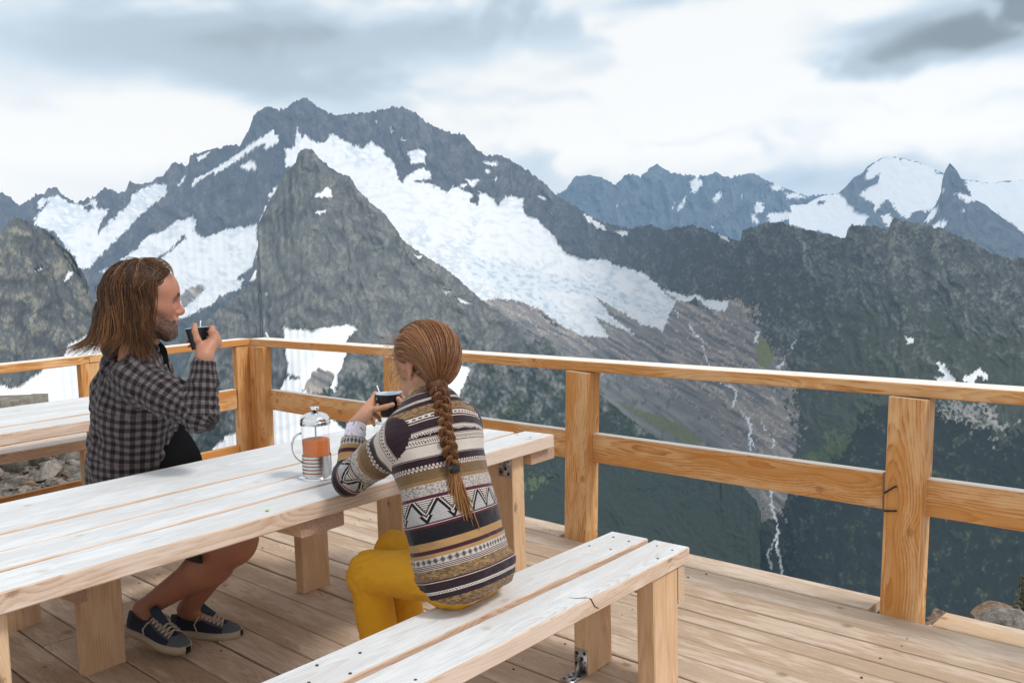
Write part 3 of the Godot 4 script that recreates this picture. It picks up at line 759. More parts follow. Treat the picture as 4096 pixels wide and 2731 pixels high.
func build_deck() -> void:
	var deck := Node3D.new()
	deck.name = "deck"
	add_child(deck)
	structure(deck)
	tag(deck, "terrace floor of long weathered brown planks")
	# plank lines, outermost first, as measured from its edge inwards
	var edges := [3.65, 3.485, 3.333, 3.19, 3.045, 2.944, 2.80, 2.665, 2.525, 2.385, 2.243, 2.098, 1.95, 1.802, 1.661, 1.509, 1.359, 1.21, 1.065, 0.92, 0.77, 0.625, 0.48, 0.33, 0.185, 0.04, -0.105, -0.25]
	for k in edges.size() - 1:
		var gap: float = [0.006, 0.004, 0.005, 0.009, 0.007][k % 5]
		var w: float = edges[k] - edges[k + 1] - gap
		var mid: float = (edges[k] + edges[k + 1]) / 2
		var d0 := -6.05
		var d1 := 0.9 if k < 12 else -0.2
		var cuts := [d0, d1]
		if k == 0:
			# the edge plank is cut round the posts
			cuts = [d0, -5.87, -5.60, -4.40, -4.18, -2.96, -2.735, -1.37, -1.13, d1]
		elif k % 3 == 1: cuts = [d0, -3.6 - 0.25 * (k % 4), d1]
		elif k % 3 == 2 and k > 4: cuts = [d0, -4.6 + 0.2 * (k % 5), -1.9, d1]
		var step := 2 if k == 0 else 1
		for q in range(0, cuts.size() - 1, step):
			var a: float = cuts[q] + 0.001
			var b: float = cuts[q + 1] - 0.002
			var dm: Material = mats.deck[rng.randi() % 3]
			if k == 0 and q >= 8: dm = mats.fresh
			if k == 0 and q < 8: dm = mats.deck[2]
			var y := rng.randf_range(-0.003, 0.002)
			beam("plank", deck, deckpt(a, mid, y), deckpt(b, mid, y + rng.randf_range(-0.001, 0.001)), Vector3.UP, w, 0.04, 300 + k * 7 + q, dm, dm, mats.end_pale, 0.0011, 4)
	# joists under the planks close the gaps from below; a fascia closes the outer edge
	for k in 8:
		var d := -5.9 + k * 0.95
		beam("joist", deck, deckpt(d, -0.3, -0.046), deckpt(d, 3.60, -0.046), Vector3.UP, 0.06, 0.14, 500 + k, mats.raw, mats.raw, mats.end, 0.001, 1)
	var spots := []
	for k in edges.size() - 1:
		for q in 7:
			var d := -5.9 + q * 0.95
			for s in [0.25, 0.75]:
				if rng.randf() < 0.55: spots.append(deckpt(d + rng.randf_range(-0.02, 0.02), lerpf(edges[k], edges[k + 1], s + rng.randf_range(-0.06, 0.06)), -0.001))
	disc_set("nail_heads", deck, spots, 0.0045, 0.0016, mats.rust)

func build_railing() -> void:
	var o := thing("railing", "orange brown timber railing with pale top board running round the terrace corner", "railing")
	# right-hand run: [d along, lean of the top along d]; each post is two boards back to back
	for p in [[-4.29, 0.03], [-2.862, 0.033], [-1.262, 0.026]]:
		for layer in 2:
			var m0: float = 3.48 + layer * 0.053
			var w: float = 0.14 if layer == 0 else 0.136
			beam("post", o, deckpt(p[0], m0, -0.25), deckpt(p[0] + p[1] * 1.3, m0, 0.852), -DECK_M, w, 0.052, 600 + int(p[0] * 10) + layer, mats.orange, mats.orange, mats.end_pale)
	# corner: three uprights
	var c := Vector3(-1.891, 0, -6.591)
	beam("post", o, c + LEFT_Q * 0.078 + Vector3(0.0, -0.25, 0), c + LEFT_Q * 0.070 + Vector3(0, 0.852, 0), -LEFT_OUT, 0.14, 0.05, 641, mats.orange, mats.orange, mats.end_pale)
	beam("post", o, deckpt(-5.845, 3.50, -0.25), deckpt(-5.835, 3.50, 0.852), -DECK_M, 0.075, 0.07, 642, mats.orange, mats.orange, mats.end_pale)
	beam("post", o, deckpt(-5.735, 3.485, -0.25), deckpt(-5.71, 3.485, 0.852), -DECK_M, 0.115, 0.06, 643, mats.orange, mats.orange, mats.end_pale)
	# top rails, laid flat
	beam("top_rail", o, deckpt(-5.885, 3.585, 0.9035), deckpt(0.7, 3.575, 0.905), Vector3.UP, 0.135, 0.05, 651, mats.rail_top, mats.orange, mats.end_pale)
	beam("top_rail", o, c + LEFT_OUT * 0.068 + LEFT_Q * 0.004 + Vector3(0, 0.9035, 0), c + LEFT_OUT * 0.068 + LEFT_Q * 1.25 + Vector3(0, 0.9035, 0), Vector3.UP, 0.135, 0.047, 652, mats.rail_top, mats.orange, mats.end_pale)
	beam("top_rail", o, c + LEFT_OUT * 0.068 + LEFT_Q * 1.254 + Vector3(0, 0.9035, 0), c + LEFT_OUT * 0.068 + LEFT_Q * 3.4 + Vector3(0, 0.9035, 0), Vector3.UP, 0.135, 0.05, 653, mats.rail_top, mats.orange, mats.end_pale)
	# lower rails on edge, between the posts
	for s in [[-5.675, -4.36, 0], [-4.22, -2.925, 1], [-2.79, -1.335, 2], [-1.19, 0.7, 3]]:
		var up := DECK_M * -1.0
		beam("lower_rail", o, deckpt(s[0], 3.528, 0.471), deckpt(s[1], 3.528, 0.471), up, 0.140, 0.045, 660 + s[2], mats.orange, mats.orange, mats.end_pale)
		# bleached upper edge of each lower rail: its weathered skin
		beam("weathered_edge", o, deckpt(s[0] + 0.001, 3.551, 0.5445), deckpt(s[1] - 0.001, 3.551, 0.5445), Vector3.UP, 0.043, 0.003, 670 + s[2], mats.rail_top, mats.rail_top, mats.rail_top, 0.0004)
	# left-hand run
	beam("post", o, c + LEFT_Q * 1.240 + Vector3(0, -0.25, 0), c + LEFT_Q * 1.243 + Vector3(0, 0.855, 0), -LEFT_OUT, 0.135, 0.05, 681, mats.orange, mats.orange, mats.end_pale)
	beam("post", o, c + LEFT_Q * 2.9 + Vector3(0, -0.25, 0), c + LEFT_Q * 2.9 + Vector3(0, 0.852, 0), -LEFT_OUT, 0.135, 0.05, 682, mats.orange, mats.orange, mats.end_pale)
	for s in [[0.150, 1.170, 0], [1.312, 2.83, 1]]:
		beam("lower_rail", o, c + LEFT_OUT * 0.01 + LEFT_Q * s[0] + Vector3(0, 0.479, 0), c + LEFT_OUT * 0.01 + LEFT_Q * s[1] + Vector3(0, 0.479, 0), -LEFT_OUT, 0.14, 0.045, 690 + s[2], mats.orange, mats.orange, mats.end_pale)
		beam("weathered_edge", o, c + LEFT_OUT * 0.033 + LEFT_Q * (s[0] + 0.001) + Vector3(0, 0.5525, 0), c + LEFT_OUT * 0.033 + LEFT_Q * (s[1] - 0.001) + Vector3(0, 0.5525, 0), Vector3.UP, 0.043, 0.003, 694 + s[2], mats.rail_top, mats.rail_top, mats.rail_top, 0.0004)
		beam("kick_board", o, c + LEFT_OUT * 0.01 + LEFT_Q * s[0] + Vector3(0, 0.065, 0), c + LEFT_OUT * 0.01 + LEFT_Q * s[1] + Vector3(0, 0.068, 0), -LEFT_OUT, 0.16, 0.045, 697 + s[2], mats.orange, mats.orange, mats.end_pale)
	# two bent iron nails left in the right-hand post
	for s in [[-1.285, 0.497, 0.03], [-1.285, 0.415, 0.006]]:
		var st := SurfaceTool.new()
		st.begin(Mesh.PRIMITIVE_TRIANGLES)
		tube_into(st, [deckpt(s[0] - 0.022, 3.477, s[1] - s[2] * 0.5), deckpt(s[0] - 0.02, 3.470, s[1] - s[2] * 0.5), deckpt(s[0] + 0.018, 3.468, s[1] + s[2] * 0.5), deckpt(s[0] + 0.022, 3.477, s[1] + s[2] * 0.5)], [0.004, 0.004, 0.004, 0.004], 6)
		st.generate_normals()
		place("iron_staple", st.commit(), mats.screw, o)

func tube_into(st: SurfaceTool, pts: Array, radii: Array, sides: int, caps := true) -> void:
	var n := pts.size()
	var prev_x := Vector3.ZERO
	var rings := []
	for i in n:
		var t: Vector3 = (pts[mini(i + 1, n - 1)] - pts[maxi(i - 1, 0)]).normalized()
		var x := prev_x - t * prev_x.dot(t)
		if x.length() < 0.01: x = t.cross(Vector3(0.31, 0.93, 0.17))
		x = x.normalized()
		prev_x = x
		var y := t.cross(x)
		var ring := []
		for k in sides:
			var a := TAU * k / sides
			ring.append(pts[i] + (x * cos(a) + y * sin(a)) * radii[i])
		rings.append(ring)
	for i in n - 1:
		for k in sides:
			var k2 := (k + 1) % sides
			for q in [rings[i][k], rings[i + 1][k], rings[i + 1][k2], rings[i][k], rings[i + 1][k2], rings[i][k2]]:
				st.add_vertex(q)
	if caps:
		for k in range(1, sides - 1):
			for q in [rings[0][0], rings[0][k], rings[0][k + 1]]: st.add_vertex(q)
			for q in [rings[n - 1][0], rings[n - 1][k + 1], rings[n - 1][k]]: st.add_vertex(q)

func slab_top(o: Node, s0: float, s1: float, lines: Array, y: float, thick: float, seed_: int, stagger: Array, top: Material) -> void:
	for k in lines.size() - 1:
		var gap := 0.012
		var mid: float = (lines[k] + lines[k + 1]) / 2
		var e: float = s1 + float(stagger[k])
		var q = beam("plank", o, tablept(s0, mid, y), tablept(e, mid, y), Vector3.UP, lines[k + 1] - lines[k] - gap, thick, seed_ + k, top, mats.side, mats.end_pale, 0.0016)
		q.position.y += [0.0, 0.002, -0.001, 0.0015][k % 4]

func build_tables() -> void:
	# the long table the two people sit at
	var o := thing("picnic_table", "long pale topped plank table between the man and the girl", "table", Vector3.ZERO, "")
	slab_top(o, -0.4, 2.98, [2.12, 2.28, 2.445, 2.615, 2.975], 0.70, 0.052, 710, [0.0, -0.055, -0.03, -0.045], mats.top)
	for s in [[1.79, 0.17], [3.13 - 0.19, 0.16], [0.62, 0.16]]:
		beam("batten", o, tablept(s[0], 2.155, 0.643), tablept(s[0], 2.94, 0.643), Vector3.UP, s[1], 0.05, 720 + int(s[0] * 10), mats.raw, mats.raw, mats.end, 0.001)
	for t in [2.175, 2.80]:
		beam("leg", o, tablept(2.762, t + 0.075, 0.0), tablept(2.762, t + 0.075, 0.648), -TABLE_E, 0.155, 0.075, 730 + int(t * 10), mats.raw, mats.raw, mats.end)
		beam("leg", o, tablept(0.80, t + 0.075, 0.0), tablept(0.80, t + 0.075, 0.648), -TABLE_E, 0.155, 0.075, 740 + int(t * 10), mats.raw, mats.raw, mats.end)
	var b := place("angle_bracket", angle_bracket(0.06, 0.085, 0.05), mats.steel, o)
	b.transform = Transform3D(Basis(TABLE_N, Vector3.DOWN, -TABLE_E), tablept(2.7605, 2.21, 0.646))
	var bh := place("bracket_holes", bracket_holes(0.06, 0.085, 0.05), mats.screw, b)
	bh.set_meta("kind", "stuff")
	var sp := []
	for s in [[0.42, 2.17], [0.40, 2.215], [1.75, 2.33], [1.83, 2.40], [2.88, 2.17], [2.90, 2.25], [2.84, 2.35], [1.42, 2.83], [1.44, 2.85]]: sp.append(tablept(s[0], s[1], 0.70))
	disc_set("screw_heads", o, sp, 0.0042, 0.0012, mats.rust)
	# the second table, along the left-hand railing
	o = thing("picnic_table", "pale topped plank table by the left railing behind the man", "table", Vector3.ZERO, "")
	slab_top(o, 0.6, 2.88, [4.29, 4.48, 4.835, 5.15], 0.70, 0.055, 760, [0.0, -0.01, -0.02], mats.top)
	for s in [0.95, 2.70]:
		beam("batten", o, tablept(s, 4.33, 0.642), tablept(s, 5.11, 0.642), Vector3.UP, 0.16, 0.05, 770 + int(s * 10), mats.raw, mats.raw, mats.end)
		for t in [4.40, 5.02]:
			beam("leg", o, tablept(s - 0.15, t, 0.0), tablept(s - 0.15, t, 0.645), -TABLE_E, 0.155, 0.075, 780 + int(t * 10 + s), mats.raw, mats.raw, mats.end)

func build_benches() -> void:
	# the girl's bench, in front
	var o := thing("bench", "pale topped two plank bench in the foreground that the girl sits on", "bench", Vector3.ZERO, "")
	beam("plank", o, benchpt(0.0, 1.5475, 0.44), benchpt(2.63, 1.5475, 0.44), Vector3.UP, 0.137, 0.05, 801, mats.bench_top, mats.side, mats.end_pale, 0.0016)
	beam("plank", o, benchpt(0.0, 1.7185, 0.44), benchpt(2.635, 1.7185, 0.44), Vector3.UP, 0.150, 0.05, 802, mats.bench_top, mats.side, mats.end_pale, 0.0016)
	for s in [2.49, 1.15]:
		beam("leg", o, benchpt(s, 1.487, 0.0), benchpt(s + 0.004, 1.49, 0.386), -BENCH_N, 0.148, 0.066, 810 + int(s * 10), mats.raw, mats.raw, mats.end)
		beam("leg", o, benchpt(s, 1.752, 0.0), benchpt(s, 1.752, 0.386), -BENCH_N, 0.148, 0.055, 820 + int(s * 10), mats.raw, mats.raw, mats.end)
	beam("cross_board", o, benchpt(2.571, 1.49, 0.325), benchpt(2.571, 1.79, 0.325), BENCH_E, 0.125, 0.04, 830, mats.raw, mats.raw, mats.end_pale).position += BENCH_E * 0.04
	beam("cross_board", o, benchpt(1.26, 1.48, 0.325), benchpt(1.26, 1.80, 0.325), BENCH_E, 0.125, 0.04, 831, mats.raw, mats.raw, mats.end_pale)
	var b := place("angle_bracket", angle_bracket(0.052, 0.085, 0.085), mats.steel, o)
	b.transform = Transform3D(Basis(BENCH_N, Vector3.UP, -BENCH_E), benchpt(2.4155, 1.779, 0.003))
	var bh := place("bracket_holes", bracket_holes(0.052, 0.085, 0.085), mats.screw, b)
	bh.set_meta("kind", "stuff")
	var sp := []
	for s in [[2.57, 1.51], [2.58, 1.575], [2.47, 1.505], [2.57, 1.68], [2.58, 1.75], [2.46, 1.68], [2.45, 1.76], [1.30, 1.51], [1.31, 1.59], [1.40, 1.51], [1.33, 1.66], [1.42, 1.73], [1.31, 1.76], [1.24, 1.70], [1.22, 1.51]]: sp.append(benchpt(s[0], s[1], 0.44))
	disc_set("screw_heads", o, sp, 0.0042, 0.0012, mats.rust)
	# the crack in the near plank
	var st := SurfaceTool.new()
	st.begin(Mesh.PRIMITIVE_TRIANGLES)
	tube_into(st, [benchpt(2.03, 1.535, 0.4395), benchpt(2.035, 1.515, 0.4400), benchpt(2.055, 1.494, 0.4402), benchpt(2.062, 1.4792, 0.438), benchpt(2.07, 1.4785, 0.425), benchpt(2.08, 1.4785, 0.41), benchpt(2.10, 1.4785, 0.398)], [0.0004, 0.0007, 0.0010, 0.0014, 0.0014, 0.0012, 0.0007], 5)
	st.generate_normals()
	place("crack", st.commit(), mats.crack, o)
	# the man's bench and the bench back to back with it
	for k in 2:
		var t0: float = [3.06, 3.52][k]
		o = thing("bench", ["plank bench on the far side of the table that the man sits on", "plank bench back to back with the man's bench, mostly hidden under the tables"][k], "bench", Vector3.ZERO, "")
		for q in 2:
			beam("plank", o, tablept(-0.2, t0 + 0.079 + q * 0.165, 0.44), tablept(2.68, t0 + 0.079 + q * 0.165, 0.44), Vector3.UP, 0.158, 0.05, 840 + k * 2 + q, mats.bench_top, mats.side, mats.end_pale)
		for s in [0.3, 1.56, 2.52]:
			for t in [0.03, 0.27]:
				if (k == 1) == (t < 0.1): continue
				beam("leg", o, tablept(s, t0 + t - (0.06 if k == 1 else 0.0), 0.0), tablept(s, t0 + t, 0.388), -TABLE_N, 0.15, 0.05, 850 + k * 20 + int(s * 10 + t * 10), mats.raw, mats.raw, mats.end)
			beam("cross_board", o, tablept(s - 0.10, t0 + 0.02, 0.33), tablept(s - 0.10, t0 + 0.30, 0.33), -TABLE_E, 0.12, 0.045, 890 + k * 10 + int(s * 3), mats.raw, mats.raw, mats.end)
	o = thing("bench", "narrow plank bench squeezed between the left table and the railing", "bench", Vector3.ZERO, "")
	for q in 2:
		beam("plank", o, tablept(0.6, 5.29 + q * 0.162, 0.44), tablept(2.86 - q * 0.12, 5.29 + q * 0.162, 0.44), Vector3.UP, 0.155, 0.06, 895 + q, mats.bench_top, mats.side, mats.end_pale)
	for s in [0.9, 2.7]:
		beam("leg", o, tablept(s, 5.30, 0.0), tablept(s, 5.30, 0.379), -TABLE_N, 0.15, 0.05, 898 + int(s), mats.raw, mats.raw, mats.end)

# ---------------------------------------------------------------- continuous bodies and cloth
# A smooth union of tapered, flattened limbs on a grid, meshed as surface nets.
class Flesh:
	var bones := []
	var cuts := []
	var v := PackedVector3Array()
	var f := PackedInt32Array()
	var n := PackedVector3Array()

	func bone(a: Vector3, b: Vector3, ra: float, rb: float, k := 0.03, flat := 1.0, front := Vector3.ZERO, carve := false) -> void:
		bones.append([a, b, ra, rb, k, flat, front, carve])

	# takes away what lies beyond the plane at p (on the side n points to), within reach of p
	func cut(p: Vector3, nn: Vector3, reach: float) -> void:
		cuts.append([p, nn.normalized(), reach])

	func bake(cell: float) -> void:
		var lo := Vector3(1e9, 1e9, 1e9)
		var hi := -lo
		for b in bones:
			if b[7]: continue
			var r: float = maxf(b[2], b[3]) * maxf(1.0, b[5]) + cell * 3.0
			lo = lo.min(b[0] - Vector3(r, r, r)).min(b[1] - Vector3(r, r, r))
			hi = hi.max(b[0] + Vector3(r, r, r)).max(b[1] + Vector3(r, r, r))
		var nx := int((hi.x - lo.x) / cell) + 2
		var ny := int((hi.y - lo.y) / cell) + 2
		var nz := int((hi.z - lo.z) / cell) + 2
		var d := PackedFloat32Array()
		d.resize(nx * ny * nz)
		d.fill(1.0)
		for b in bones:
			var a: Vector3 = b[0]
			var c: Vector3 = b[1]
			var ra: float = b[2]
			var rb: float = b[3]
			var k: float = b[4]
			var flat: float = b[5]
			var front: Vector3 = b[6]
			var carve: bool = b[7]
			var ax := c - a
			var l2 := maxf(ax.length_squared(), 1e-9)
			var r: float = maxf(ra, rb) * maxf(1.0, flat) + k + cell * 2.5
			var p0 := a.min(c) - Vector3(r, r, r) - lo
			var p1 := a.max(c) + Vector3(r, r, r) - lo
			var i0 := maxi(0, int(p0.x / cell))
			var i1 := mini(nx - 1, int(p1.x / cell) + 1)
			var j0 := maxi(0, int(p0.y / cell))
			var j1 := mini(ny - 1, int(p1.y / cell) + 1)
			var k0 := maxi(0, int(p0.z / cell))
			var k1 := mini(nz - 1, int(p1.z / cell) + 1)
			var shaped := flat != 1.0
			var inv := 1.0 / (flat * flat) - 1.0
			var least := minf(1.0, flat)
			for i in range(i0, i1 + 1):
				for j in range(j0, j1 + 1):
					var at := (i * ny + j) * nz
					for q in range(k0, k1 + 1):
						var p := lo + Vector3(i, j, q) * cell - a
						var h := clampf(p.dot(ax) / l2, 0.0, 1.0)
						var w := p - ax * h
						var s: float
						if shaped:
							var wf := w.dot(front)
							s = sqrt(maxf(w.length_squared() + wf * wf * inv, 0.0)) - (ra + (rb - ra) * h)
							if s > 0.0: s *= least if least < 1.0 else 1.0
						else:
							s = w.length() - (ra + (rb - ra) * h)
						var old := d[at + q]
						if carve:
							var m := maxf(k - absf(old + s), 0.0) / k
							d[at + q] = maxf(old, -s) + m * m * k * 0.25
						else:
							var m := maxf(k - absf(old - s), 0.0) / k
							d[at + q] = minf(old, s) - m * m * k * 0.25
		for c in cuts:
			var cp: Vector3 = c[0]
			var cn: Vector3 = c[1]
			var reach: float = c[2]
			var p0 := cp - Vector3(reach, reach, reach) - lo
			var p1 := cp + Vector3(reach, reach, reach) - lo
			for i in range(maxi(0, int(p0.x / cell)), mini(nx - 1, int(p1.x / cell) + 1) + 1):
				for j in range(maxi(0, int(p0.y / cell)), mini(ny - 1, int(p1.y / cell) + 1) + 1):
					for q in range(maxi(0, int(p0.z / cell)), mini(nz - 1, int(p1.z / cell) + 1) + 1):
						var p := lo + Vector3(i, j, q) * cell - cp
						if p.length_squared() > reach * reach: continue
						var at := (i * ny + j) * nz + q
						d[at] = maxf(d[at], p.dot(cn))
		# surface nets
		var ids := PackedInt32Array()
		ids.resize(nx * ny * nz)
		ids.fill(-1)
		var dx := ny * nz
		var offs := [0, dx, nz, dx + nz, 1, dx + 1, nz + 1, dx + nz + 1]
		var corner := [Vector3(0, 0, 0), Vector3(1, 0, 0), Vector3(0, 1, 0), Vector3(1, 1, 0), Vector3(0, 0, 1), Vector3(1, 0, 1), Vector3(0, 1, 1), Vector3(1, 1, 1)]
		var ea := [0, 2, 4, 6, 0, 1, 4, 5, 0, 1, 2, 3]
		var eb := [1, 3, 5, 7, 2, 3, 6, 7, 4, 5, 6, 7]
		var near := cell * 3.6
		for i in nx - 1:
			for j in ny - 1:
				var row := (i * ny + j) * nz
				for q in nz - 1:
					var at := row + q
					var d0 := d[at]
					if absf(d0) > near: continue
					var neg := 0
					for e in 8:
						if d[at + offs[e]] < 0.0: neg += 1
					if neg == 0 or neg == 8: continue
					var sum := Vector3.ZERO
					var cnt := 0
					for e in 12:
						var va := d[at + offs[ea[e]]]
						var vb := d[at + offs[eb[e]]]
						if (va < 0.0) != (vb < 0.0):
							var ca: Vector3 = corner[ea[e]]
							sum += ca.lerp(corner[eb[e]], va / (va - vb))
							cnt += 1
					ids[at] = v.size()
					v.append(lo + (Vector3(i, j, q) + sum / cnt) * cell)
		for i in range(1, nx - 1):
			for j in range(1, ny - 1):
				var row := (i * ny + j) * nz
				for q in range(1, nz - 1):
					var at := row + q
					var s0 := d[at]
					if absf(s0) > near: continue
					if (s0 < 0.0) != (d[at + dx] < 0.0): quad(ids[at], ids[at - nz], ids[at - nz - 1], ids[at - 1], s0 < 0.0)
					if (s0 < 0.0) != (d[at + nz] < 0.0): quad(ids[at], ids[at - 1], ids[at - 1 - dx], ids[at - dx], s0 < 0.0)
					if (s0 < 0.0) != (d[at + 1] < 0.0): quad(ids[at], ids[at - dx], ids[at - dx - nz], ids[at - nz], s0 < 0.0)
		normals()

	func quad(a: int, b: int, c: int, e: int, flip: bool) -> void:
		if a < 0 or b < 0 or c < 0 or e < 0: return
		if flip: f.append_array([a, b, c, a, c, e])
		else: f.append_array([a, c, b, a, e, c])

	func normals() -> void:
		n.resize(v.size())
		n.fill(Vector3.ZERO)
		for t in range(0, f.size(), 3):
			var a := v[f[t]]
			var nn := (v[f[t + 2]] - a).cross(v[f[t + 1]] - a)
			n[f[t]] += nn
			n[f[t + 1]] += nn
			n[f[t + 2]] += nn
		for i in n.size(): n[i] = n[i].normalized()

	# pushes the surface in and out: how(point, normal) gives metres
	func push(how: Callable) -> void:
		for i in v.size(): v[i] += n[i] * how.call(v[i], n[i])
		normals()

# Cloth coordinates: metres along and round the nearest of several limb lines.
class Chain:
	var pts := []
	var arc := []
	var axis_x := []
	var radius := 0.1
	var reach := 0.1
	var v0 := 0.0
	var u0 := 0.0
	func _init(points: Array, ref: Vector3, r: float, at := 0.0, shift := 0.0) -> void:
		pts = points
		radius = r
		reach = r
		v0 = at
		u0 = shift
		var x := ref
		var sum := 0.0
		for i in pts.size() - 1:
			arc.append(sum)
			var t: Vector3 = (pts[i + 1] - pts[i]).normalized()
			x = (x - t * x.dot(t)).normalized()
			axis_x.append(x)
			sum += pts[i].distance_to(pts[i + 1])
		arc.append(sum)
	func nearest(p: Vector3) -> Array:
		var best := 1e9
		var seg := 0
		for i in pts.size() - 1:
			var ax: Vector3 = pts[i + 1] - pts[i]
			var h := clampf((p - pts[i]).dot(ax) / ax.length_squared(), 0.0, 1.0)
			var q: float = (p - pts[i] - ax * h).length()
			if q < best:
				best = q
				seg = i
		return [best, seg]
	func uv(p: Vector3, near_angle: float, on := -1) -> Vector3:
		var seg: int = on if on >= 0 else nearest(p)[1]
		var ax: Vector3 = pts[seg + 1] - pts[seg]
		var t := ax.normalized()
		var h: float = (p - pts[seg]).dot(t)
		var w: Vector3 = p - pts[seg] - t * h
		var x: Vector3 = axis_x[seg]
		var a := atan2(w.dot(t.cross(x)), w.dot(x))
		if near_angle < 50.0:
			while a - near_angle > PI: a -= TAU
			while a - near_angle < -PI: a += TAU
		return Vector3(u0 + a * radius, v0 + arc[seg] + h, a)

# turns baked flesh into a mesh; chains give it cloth coordinates (divided by tile), paint(point, normal) gives vertex colours
func skin_mesh(fl: Flesh, chains := [], tile := Vector2.ONE, paint: Variant = null) -> ArrayMesh:
	if chains.is_empty():
		var col := PackedColorArray()
		if paint != null:
			col.resize(fl.v.size())
			for i in fl.v.size(): col[i] = paint.call(fl.v[i], fl.n[i])
		return array_mesh(fl.v, fl.n, PackedVector2Array(), col, fl.f)
	var v := PackedVector3Array()
	var n := PackedVector3Array()
	var uv := PackedVector2Array()
	for t in range(0, fl.f.size(), 3):
		var mid := (fl.v[fl.f[t]] + fl.v[fl.f[t + 1]] + fl.v[fl.f[t + 2]]) / 3.0
		var best := 1e9
		var ch: Chain = chains[0]
		for c in chains:
			var q: float = c.nearest(mid)[0] - c.reach
			if q < best:
				best = q
				ch = c
		var seg: int = ch.nearest(mid)[1]
		var a := ch.uv(mid, 99.0, seg).z
		for e in 3:
			var p := fl.v[fl.f[t + e]]
			var w := ch.uv(p, a, seg)
			v.append(p)
			n.append(fl.n[fl.f[t + e]])
			uv.append(Vector2(w.x / tile.x, w.y / tile.y))
	return array_mesh(v, n, uv, PackedColorArray(), PackedInt32Array())

# many thin tapered hairs: each is [points, root radius, colour at the root, colour at the tip]
func hair_mesh(locks: Array, sides := 3) -> ArrayMesh:
	var v := PackedVector3Array()
	var n := PackedVector3Array()
	var c := PackedColorArray()
	var idx := PackedInt32Array()
	for l in locks:
		var pts: Array = l[0]
		var m := pts.size()
		var x := Vector3.ZERO
		var base := v.size()
		for i in m:
			var t: Vector3 = (pts[mini(i + 1, m - 1)] - pts[maxi(i - 1, 0)]).normalized()
			x = x - t * x.dot(t)
			if x.length() < 0.01: x = t.cross(Vector3(0.37, 0.21, 0.9))
			x = x.normalized()
			var y := t.cross(x)
			var s := i / float(m - 1)
			var r: float = l[1] * (1.0 - 0.75 * s * s)
			for k in sides:
				var a := TAU * k / sides
				var o := x * cos(a) + y * sin(a)
				v.append(pts[i] + o * r)
				n.append(o)
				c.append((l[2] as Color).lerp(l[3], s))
		for i in m - 1:
			for k in sides:
				var k2 := (k + 1) % sides
				var p := base + i * sides
				idx.append_array([p + k, p + sides + k, p + sides + k2, p + k, p + sides + k2, p + k2])
	return array_mesh(v, n, PackedVector2Array(), c, idx)

func lathe(profile: Array, segs: int, at := Transform3D(), close := false) -> ArrayMesh:
	# profile: [radius, height] pairs from bottom to top (outside seen from outside)
	var st := SurfaceTool.new()
	st.begin(Mesh.PRIMITIVE_TRIANGLES)
	for i in profile.size() - 1:
		for k in segs:
			var a := TAU * k / segs
			var b := TAU * (k + 1) / segs
			var p := []
			for q in [[i, a], [i, b], [i + 1, b], [i + 1, a]]:
				p.append(at * Vector3(profile[q[0]][0] * cos(q[1]), profile[q[0]][1], profile[q[0]][0] * sin(q[1])))
			st.set_smooth_group(profile[i][2] if profile[i].size() > 2 else 0)
			for q in [0, 1, 2, 0, 2, 3]: st.add_vertex(p[q])
	st.generate_normals()
	return st.commit()

func vertex_mat(rough := 0.7) -> StandardMaterial3D:
	var m := mat(Color.WHITE, rough)
	m.vertex_color_use_as_albedo = true
	return m

# ---------------------------------------------------------------- people
func plaid_cloth() -> StandardMaterial3D:
	var im := Image.create_empty(256, 256, false, Image.FORMAT_RGB8)
	var nz := noise(301, 0.06, 3)
	var light := Color(0.125, 0.108, 0.112)
	var mid := Color(0.053, 0.044, 0.047)
	var dark := Color(0.018, 0.014, 0.016)
	for j in 256:
		for i in 256:
			# four checks each way
			var a := fposmod(i / 64.0, 1.0) < 0.5
			var b := fposmod(j / 64.0, 1.0) < 0.5
			var c := light if a and b else (mid if a or b else dark)
			var twill := 1.0 + (0.10 if (i + j) % 3 == 0 else -0.03) + nz.get_noise_2d(i, j) * 0.25
			im.set_pixel(i, j, Color(c.r * twill, c.g * twill, c.b * twill).linear_to_srgb())
	var m := StandardMaterial3D.new()
	m.albedo_texture = ImageTexture.create_from_image(im)
	m.roughness = 0.95
	m.metallic_specular = 0.15
	m.rim_enabled = true
	m.rim = 0.25
	return m

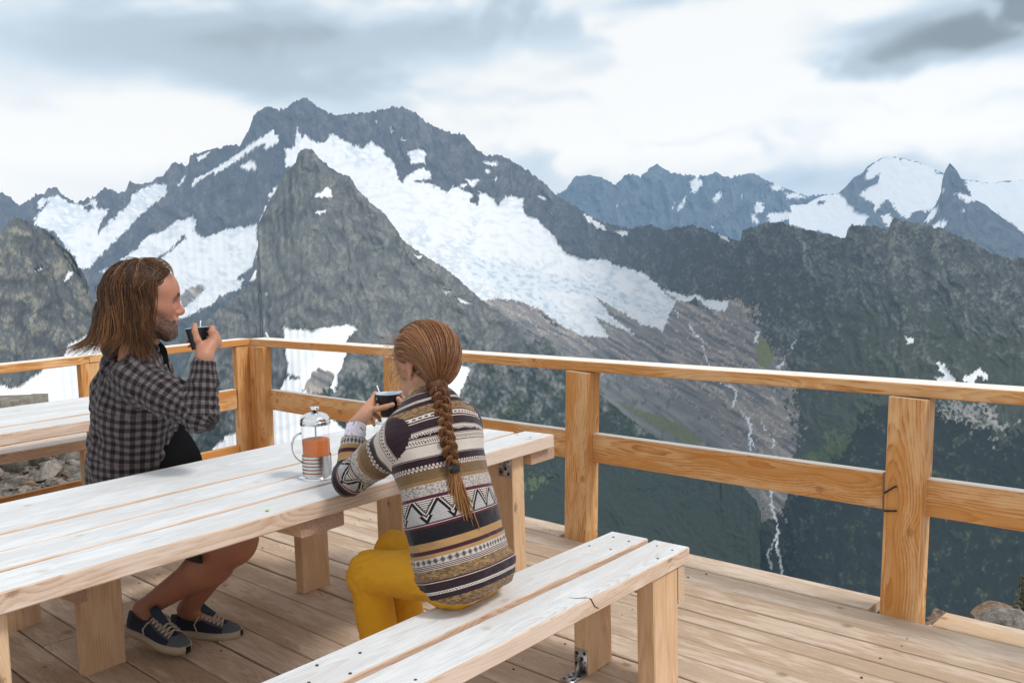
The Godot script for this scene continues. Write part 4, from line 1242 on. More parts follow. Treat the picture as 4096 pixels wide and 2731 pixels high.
# the knitted jumper: bands from the hem (bottom of the picture) up to the collar
func knit_cloth() -> StandardMaterial3D:
	var w := 256
	var h := 1024
	var im := Image.create_empty(w, h, false, Image.FORMAT_RGB8)
	var plum := Color(0.034, 0.020, 0.026)
	var black := Color(0.014, 0.014, 0.018)
	var cream := Color(0.56, 0.50, 0.45)
	var tan := Color(0.36, 0.215, 0.095)
	var wine := Color(0.085, 0.018, 0.032)
	var grey := Color(0.30, 0.28, 0.28)
	var brown := Color(0.175, 0.115, 0.065)
	# [share of the height where the band ends, kind]
	var bands := [[0.025, "rib"], [0.045, "dots"], [0.088, "plum"], [0.100, "thin"], [0.157, "brown"], [0.183, "pin"], [0.222, "fleck"], [0.241, "tan"], [0.263, "plum2"], [0.305, "tan"], [0.384, "black"], [0.396, "wine"], [0.408, "thin"], [0.512, "zigzag"], [0.520, "thin"], [0.533, "wine"],
		[0.597, "melange"], [0.614, "tan2"], [0.672, "woven"], [0.698, "dash"], [0.735, "plum"], [0.742, "thin"], [0.806, "cream"], [0.846, "dots"], [0.855, "thin"], [0.900, "plum"], [0.915, "thin"], [0.937, "dash2"], [0.945, "thin"], [1.0, "brown"]]
	var nz := noise(311, 1.0, 2)
	for j in h:
		var y := 1.0 - (j + 0.5) / h
		var k := 0
		while k < bands.size() - 1 and bands[k][0] < y: k += 1
		var y0: float = bands[k - 1][0] if k > 0 else 0.0
		var t: float = (y - y0) / (bands[k][0] - y0)
		var kind: String = bands[k][1]
		for i in w:
			var x := i / float(w)
			var c := plum
			var st := int(i / 4) # stitches
			var sj := int(j / 4)
			var spot := fposmod(st * 0.5 + sj * 0.5, 1.0) < 0.5
			var noise_ := nz.get_noise_2d(st * 0.9, sj * 2.3)
			match kind:
				"rib": c = plum.lerp(black, 0.4 if i % 8 < 4 else 0.0)
				"dots": c = black if (t > 0.28 and t < 0.72 and (st + (1 if t > 0.5 else 0)) % 3 == 0) or t < 0.1 or t > 0.92 else cream
				"plum": c = plum.lerp(black, 0.5 if absf(fposmod(x * 4.0 + t, 1.0) - 0.5) < 0.06 or absf(fposmod(x * 4.0 - t, 1.0) - 0.5) < 0.06 else 0.0)
				"plum2": c = plum.lerp(wine, 0.35)
				"thin": c = [cream, wine, plum][int(t * 2.99)]
				"brown": c = brown.lerp(tan, smoothstep(-0.1, 0.4, nz.get_noise_2d(st * 0.12, sj * 1.7))).lerp(plum, smoothstep(0.1, 0.5, nz.get_noise_2d(st * 0.10 + 90.0, sj * 1.9)) * 0.7)
				"pin": c = [cream, plum, cream, wine, cream, plum][int(t * 5.99)]
				"fleck": c = cream.lerp(black, 0.0 if absf(fposmod(x * 8.0, 1.0) - 0.5) * 2.0 + (0.35 if spot else 0.0) < absf(t * 2.0 - 1.0) + 0.35 else 1.0).lerp(grey, 0.25)
				"tan": c = tan
				"tan2": c = tan if int(t * 5.0) % 2 == 0 else (plum if st % 2 == 0 else brown)
				"black": c = black.lerp(plum, 0.3 if noise_ > 0.2 else 0.0)
				"wine": c = wine
				"zigzag":
					var p := absf(fposmod(x * 2.0, 1.0) - 0.5) * 2.0
					var q := t - p * 0.92
					c = Color(0.27, 0.26, 0.27) if sj % 2 == 0 else Color(0.48, 0.46, 0.46)
					if q > -0.08 and q < 0.16: c = black
					elif q > 0.16 and q < 0.26: c = cream
					elif q > 0.26 and q < 0.42: c = black if (st + sj) % 4 != 0 else grey
					elif q > 0.42: c = cream if sj % 3 != 0 else black
				"melange": c = cream.lerp(black, smoothstep(-0.15, 0.45, nz.get_noise_2d(st * 0.22, sj * 2.1)) * 0.85).lerp(grey, 0.3)
				"woven": c = brown.lerp(black, 0.85 if (fposmod(x * 10.0 + (t if int(x * 20.0) % 2 == 0 else -t) * 1.5, 1.0) < 0.45) == spot else 0.0).lerp(tan, 0.25)
				"dash": c = (black if st % 5 < 2 and t > 0.62 else cream) if t > 0.55 else (wine if t > 0.40 else (black if (st + 2) % 5 < 2 and t < 0.25 else cream))
				"dash2": c = black if t > 0.3 and t < 0.72 and fposmod(x * 8.0, 1.0) < 0.55 else cream
				"cream": c = cream
			# knitted loops
			var loop := 1.0 - 0.22 * float(j % 4 == 0) - 0.16 * float(i % 4 == 0) + noise_ * 0.12
			im.set_pixel(i, j, Color(c.r * loop, c.g * loop, c.b * loop).linear_to_srgb())
	var m := StandardMaterial3D.new()
	m.albedo_texture = ImageTexture.create_from_image(im)
	m.roughness = 1.0
	m.metallic_specular = 0.1
	m.rim_enabled = true
	m.rim = 0.4
	return m

# five fingers and a palm from explicit joints; each finger is a list of four or five points from the knuckle to the tip
func hand_into(fl: Flesh, wrist: Vector3, palm: Array, fingers: Array, scale: float) -> void:
	for p in palm: fl.bone(p[0], p[1], p[2] * scale, p[3] * scale, 0.014)
	for fi in fingers:
		var pts: Array = fi[0]
		var r: float = fi[1] * scale
		for i in pts.size() - 1:
			fl.bone(pts[i], pts[i + 1], r * (1.0 - 0.10 * i), r * (0.93 - 0.10 * i), 0.004)

func rel(c: Vector3, a: Array) -> Array:
	var out := []
	for p in a: out.append(c + Vector3(p[0], p[1], p[2]))
	return out

func add_flesh(into: Array, fl: Flesh, paint: Callable) -> void:
	# collects several baked pieces into one continuous mesh's arrays
	var base: int = into[0].size()
	into[0].append_array(fl.v)
	into[1].append_array(fl.n)
	for i in fl.v.size(): into[2].append(paint.call(fl.v[i], fl.n[i]))
	for i in fl.f: into[3].append(base + i)

func black_cloth() -> StandardMaterial3D:
	var m := mat(Color(0.008, 0.008, 0.009), 1.0)
	m.metallic_specular = 0.08
	return m

func cup_mesh(r_top: float, r_low: float, high: float) -> ArrayMesh:
	return lathe([[0.0, 0.0, 1], [r_low * 0.97, 0.0, 1], [r_low, 0.002, 2], [r_low * 1.01, high * 0.08, 2], [lerpf(r_low, r_top, 0.5), high * 0.5, 2], [r_top, high * 0.965, 2]], 28)

func cup_rim(r_top: float, r_low: float, high: float) -> ArrayMesh:
	return lathe([[r_top, high * 0.962, 1], [r_top * 1.055, high * 0.965, 1], [r_top * 1.07, high * 0.982, 1], [r_top * 1.05, high, 1], [r_top * 0.985, high * 0.995, 1], [r_top * 0.95, high * 0.93, 2], [lerpf(r_low, r_top, 0.45) * 0.95, high * 0.5, 2], [r_low * 0.93, high * 0.03, 2], [0.0, high * 0.03, 3]], 28)

func paper_cup(label: String, at: Vector3, tilt: Basis, stick: Vector3, handle: float) -> void:
	var o := thing("cup", label, "cup", at, "")
	o.basis = tilt
	var r := 0.0365
	var b := 0.0245
	var high := 0.076
	place("body", cup_mesh(r, b, high), mats.cup_black, o)
	place("lining", cup_rim(r, b, high), mats.cup_blue, o)
	var tea := place("tea", lathe([[0.0335, high * 0.78], [0.0, high * 0.78 + 0.0004]], 24), mats.tea_top, o)
	tea.position.y = 0.0
	# the flat loop handle
	var st := SurfaceTool.new()
	st.begin(Mesh.PRIMITIVE_TRIANGLES)
	var d := Vector3(cos(handle), 0, sin(handle))
	var s := Vector3(-sin(handle), 0, cos(handle))
	tube_into(st, [d * r * 1.0 + s * 0.011 + Vector3(0, high * 0.97, 0), d * (r + 0.012) + s * 0.010 + Vector3(0, high * 0.985, 0), d * (r + 0.019) + Vector3(0, high * 0.985, 0), d * (r + 0.012) - s * 0.010 + Vector3(0, high * 0.985, 0), d * r - s * 0.011 + Vector3(0, high * 0.97, 0)], [0.003, 0.003, 0.003, 0.003, 0.003], 6)
	tube_into(st, [d * (r + 0.017) + Vector3(0, high * 0.98, 0), d * (r + 0.016) + Vector3(0, high * 0.72, 0), d * (r - 0.002) + Vector3(0, high * 0.52, 0)], [0.003, 0.0028, 0.0025], 6)
	st.generate_normals()
	place("handle", st.commit(), mats.cup_blue, o)
	if stick != Vector3.ZERO:
		var q := thing("stir_stick", "thin white plastic stirrer leaning in " + label.substr(0, 0) + ("the cup in the man's hand" if at.x < -0.8 else "the cup in the girl's hands"), "stirrer", at)
		q.basis = tilt
		st = SurfaceTool.new()
		st.begin(Mesh.PRIMITIVE_TRIANGLES)
		tube_into(st, [Vector3(-stick.x * 0.55, high * 0.12, -stick.z * 0.55), Vector3(stick.x * 0.7, high * 0.9, stick.z * 0.7), stick], [0.0018, 0.002, 0.0024], 5)
		st.generate_normals()
		var only := place("shaft", st.commit(), mats.plastic_white, q)
		only.set_meta("label", "white plastic shaft")

func build_man() -> void:
	var o := thing("person", "man with shoulder length brown hair and beard in a grey checked shirt lifting a cup", "person")
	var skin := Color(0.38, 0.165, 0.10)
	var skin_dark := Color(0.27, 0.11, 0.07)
	var hair_root := Color(0.050, 0.024, 0.013)
	var f := Vector3(0.868, 0, -0.497)         # where the chest faces
	var r := Vector3(0.497, 0, 0.868)          # his right
	var pelvis := Vector3(-1.440, 0.55, -3.385)
	var chest := Vector3(-1.400, 0.92, -3.345)
	var collar := Vector3(-1.352, 1.085, -3.295)
	var sh_r := Vector3(-1.318, 1.032, -3.170)
	var sh_l := Vector3(-1.420, 1.030, -3.470)
	var el_r := Vector3(-1.062, 0.912, -3.062)
	var wr_r := Vector3(-1.052, 1.112, -3.100)
	var el_l := Vector3(-1.43, 0.80, -3.60)
	var wr_l := Vector3(-1.28, 0.64, -3.50)
	var hip_r := TABLE_E * 1.69 + TABLE_N * 3.2 + Vector3(0, 0.535, 0)
	var hip_l := TABLE_E * 1.87 + TABLE_N * 3.2 + Vector3(0, 0.535, 0)
	var kn_r := Vector3(-1.030, 0.395, -3.245)
	var an_r := Vector3(-1.420, 0.135, -3.345)
	var kn_l := TABLE_E * 1.93 + TABLE_N * 2.80 + Vector3(0, 0.43, 0)
	var an_l := Vector3(-1.286, 0.10, -3.43)
	var hc := Vector3(-1.300, 1.298, -3.240)   # between the ears
	var hf := Vector3(0.905, -0.05, -0.42).normalized()
	var hr := hf.cross(Vector3.UP).normalized()
	var hu := hr.cross(hf).normalized()
	var z := 1.09
	var hp := func(a: float, b: float, c: float) -> Vector3: return hc + (hf * a + hu * b + hr * c) * z
	# --- the body: trunk and legs, then the finer head and hands, one mesh
	var parts := [PackedVector3Array(), PackedVector3Array(), PackedColorArray(), PackedInt32Array()]
	var fl := Flesh.new()
	fl.bone(pelvis, chest, 0.13, 0.14, 0.04, 0.7, f)
	fl.bone(chest, collar, 0.14, 0.06, 0.05, 0.8, f)
	fl.bone(sh_r, sh_l, 0.055, 0.055, 0.04)
	fl.bone(collar, hc - Vector3(0, 0.05, 0), 0.058, 0.056, 0.03)
	fl.bone(sh_r, el_r, 0.05, 0.04, 0.03)
	fl.bone(el_r, wr_r, 0.04, 0.028, 0.02)
	fl.bone(sh_l, el_l, 0.05, 0.04, 0.03)
	fl.bone(el_l, wr_l, 0.04, 0.03, 0.02)
	for s in [[hip_r, kn_r, an_r], [hip_l, kn_l, an_l]]:
		fl.bone(s[0], s[1], 0.085, 0.060, 0.04)
		var calf: Vector3 = s[1].lerp(s[2], 0.33) + Vector3(-0.02, -0.012, 0.0)
		fl.bone(s[1], calf, 0.057, 0.060, 0.03)
		fl.bone(calf, s[2], 0.060, 0.036, 0.03)
		fl.bone(s[1] + Vector3(0.018, 0.008, 0.0), s[1] + Vector3(0.018, 0.008, 0.0), 0.048, 0.048, 0.03)
	fl.bone(an_r, Vector3(-1.30, 0.055, -3.25), 0.036, 0.032, 0.02)
	fl.bone(an_l, Vector3(-1.17, 0.045, -3.405), 0.036, 0.032, 0.02)
	fl.bake(0.012)
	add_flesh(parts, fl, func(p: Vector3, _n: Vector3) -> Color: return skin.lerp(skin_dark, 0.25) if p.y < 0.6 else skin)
	# --- head
	fl = Flesh.new()
	fl.bone(hp.call(-0.030, 0.038, 0), hp.call(0.032, 0.040, 0), 0.078 * z, 0.072 * z, 0.03)
	fl.bone(hp.call(0.048, 0.030, -0.02), hp.call(0.048, 0.030, 0.02), 0.046 * z, 0.046 * z, 0.03)
	fl.bone(hp.call(0.048, 0.0, 0), hp.call(0.056, -0.075, 0), 0.050 * z, 0.036 * z, 0.03)
	for s in [-1, 1]:
		fl.bone(hp.call(0.052, -0.022, 0.040 * s), hp.call(0.030, -0.018, 0.052 * s), 0.025 * z, 0.022 * z, 0.03)
		fl.bone(hp.call(-0.005, -0.055, 0.050 * s), hp.call(0.066, -0.100, 0.018 * s), 0.022 * z, 0.020 * z, 0.025)
		fl.bone(hp.call(0.083, 0.021, 0.008 * s), hp.call(0.072, 0.022, 0.040 * s), 0.0125 * z, 0.012 * z, 0.014)
		fl.bone(hp.call(0.104, -0.036, 0.004 * s), hp.call(0.098, -0.037, 0.013 * s), 0.0085 * z, 0.0085 * z, 0.008)
		fl.bone(hp.call(-0.010, 0.01, 0.072 * s), hp.call(-0.008, -0.03, 0.072 * s), 0.012 * z, 0.010 * z, 0.01, 0.5, hr)
	fl.bone(hp.call(0.078, -0.104, 0), hp.call(0.070, -0.108, 0), 0.021 * z, 0.022 * z, 0.025)
	fl.bone(hp.call(0.083, 0.012, 0), hp.call(0.113, -0.030, 0), 0.0095 * z, 0.0105 * z, 0.014)
	fl.bone(hp.call(0.092, -0.060, -0.014), hp.call(0.092, -0.060, 0.014), 0.0085 * z, 0.0085 * z, 0.010)
	fl.bone(hp.call(0.089, -0.074, -0.012), hp.call(0.089, -0.074, 0.012), 0.0085 * z, 0.0085 * z, 0.008)
	fl.bone(hp.call(0.084, -0.052, 0), hp.call(0.082, -0.090, 0), 0.012 * z, 0.012 * z, 0.015)
	for s in [-1, 1]:
		fl.bone(hp.call(0.098, 0.000, 0.033 * s), hp.call(0.094, 0.000, 0.040 * s), 0.018 * z, 0.016 * z, 0.012, 1.0, Vector3.ZERO, true)
		fl.bone(hp.call(0.0705, 0.001, 0.033 * s), hp.call(0.0705, 0.001, 0.033 * s), 0.0135 * z, 0.0135 * z, 0.003)
	fl.bone(hp.call(-0.02, -0.05, 0), hp.call(-0.035, -0.16, 0), 0.056 * z, 0.058 * z, 0.03)
	fl.bake(0.0038)
	var fuzz := noise(331, 60.0, 3)
	var face := func(p: Vector3, _n: Vector3) -> Color:
		var q := (p - hc) / z
		var a := q.dot(hf)
		var b := q.dot(hu)
		var c := absf(q.dot(hr))
		var col := skin
		var m := fuzz.get_noise_3dv(p)
		# redder nose and cheeks
		col = col.lerp(Color(0.44, 0.15, 0.10), smoothstep(0.05, 0.0, Vector2(a - 0.10, b + 0.03).length()) * 0.5)
		# beard: below a line from the ear to under the nose
		var line := -0.050 - (a - 0.02) * 0.10 - maxf(0.0, 0.03 - c) * 0.25
		var beard := smoothstep(0.012, -0.014, b - line + m * 0.012) * smoothstep(-0.05, -0.02, a)
		if absf(b + 0.067) < 0.010 and c < 0.022 and a > 0.085: beard *= 0.35
		col = col.lerp(Color(0.045, 0.022, 0.014).lerp(Color(0.12, 0.06, 0.035), smoothstep(-0.3, 0.4, m)), beard * 0.95)
		# brows, lids, lips
		if absf(b - 0.025) < 0.006 and a > 0.068 and c > 0.012 and c < 0.047: col = Color(0.06, 0.03, 0.018)
		if absf(b + 0.067) < 0.007 and c < 0.020 and a > 0.090: col = Color(0.30, 0.10, 0.08)
		var eye := (p - (hp.call(0.0705, 0.001, 0.033 * signf(q.dot(hr))) as Vector3)).length() / z
		if eye < 0.0148 and absf(b - 0.000) < 0.0055 and a > 0.07: col = Color(0.30, 0.26, 0.24) if c > 0.038 or c < 0.027 else Color(0.03, 0.02, 0.015)
		elif eye < 0.0165 and absf(b - 0.004) < 0.006 and a > 0.07: col = Color(0.10, 0.045, 0.03)
		return col
	add_flesh(parts, fl, face)
	# --- the right hand round the cup, the left one resting on the table's edge
	fl = Flesh.new()
	var cc := Vector3(-1.088, 1.172, -3.148)
	var w := wr_r
	fl.bone(wr_r - (wr_r - el_r).normalized() * 0.06, wr_r, 0.029, 0.026, 0.01)
	var palm := [[w, cc + Vector3(0.040, -0.030, 0.020), 0.025, 0.024], [w, cc + Vector3(0.060, -0.012, 0.012), 0.022, 0.018], [cc + Vector3(0.055, 0.018, 0.012), cc + Vector3(0.068, -0.024, -0.004), 0.015, 0.015], [w, cc + Vector3(0.022, -0.030, 0.036), 0.022, 0.018]]
	hand_into(fl, w, palm, [
		[rel(cc, [[0.054, 0.022, 0.010], [0.044, 0.030, -0.026], [0.012, 0.026, -0.046], [-0.016, 0.018, -0.042]]), 0.0095],
		[rel(cc, [[0.064, 0.008, 0.004], [0.052, 0.010, -0.034], [0.012, 0.006, -0.050], [-0.030, 0.002, -0.034], [-0.038, 0.0, -0.016]]), 0.0098],
		[rel(cc, [[0.068, -0.008, 0.000], [0.050, -0.014, -0.032], [0.010, -0.014, -0.046], [-0.032, -0.014, -0.026], [-0.040, -0.014, 0.004]]), 0.0095],
		[rel(cc, [[0.066, -0.024, -0.002], [0.046, -0.032, -0.026], [0.008, -0.032, -0.036], [-0.026, -0.030, -0.016], [-0.030, -0.029, 0.010]]), 0.0085],
		[rel(cc, [[0.026, -0.034, 0.034], [0.014, -0.004, 0.046], [0.006, 0.024, 0.044], [0.003, 0.044, 0.032]]), 0.0125]], 1.0)
	fl.bake(0.003)
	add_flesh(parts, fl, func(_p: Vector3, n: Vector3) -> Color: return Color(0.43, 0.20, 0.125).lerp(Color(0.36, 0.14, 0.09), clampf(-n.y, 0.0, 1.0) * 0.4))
	fl = Flesh.new()
	var hl := Vector3(-1.24, 0.60, -3.45)
	fl.bone(wr_l, hl, 0.027, 0.024, 0.01)
	for k in 4:
		var q := hl + Vector3(0.02 - 0.012 * k, 0.0, 0.012 + 0.017 * (k - 1.5))
		fl.bone(hl, q, 0.022, 0.016, 0.01)
		fl.bone(q, q + Vector3(0.045, -0.012, 0.02), 0.0095, 0.009, 0.004)
		fl.bone(q + Vector3(0.045, -0.012, 0.02), q + Vector3(0.062, -0.018, 0.03), 0.009, 0.0078, 0.004)
	fl.bone(hl + Vector3(-0.01, 0, 0.02), hl + Vector3(0.02, -0.01, 0.06), 0.013, 0.010, 0.006)
	fl.bake(0.0045)
	add_flesh(parts, fl, func(_p: Vector3, _n: Vector3) -> Color: return skin)
	var body := vertex_mat(0.5)
	body.subsurf_scatter_enabled = true
	body.subsurf_scatter_strength = 0.08
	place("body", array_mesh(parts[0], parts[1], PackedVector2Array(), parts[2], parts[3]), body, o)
	# --- clothes
	fl = Flesh.new()
	fl.bone(pelvis + Vector3(-0.012, 0.02, 0), Vector3(-1.437, 0.74, -3.37), 0.186, 0.178, 0.05, 0.82, f)
	fl.bone(Vector3(-1.437, 0.74, -3.37), Vector3(-1.400, 0.94, -3.34), 0.178, 0.182, 0.05, 0.80, f)
	fl.bone(Vector3(-1.395, 0.94, -3.34), Vector3(-1.375, 1.03, -3.32), 0.178, 0.125, 0.06, 0.75, f)
	fl.bone(sh_r, sh_l, 0.066, 0.066, 0.06)
	fl.bone(Vector3(-1.375, 1.05, -3.32), Vector3(-1.345, 1.115, -3.29), 0.095, 0.070, 0.05)
	fl.bone(sh_r, sh_r.lerp(el_r, 0.5), 0.073, 0.069, 0.05)
	fl.bone(sh_r.lerp(el_r, 0.5), el_r, 0.069, 0.058, 0.03)
	fl.bone(el_r, el_r.lerp(wr_r, 0.5), 0.058, 0.050, 0.02)
	fl.bone(el_r.lerp(wr_r, 0.5), wr_r - Vector3(0, 0.01, 0), 0.050, 0.039, 0.02)
	fl.bone(sh_l, el_l, 0.072, 0.062, 0.05)
	fl.bone(el_l, wr_l, 0.06, 0.044, 0.03)
	fl.cut(wr_r - Vector3(0, 0.012, 0), wr_r - el_r + Vector3(0.03, 0, 0.02), 0.10)
	fl.cut(wr_l, wr_l - el_l, 0.09)
	fl.bake(0.0085)
	var fold := noise(341, 1.0, 3)
	var arm := Chain.new([sh_r - r * 0.02, sh_r.lerp(el_r, 0.5), el_r, wr_r], Vector3.UP, 0.066, 0.0)
	var arm_l := Chain.new([sh_l, el_l, wr_l], Vector3.UP, 0.066, 0.0)
	var trunk := Chain.new([pelvis - Vector3(0, 0.1, 0), Vector3(-1.425, 0.74, -3.37), Vector3(-1.395, 0.94, -3.34), collar + Vector3(0, 0.05, 0)], f, 0.155, 0.0)
	trunk.reach = 0.16
	fl.push(func(p: Vector3, _n: Vector3) -> float:
		var on_arm: bool = arm.nearest(p)[0] < 0.085 and p.x > -1.30
		if on_arm:
			var w2 := arm.uv(p, 99.0)
			var bend := exp(-pow((w2.y - 0.31) / 0.09, 2.0))
			var crease := maxf(0.0, 1.0 - absf(fold.get_noise_2d(w2.y * 13.0 + w2.x * 12.0, w2.x * 5.0)) * 5.0)
			return fold.get_noise_2d(w2.y * 30.0 + w2.x * 9.0, w2.x * 7.0) * (0.005 + bend * 0.010) + sin(w2.y * 120.0 + w2.x * 30.0) * 0.0028 * bend + crease * 0.005
		var crease := maxf(0.0, 1.0 - absf(fold.get_noise_3d(p.x * 6.0 + p.y * 4.0, p.y * 3.5 - p.x * 2.0, p.z * 6.0)) * 5.0)
		return crease * 0.008 + fold.get_noise_3d(p.x * 7.0 + p.y * 5.0, p.y * 3.0 - p.x * 4.0, p.z * 8.0) * 0.014 + fold.get_noise_3d(p.x * 18.0, p.y * 6.0, p.z * 18.0) * 0.004)
	var plaid := plaid_cloth()
	place("shirt", skin_mesh(fl, [trunk, arm, arm_l], Vector2(0.118, 0.118)), plaid, o)
	# collar of the shirt, standing round the neck
	fl = Flesh.new()
	for k in 9:
		var a := -2.0 + 4.0 * k / 8.0
		var b2 := -2.0 + 4.0 * (k + 1) / 8.0
		var c0 := Vector3(-1.338, 1.135, -3.288)
		if k < 8: fl.bone(c0 - f * cos(a) * 0.074 + r * sin(a) * 0.074 + Vector3(0, 0.012 - 0.02 * absf(a) / 2.0, 0), c0 - f * cos(b2) * 0.074 + r * sin(b2) * 0.074 + Vector3(0, 0.012 - 0.02 * absf(b2) / 2.0, 0), 0.018, 0.018, 0.01)
	fl.bake(0.007)
	place("collar", skin_mesh(fl, [Chain.new([Vector3(-1.338, 1.05, -3.288), Vector3(-1.338, 1.20, -3.288)], f, 0.08)], Vector2(0.118, 0.118)), plaid, o)
	fl = Flesh.new()
	fl.bone(Vector3(-1.375, 0.55, -3.42), Vector3(-1.355, 0.66, -3.41), 0.155, 0.150, 0.04)
	fl.bone(Vector3(-1.355, 0.66, -3.41), Vector3(-1.375, 0.86, -3.37), 0.148, 0.112, 0.04)
	fl.bone(Vector3(-1.375, 0.86, -3.37), Vector3(-1.365, 1.00, -3.345), 0.112, 0.085, 0.04)
	fl.bone(Vector3(-1.340, 1.03, -3.33), Vector3(-1.315, 1.10, -3.29), 0.075, 0.062, 0.04)
	fl.bake(0.012)
	place("t_shirt", skin_mesh(fl), black_cloth(), o)
	fl = Flesh.new()
	for s in [[hip_r, kn_r], [hip_l, kn_l]]:
		fl.bone(s[0], s[0].lerp(s[1], 0.80), 0.105, 0.092, 0.04)
		fl.cut(s[0].lerp(s[1], 0.82), s[1] - s[0], 0.13)
	fl.bone(pelvis, pelvis + Vector3(0, 0.05, 0), 0.15, 0.15, 0.05, 0.8, f)
	fl.bake(0.011)
	fl.push(func(p: Vector3, _n: Vector3) -> float: return fold.get_noise_3d(p.x * 14.0, p.y * 10.0, p.z * 14.0) * 0.006)
	place("shorts", skin_mesh(fl), mat(Color(0.028, 0.026, 0.026), 0.95), o)
	# --- hair: a dark mass underneath, hundreds of separate locks over it
	fl = Flesh.new()
	fl.bone(hp.call(-0.034, 0.045, 0), hp.call(0.026, 0.052, 0), 0.078 * z, 0.066 * z, 0.02)
	fl.bone(hp.call(-0.055, 0.02, 0), hp.call(-0.095, -0.150, 0), 0.066 * z, 0.040 * z, 0.03)
	for s in [-1, 1]:
		fl.bone(hp.call(-0.010, 0.03, 0.036 * s), hp.call(-0.020, -0.095, 0.050 * s), 0.040 * z, 0.024 * z, 0.02)
		fl.bone(hp.call(-0.05, 0.02, 0.040 * s), hp.call(-0.06, -0.110, 0.045 * s), 0.042 * z, 0.026 * z, 0.02)
	fl.bake(0.007)
	var hair_mat := vertex_mat(0.45)
	hair_mat.metallic_specular = 0.4
	var hm := place("hair", skin_mesh(fl, [], Vector2.ONE, func(_p: Vector3, _n: Vector3) -> Color: return Color(0.034, 0.017, 0.010)), hair_mat, o)
	var locks := []
	var rn := RandomNumberGenerator.new()
	rn.seed = 351
	for c in 240:
		# hair falls in clumps: one course for each, its hairs strewn about it
		var psi0 := rn.randf_range(0.30, PI) * (1 if rn.randf() < 0.66 else -1)
		var high0 := rn.randf_range(0.15, 1.45)
		if absf(psi0) < 1.0: high0 = rn.randf_range(0.75, 1.40)
		var len0 := rn.randf_range(0.74, 1.10)
		var lift0 := rn.randf_range(0.97, 1.07)
		var flick0 := rn.randf_range(-1.0, 1.0)
		var hang0 := maxf(absf(psi0), 1.48 + rn.randf_range(-0.16, 0.25)) * signf(psi0)
		var wave := rn.randf_range(0.002, 0.010)
		var phase := rn.randf() * TAU
		var tone0 := rn.randf()
		for k in 13:
			var psi := psi0 + rn.randfn() * 0.05
			var high := high0 + rn.randfn() * 0.05
			var hang := hang0 + rn.randfn() * 0.05
			var lift := lift0 + rn.randfn() * 0.010
			var len := len0 * rn.randf_range(0.86, 1.05)
			var flick := flick0 + rn.randfn() * 0.25
			var gather := rn.randfn() * 0.004
			var pts := []
			for i in 11:
				var t := i / 10.0
				var q: Vector3
				if t < 0.4:
					var e := lerpf(high, 0.0, t / 0.4)
					var ps := lerpf(psi, hang, smoothstep(0.0, 1.0, t / 0.4))
					q = Vector3(-0.012 + cos(ps) * cos(e) * 0.114 * lift, 0.044 + sin(e) * 0.092 * lift, sin(ps) * cos(e) * 0.090 * lift)
				else:
					var d := (t - 0.4) / 0.6 * len
					var back := maxf(0.0, -cos(hang))
					var spread := 1.0 + d * d * (0.04 + 0.30 * back) + flick * 0.05 * d
					q = Vector3(-0.012 + cos(hang) * 0.114 * lift * spread - 0.010 * d + sin(d * 6.5 + phase) * wave + gather * (1.0 - d), 0.044 - d * 0.212, sin(hang) * 0.090 * lift * (1.0 + d * 0.10) + cos(d * 5.0 + phase) * wave * 0.8)
					if d > 0.75: q += Vector3((-0.16 * back + 0.10 * flick) * (d - 0.75), 0.06 * back * (d - 0.75), 0.06 * flick * (d - 0.75))
				pts.append(hp.call(q.x, q.y, q.z))
			var tone := clampf(tone0 + rn.randfn() * 0.18, 0.0, 1.0)
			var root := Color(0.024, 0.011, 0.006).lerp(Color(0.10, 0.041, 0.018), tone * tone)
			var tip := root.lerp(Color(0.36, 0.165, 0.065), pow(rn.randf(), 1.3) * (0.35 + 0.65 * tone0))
			if rn.randf() < 0.05: root = Color(0.33, 0.16, 0.07)
			locks.append([pts, rn.randf_range(0.0008, 0.0017), root, tip])
	for k in 110:
		# loose hairs blown over the crown
		var psi := rn.randf_range(0.2, 3.0)
		var pts := []
		var up := rn.randf_range(0.9, 1.4)
		for i in 7:
			var t := i / 6.0
			pts.append(hp.call(-0.01 + cos(psi - t * 0.9) * 0.095 * cos(up - t), 0.045 + sin(up - t * 0.6) * 0.098 * (1.0 + 0.10 * sin(t * 3.0)), sin(psi) * cos(up - t * 0.5) * 0.09))
		locks.append([pts, 0.0007, Color(0.16, 0.08, 0.04), Color(0.30, 0.17, 0.09)])
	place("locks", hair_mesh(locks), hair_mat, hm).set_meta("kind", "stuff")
	# --- shoes
	sneaker(o, Vector3(-1.475, 0.062, -3.335), Vector3(-1.208, 0.022, -3.198))
	sneaker(o, Vector3(-1.352, 0.0, -3.437), Vector3(-1.070, 0.0, -3.388))
	# --- what he holds
	paper_cup("black cup with a pale blue rim raised in the man's hand", cc + Vector3(0.0, -0.042, -0.006), Basis(Vector3(0, 0, 1), 0.10) * Basis(Vector3(1, 0, 0), -0.06), Vector3(0.022, 0.098, 0.010), -1.3)

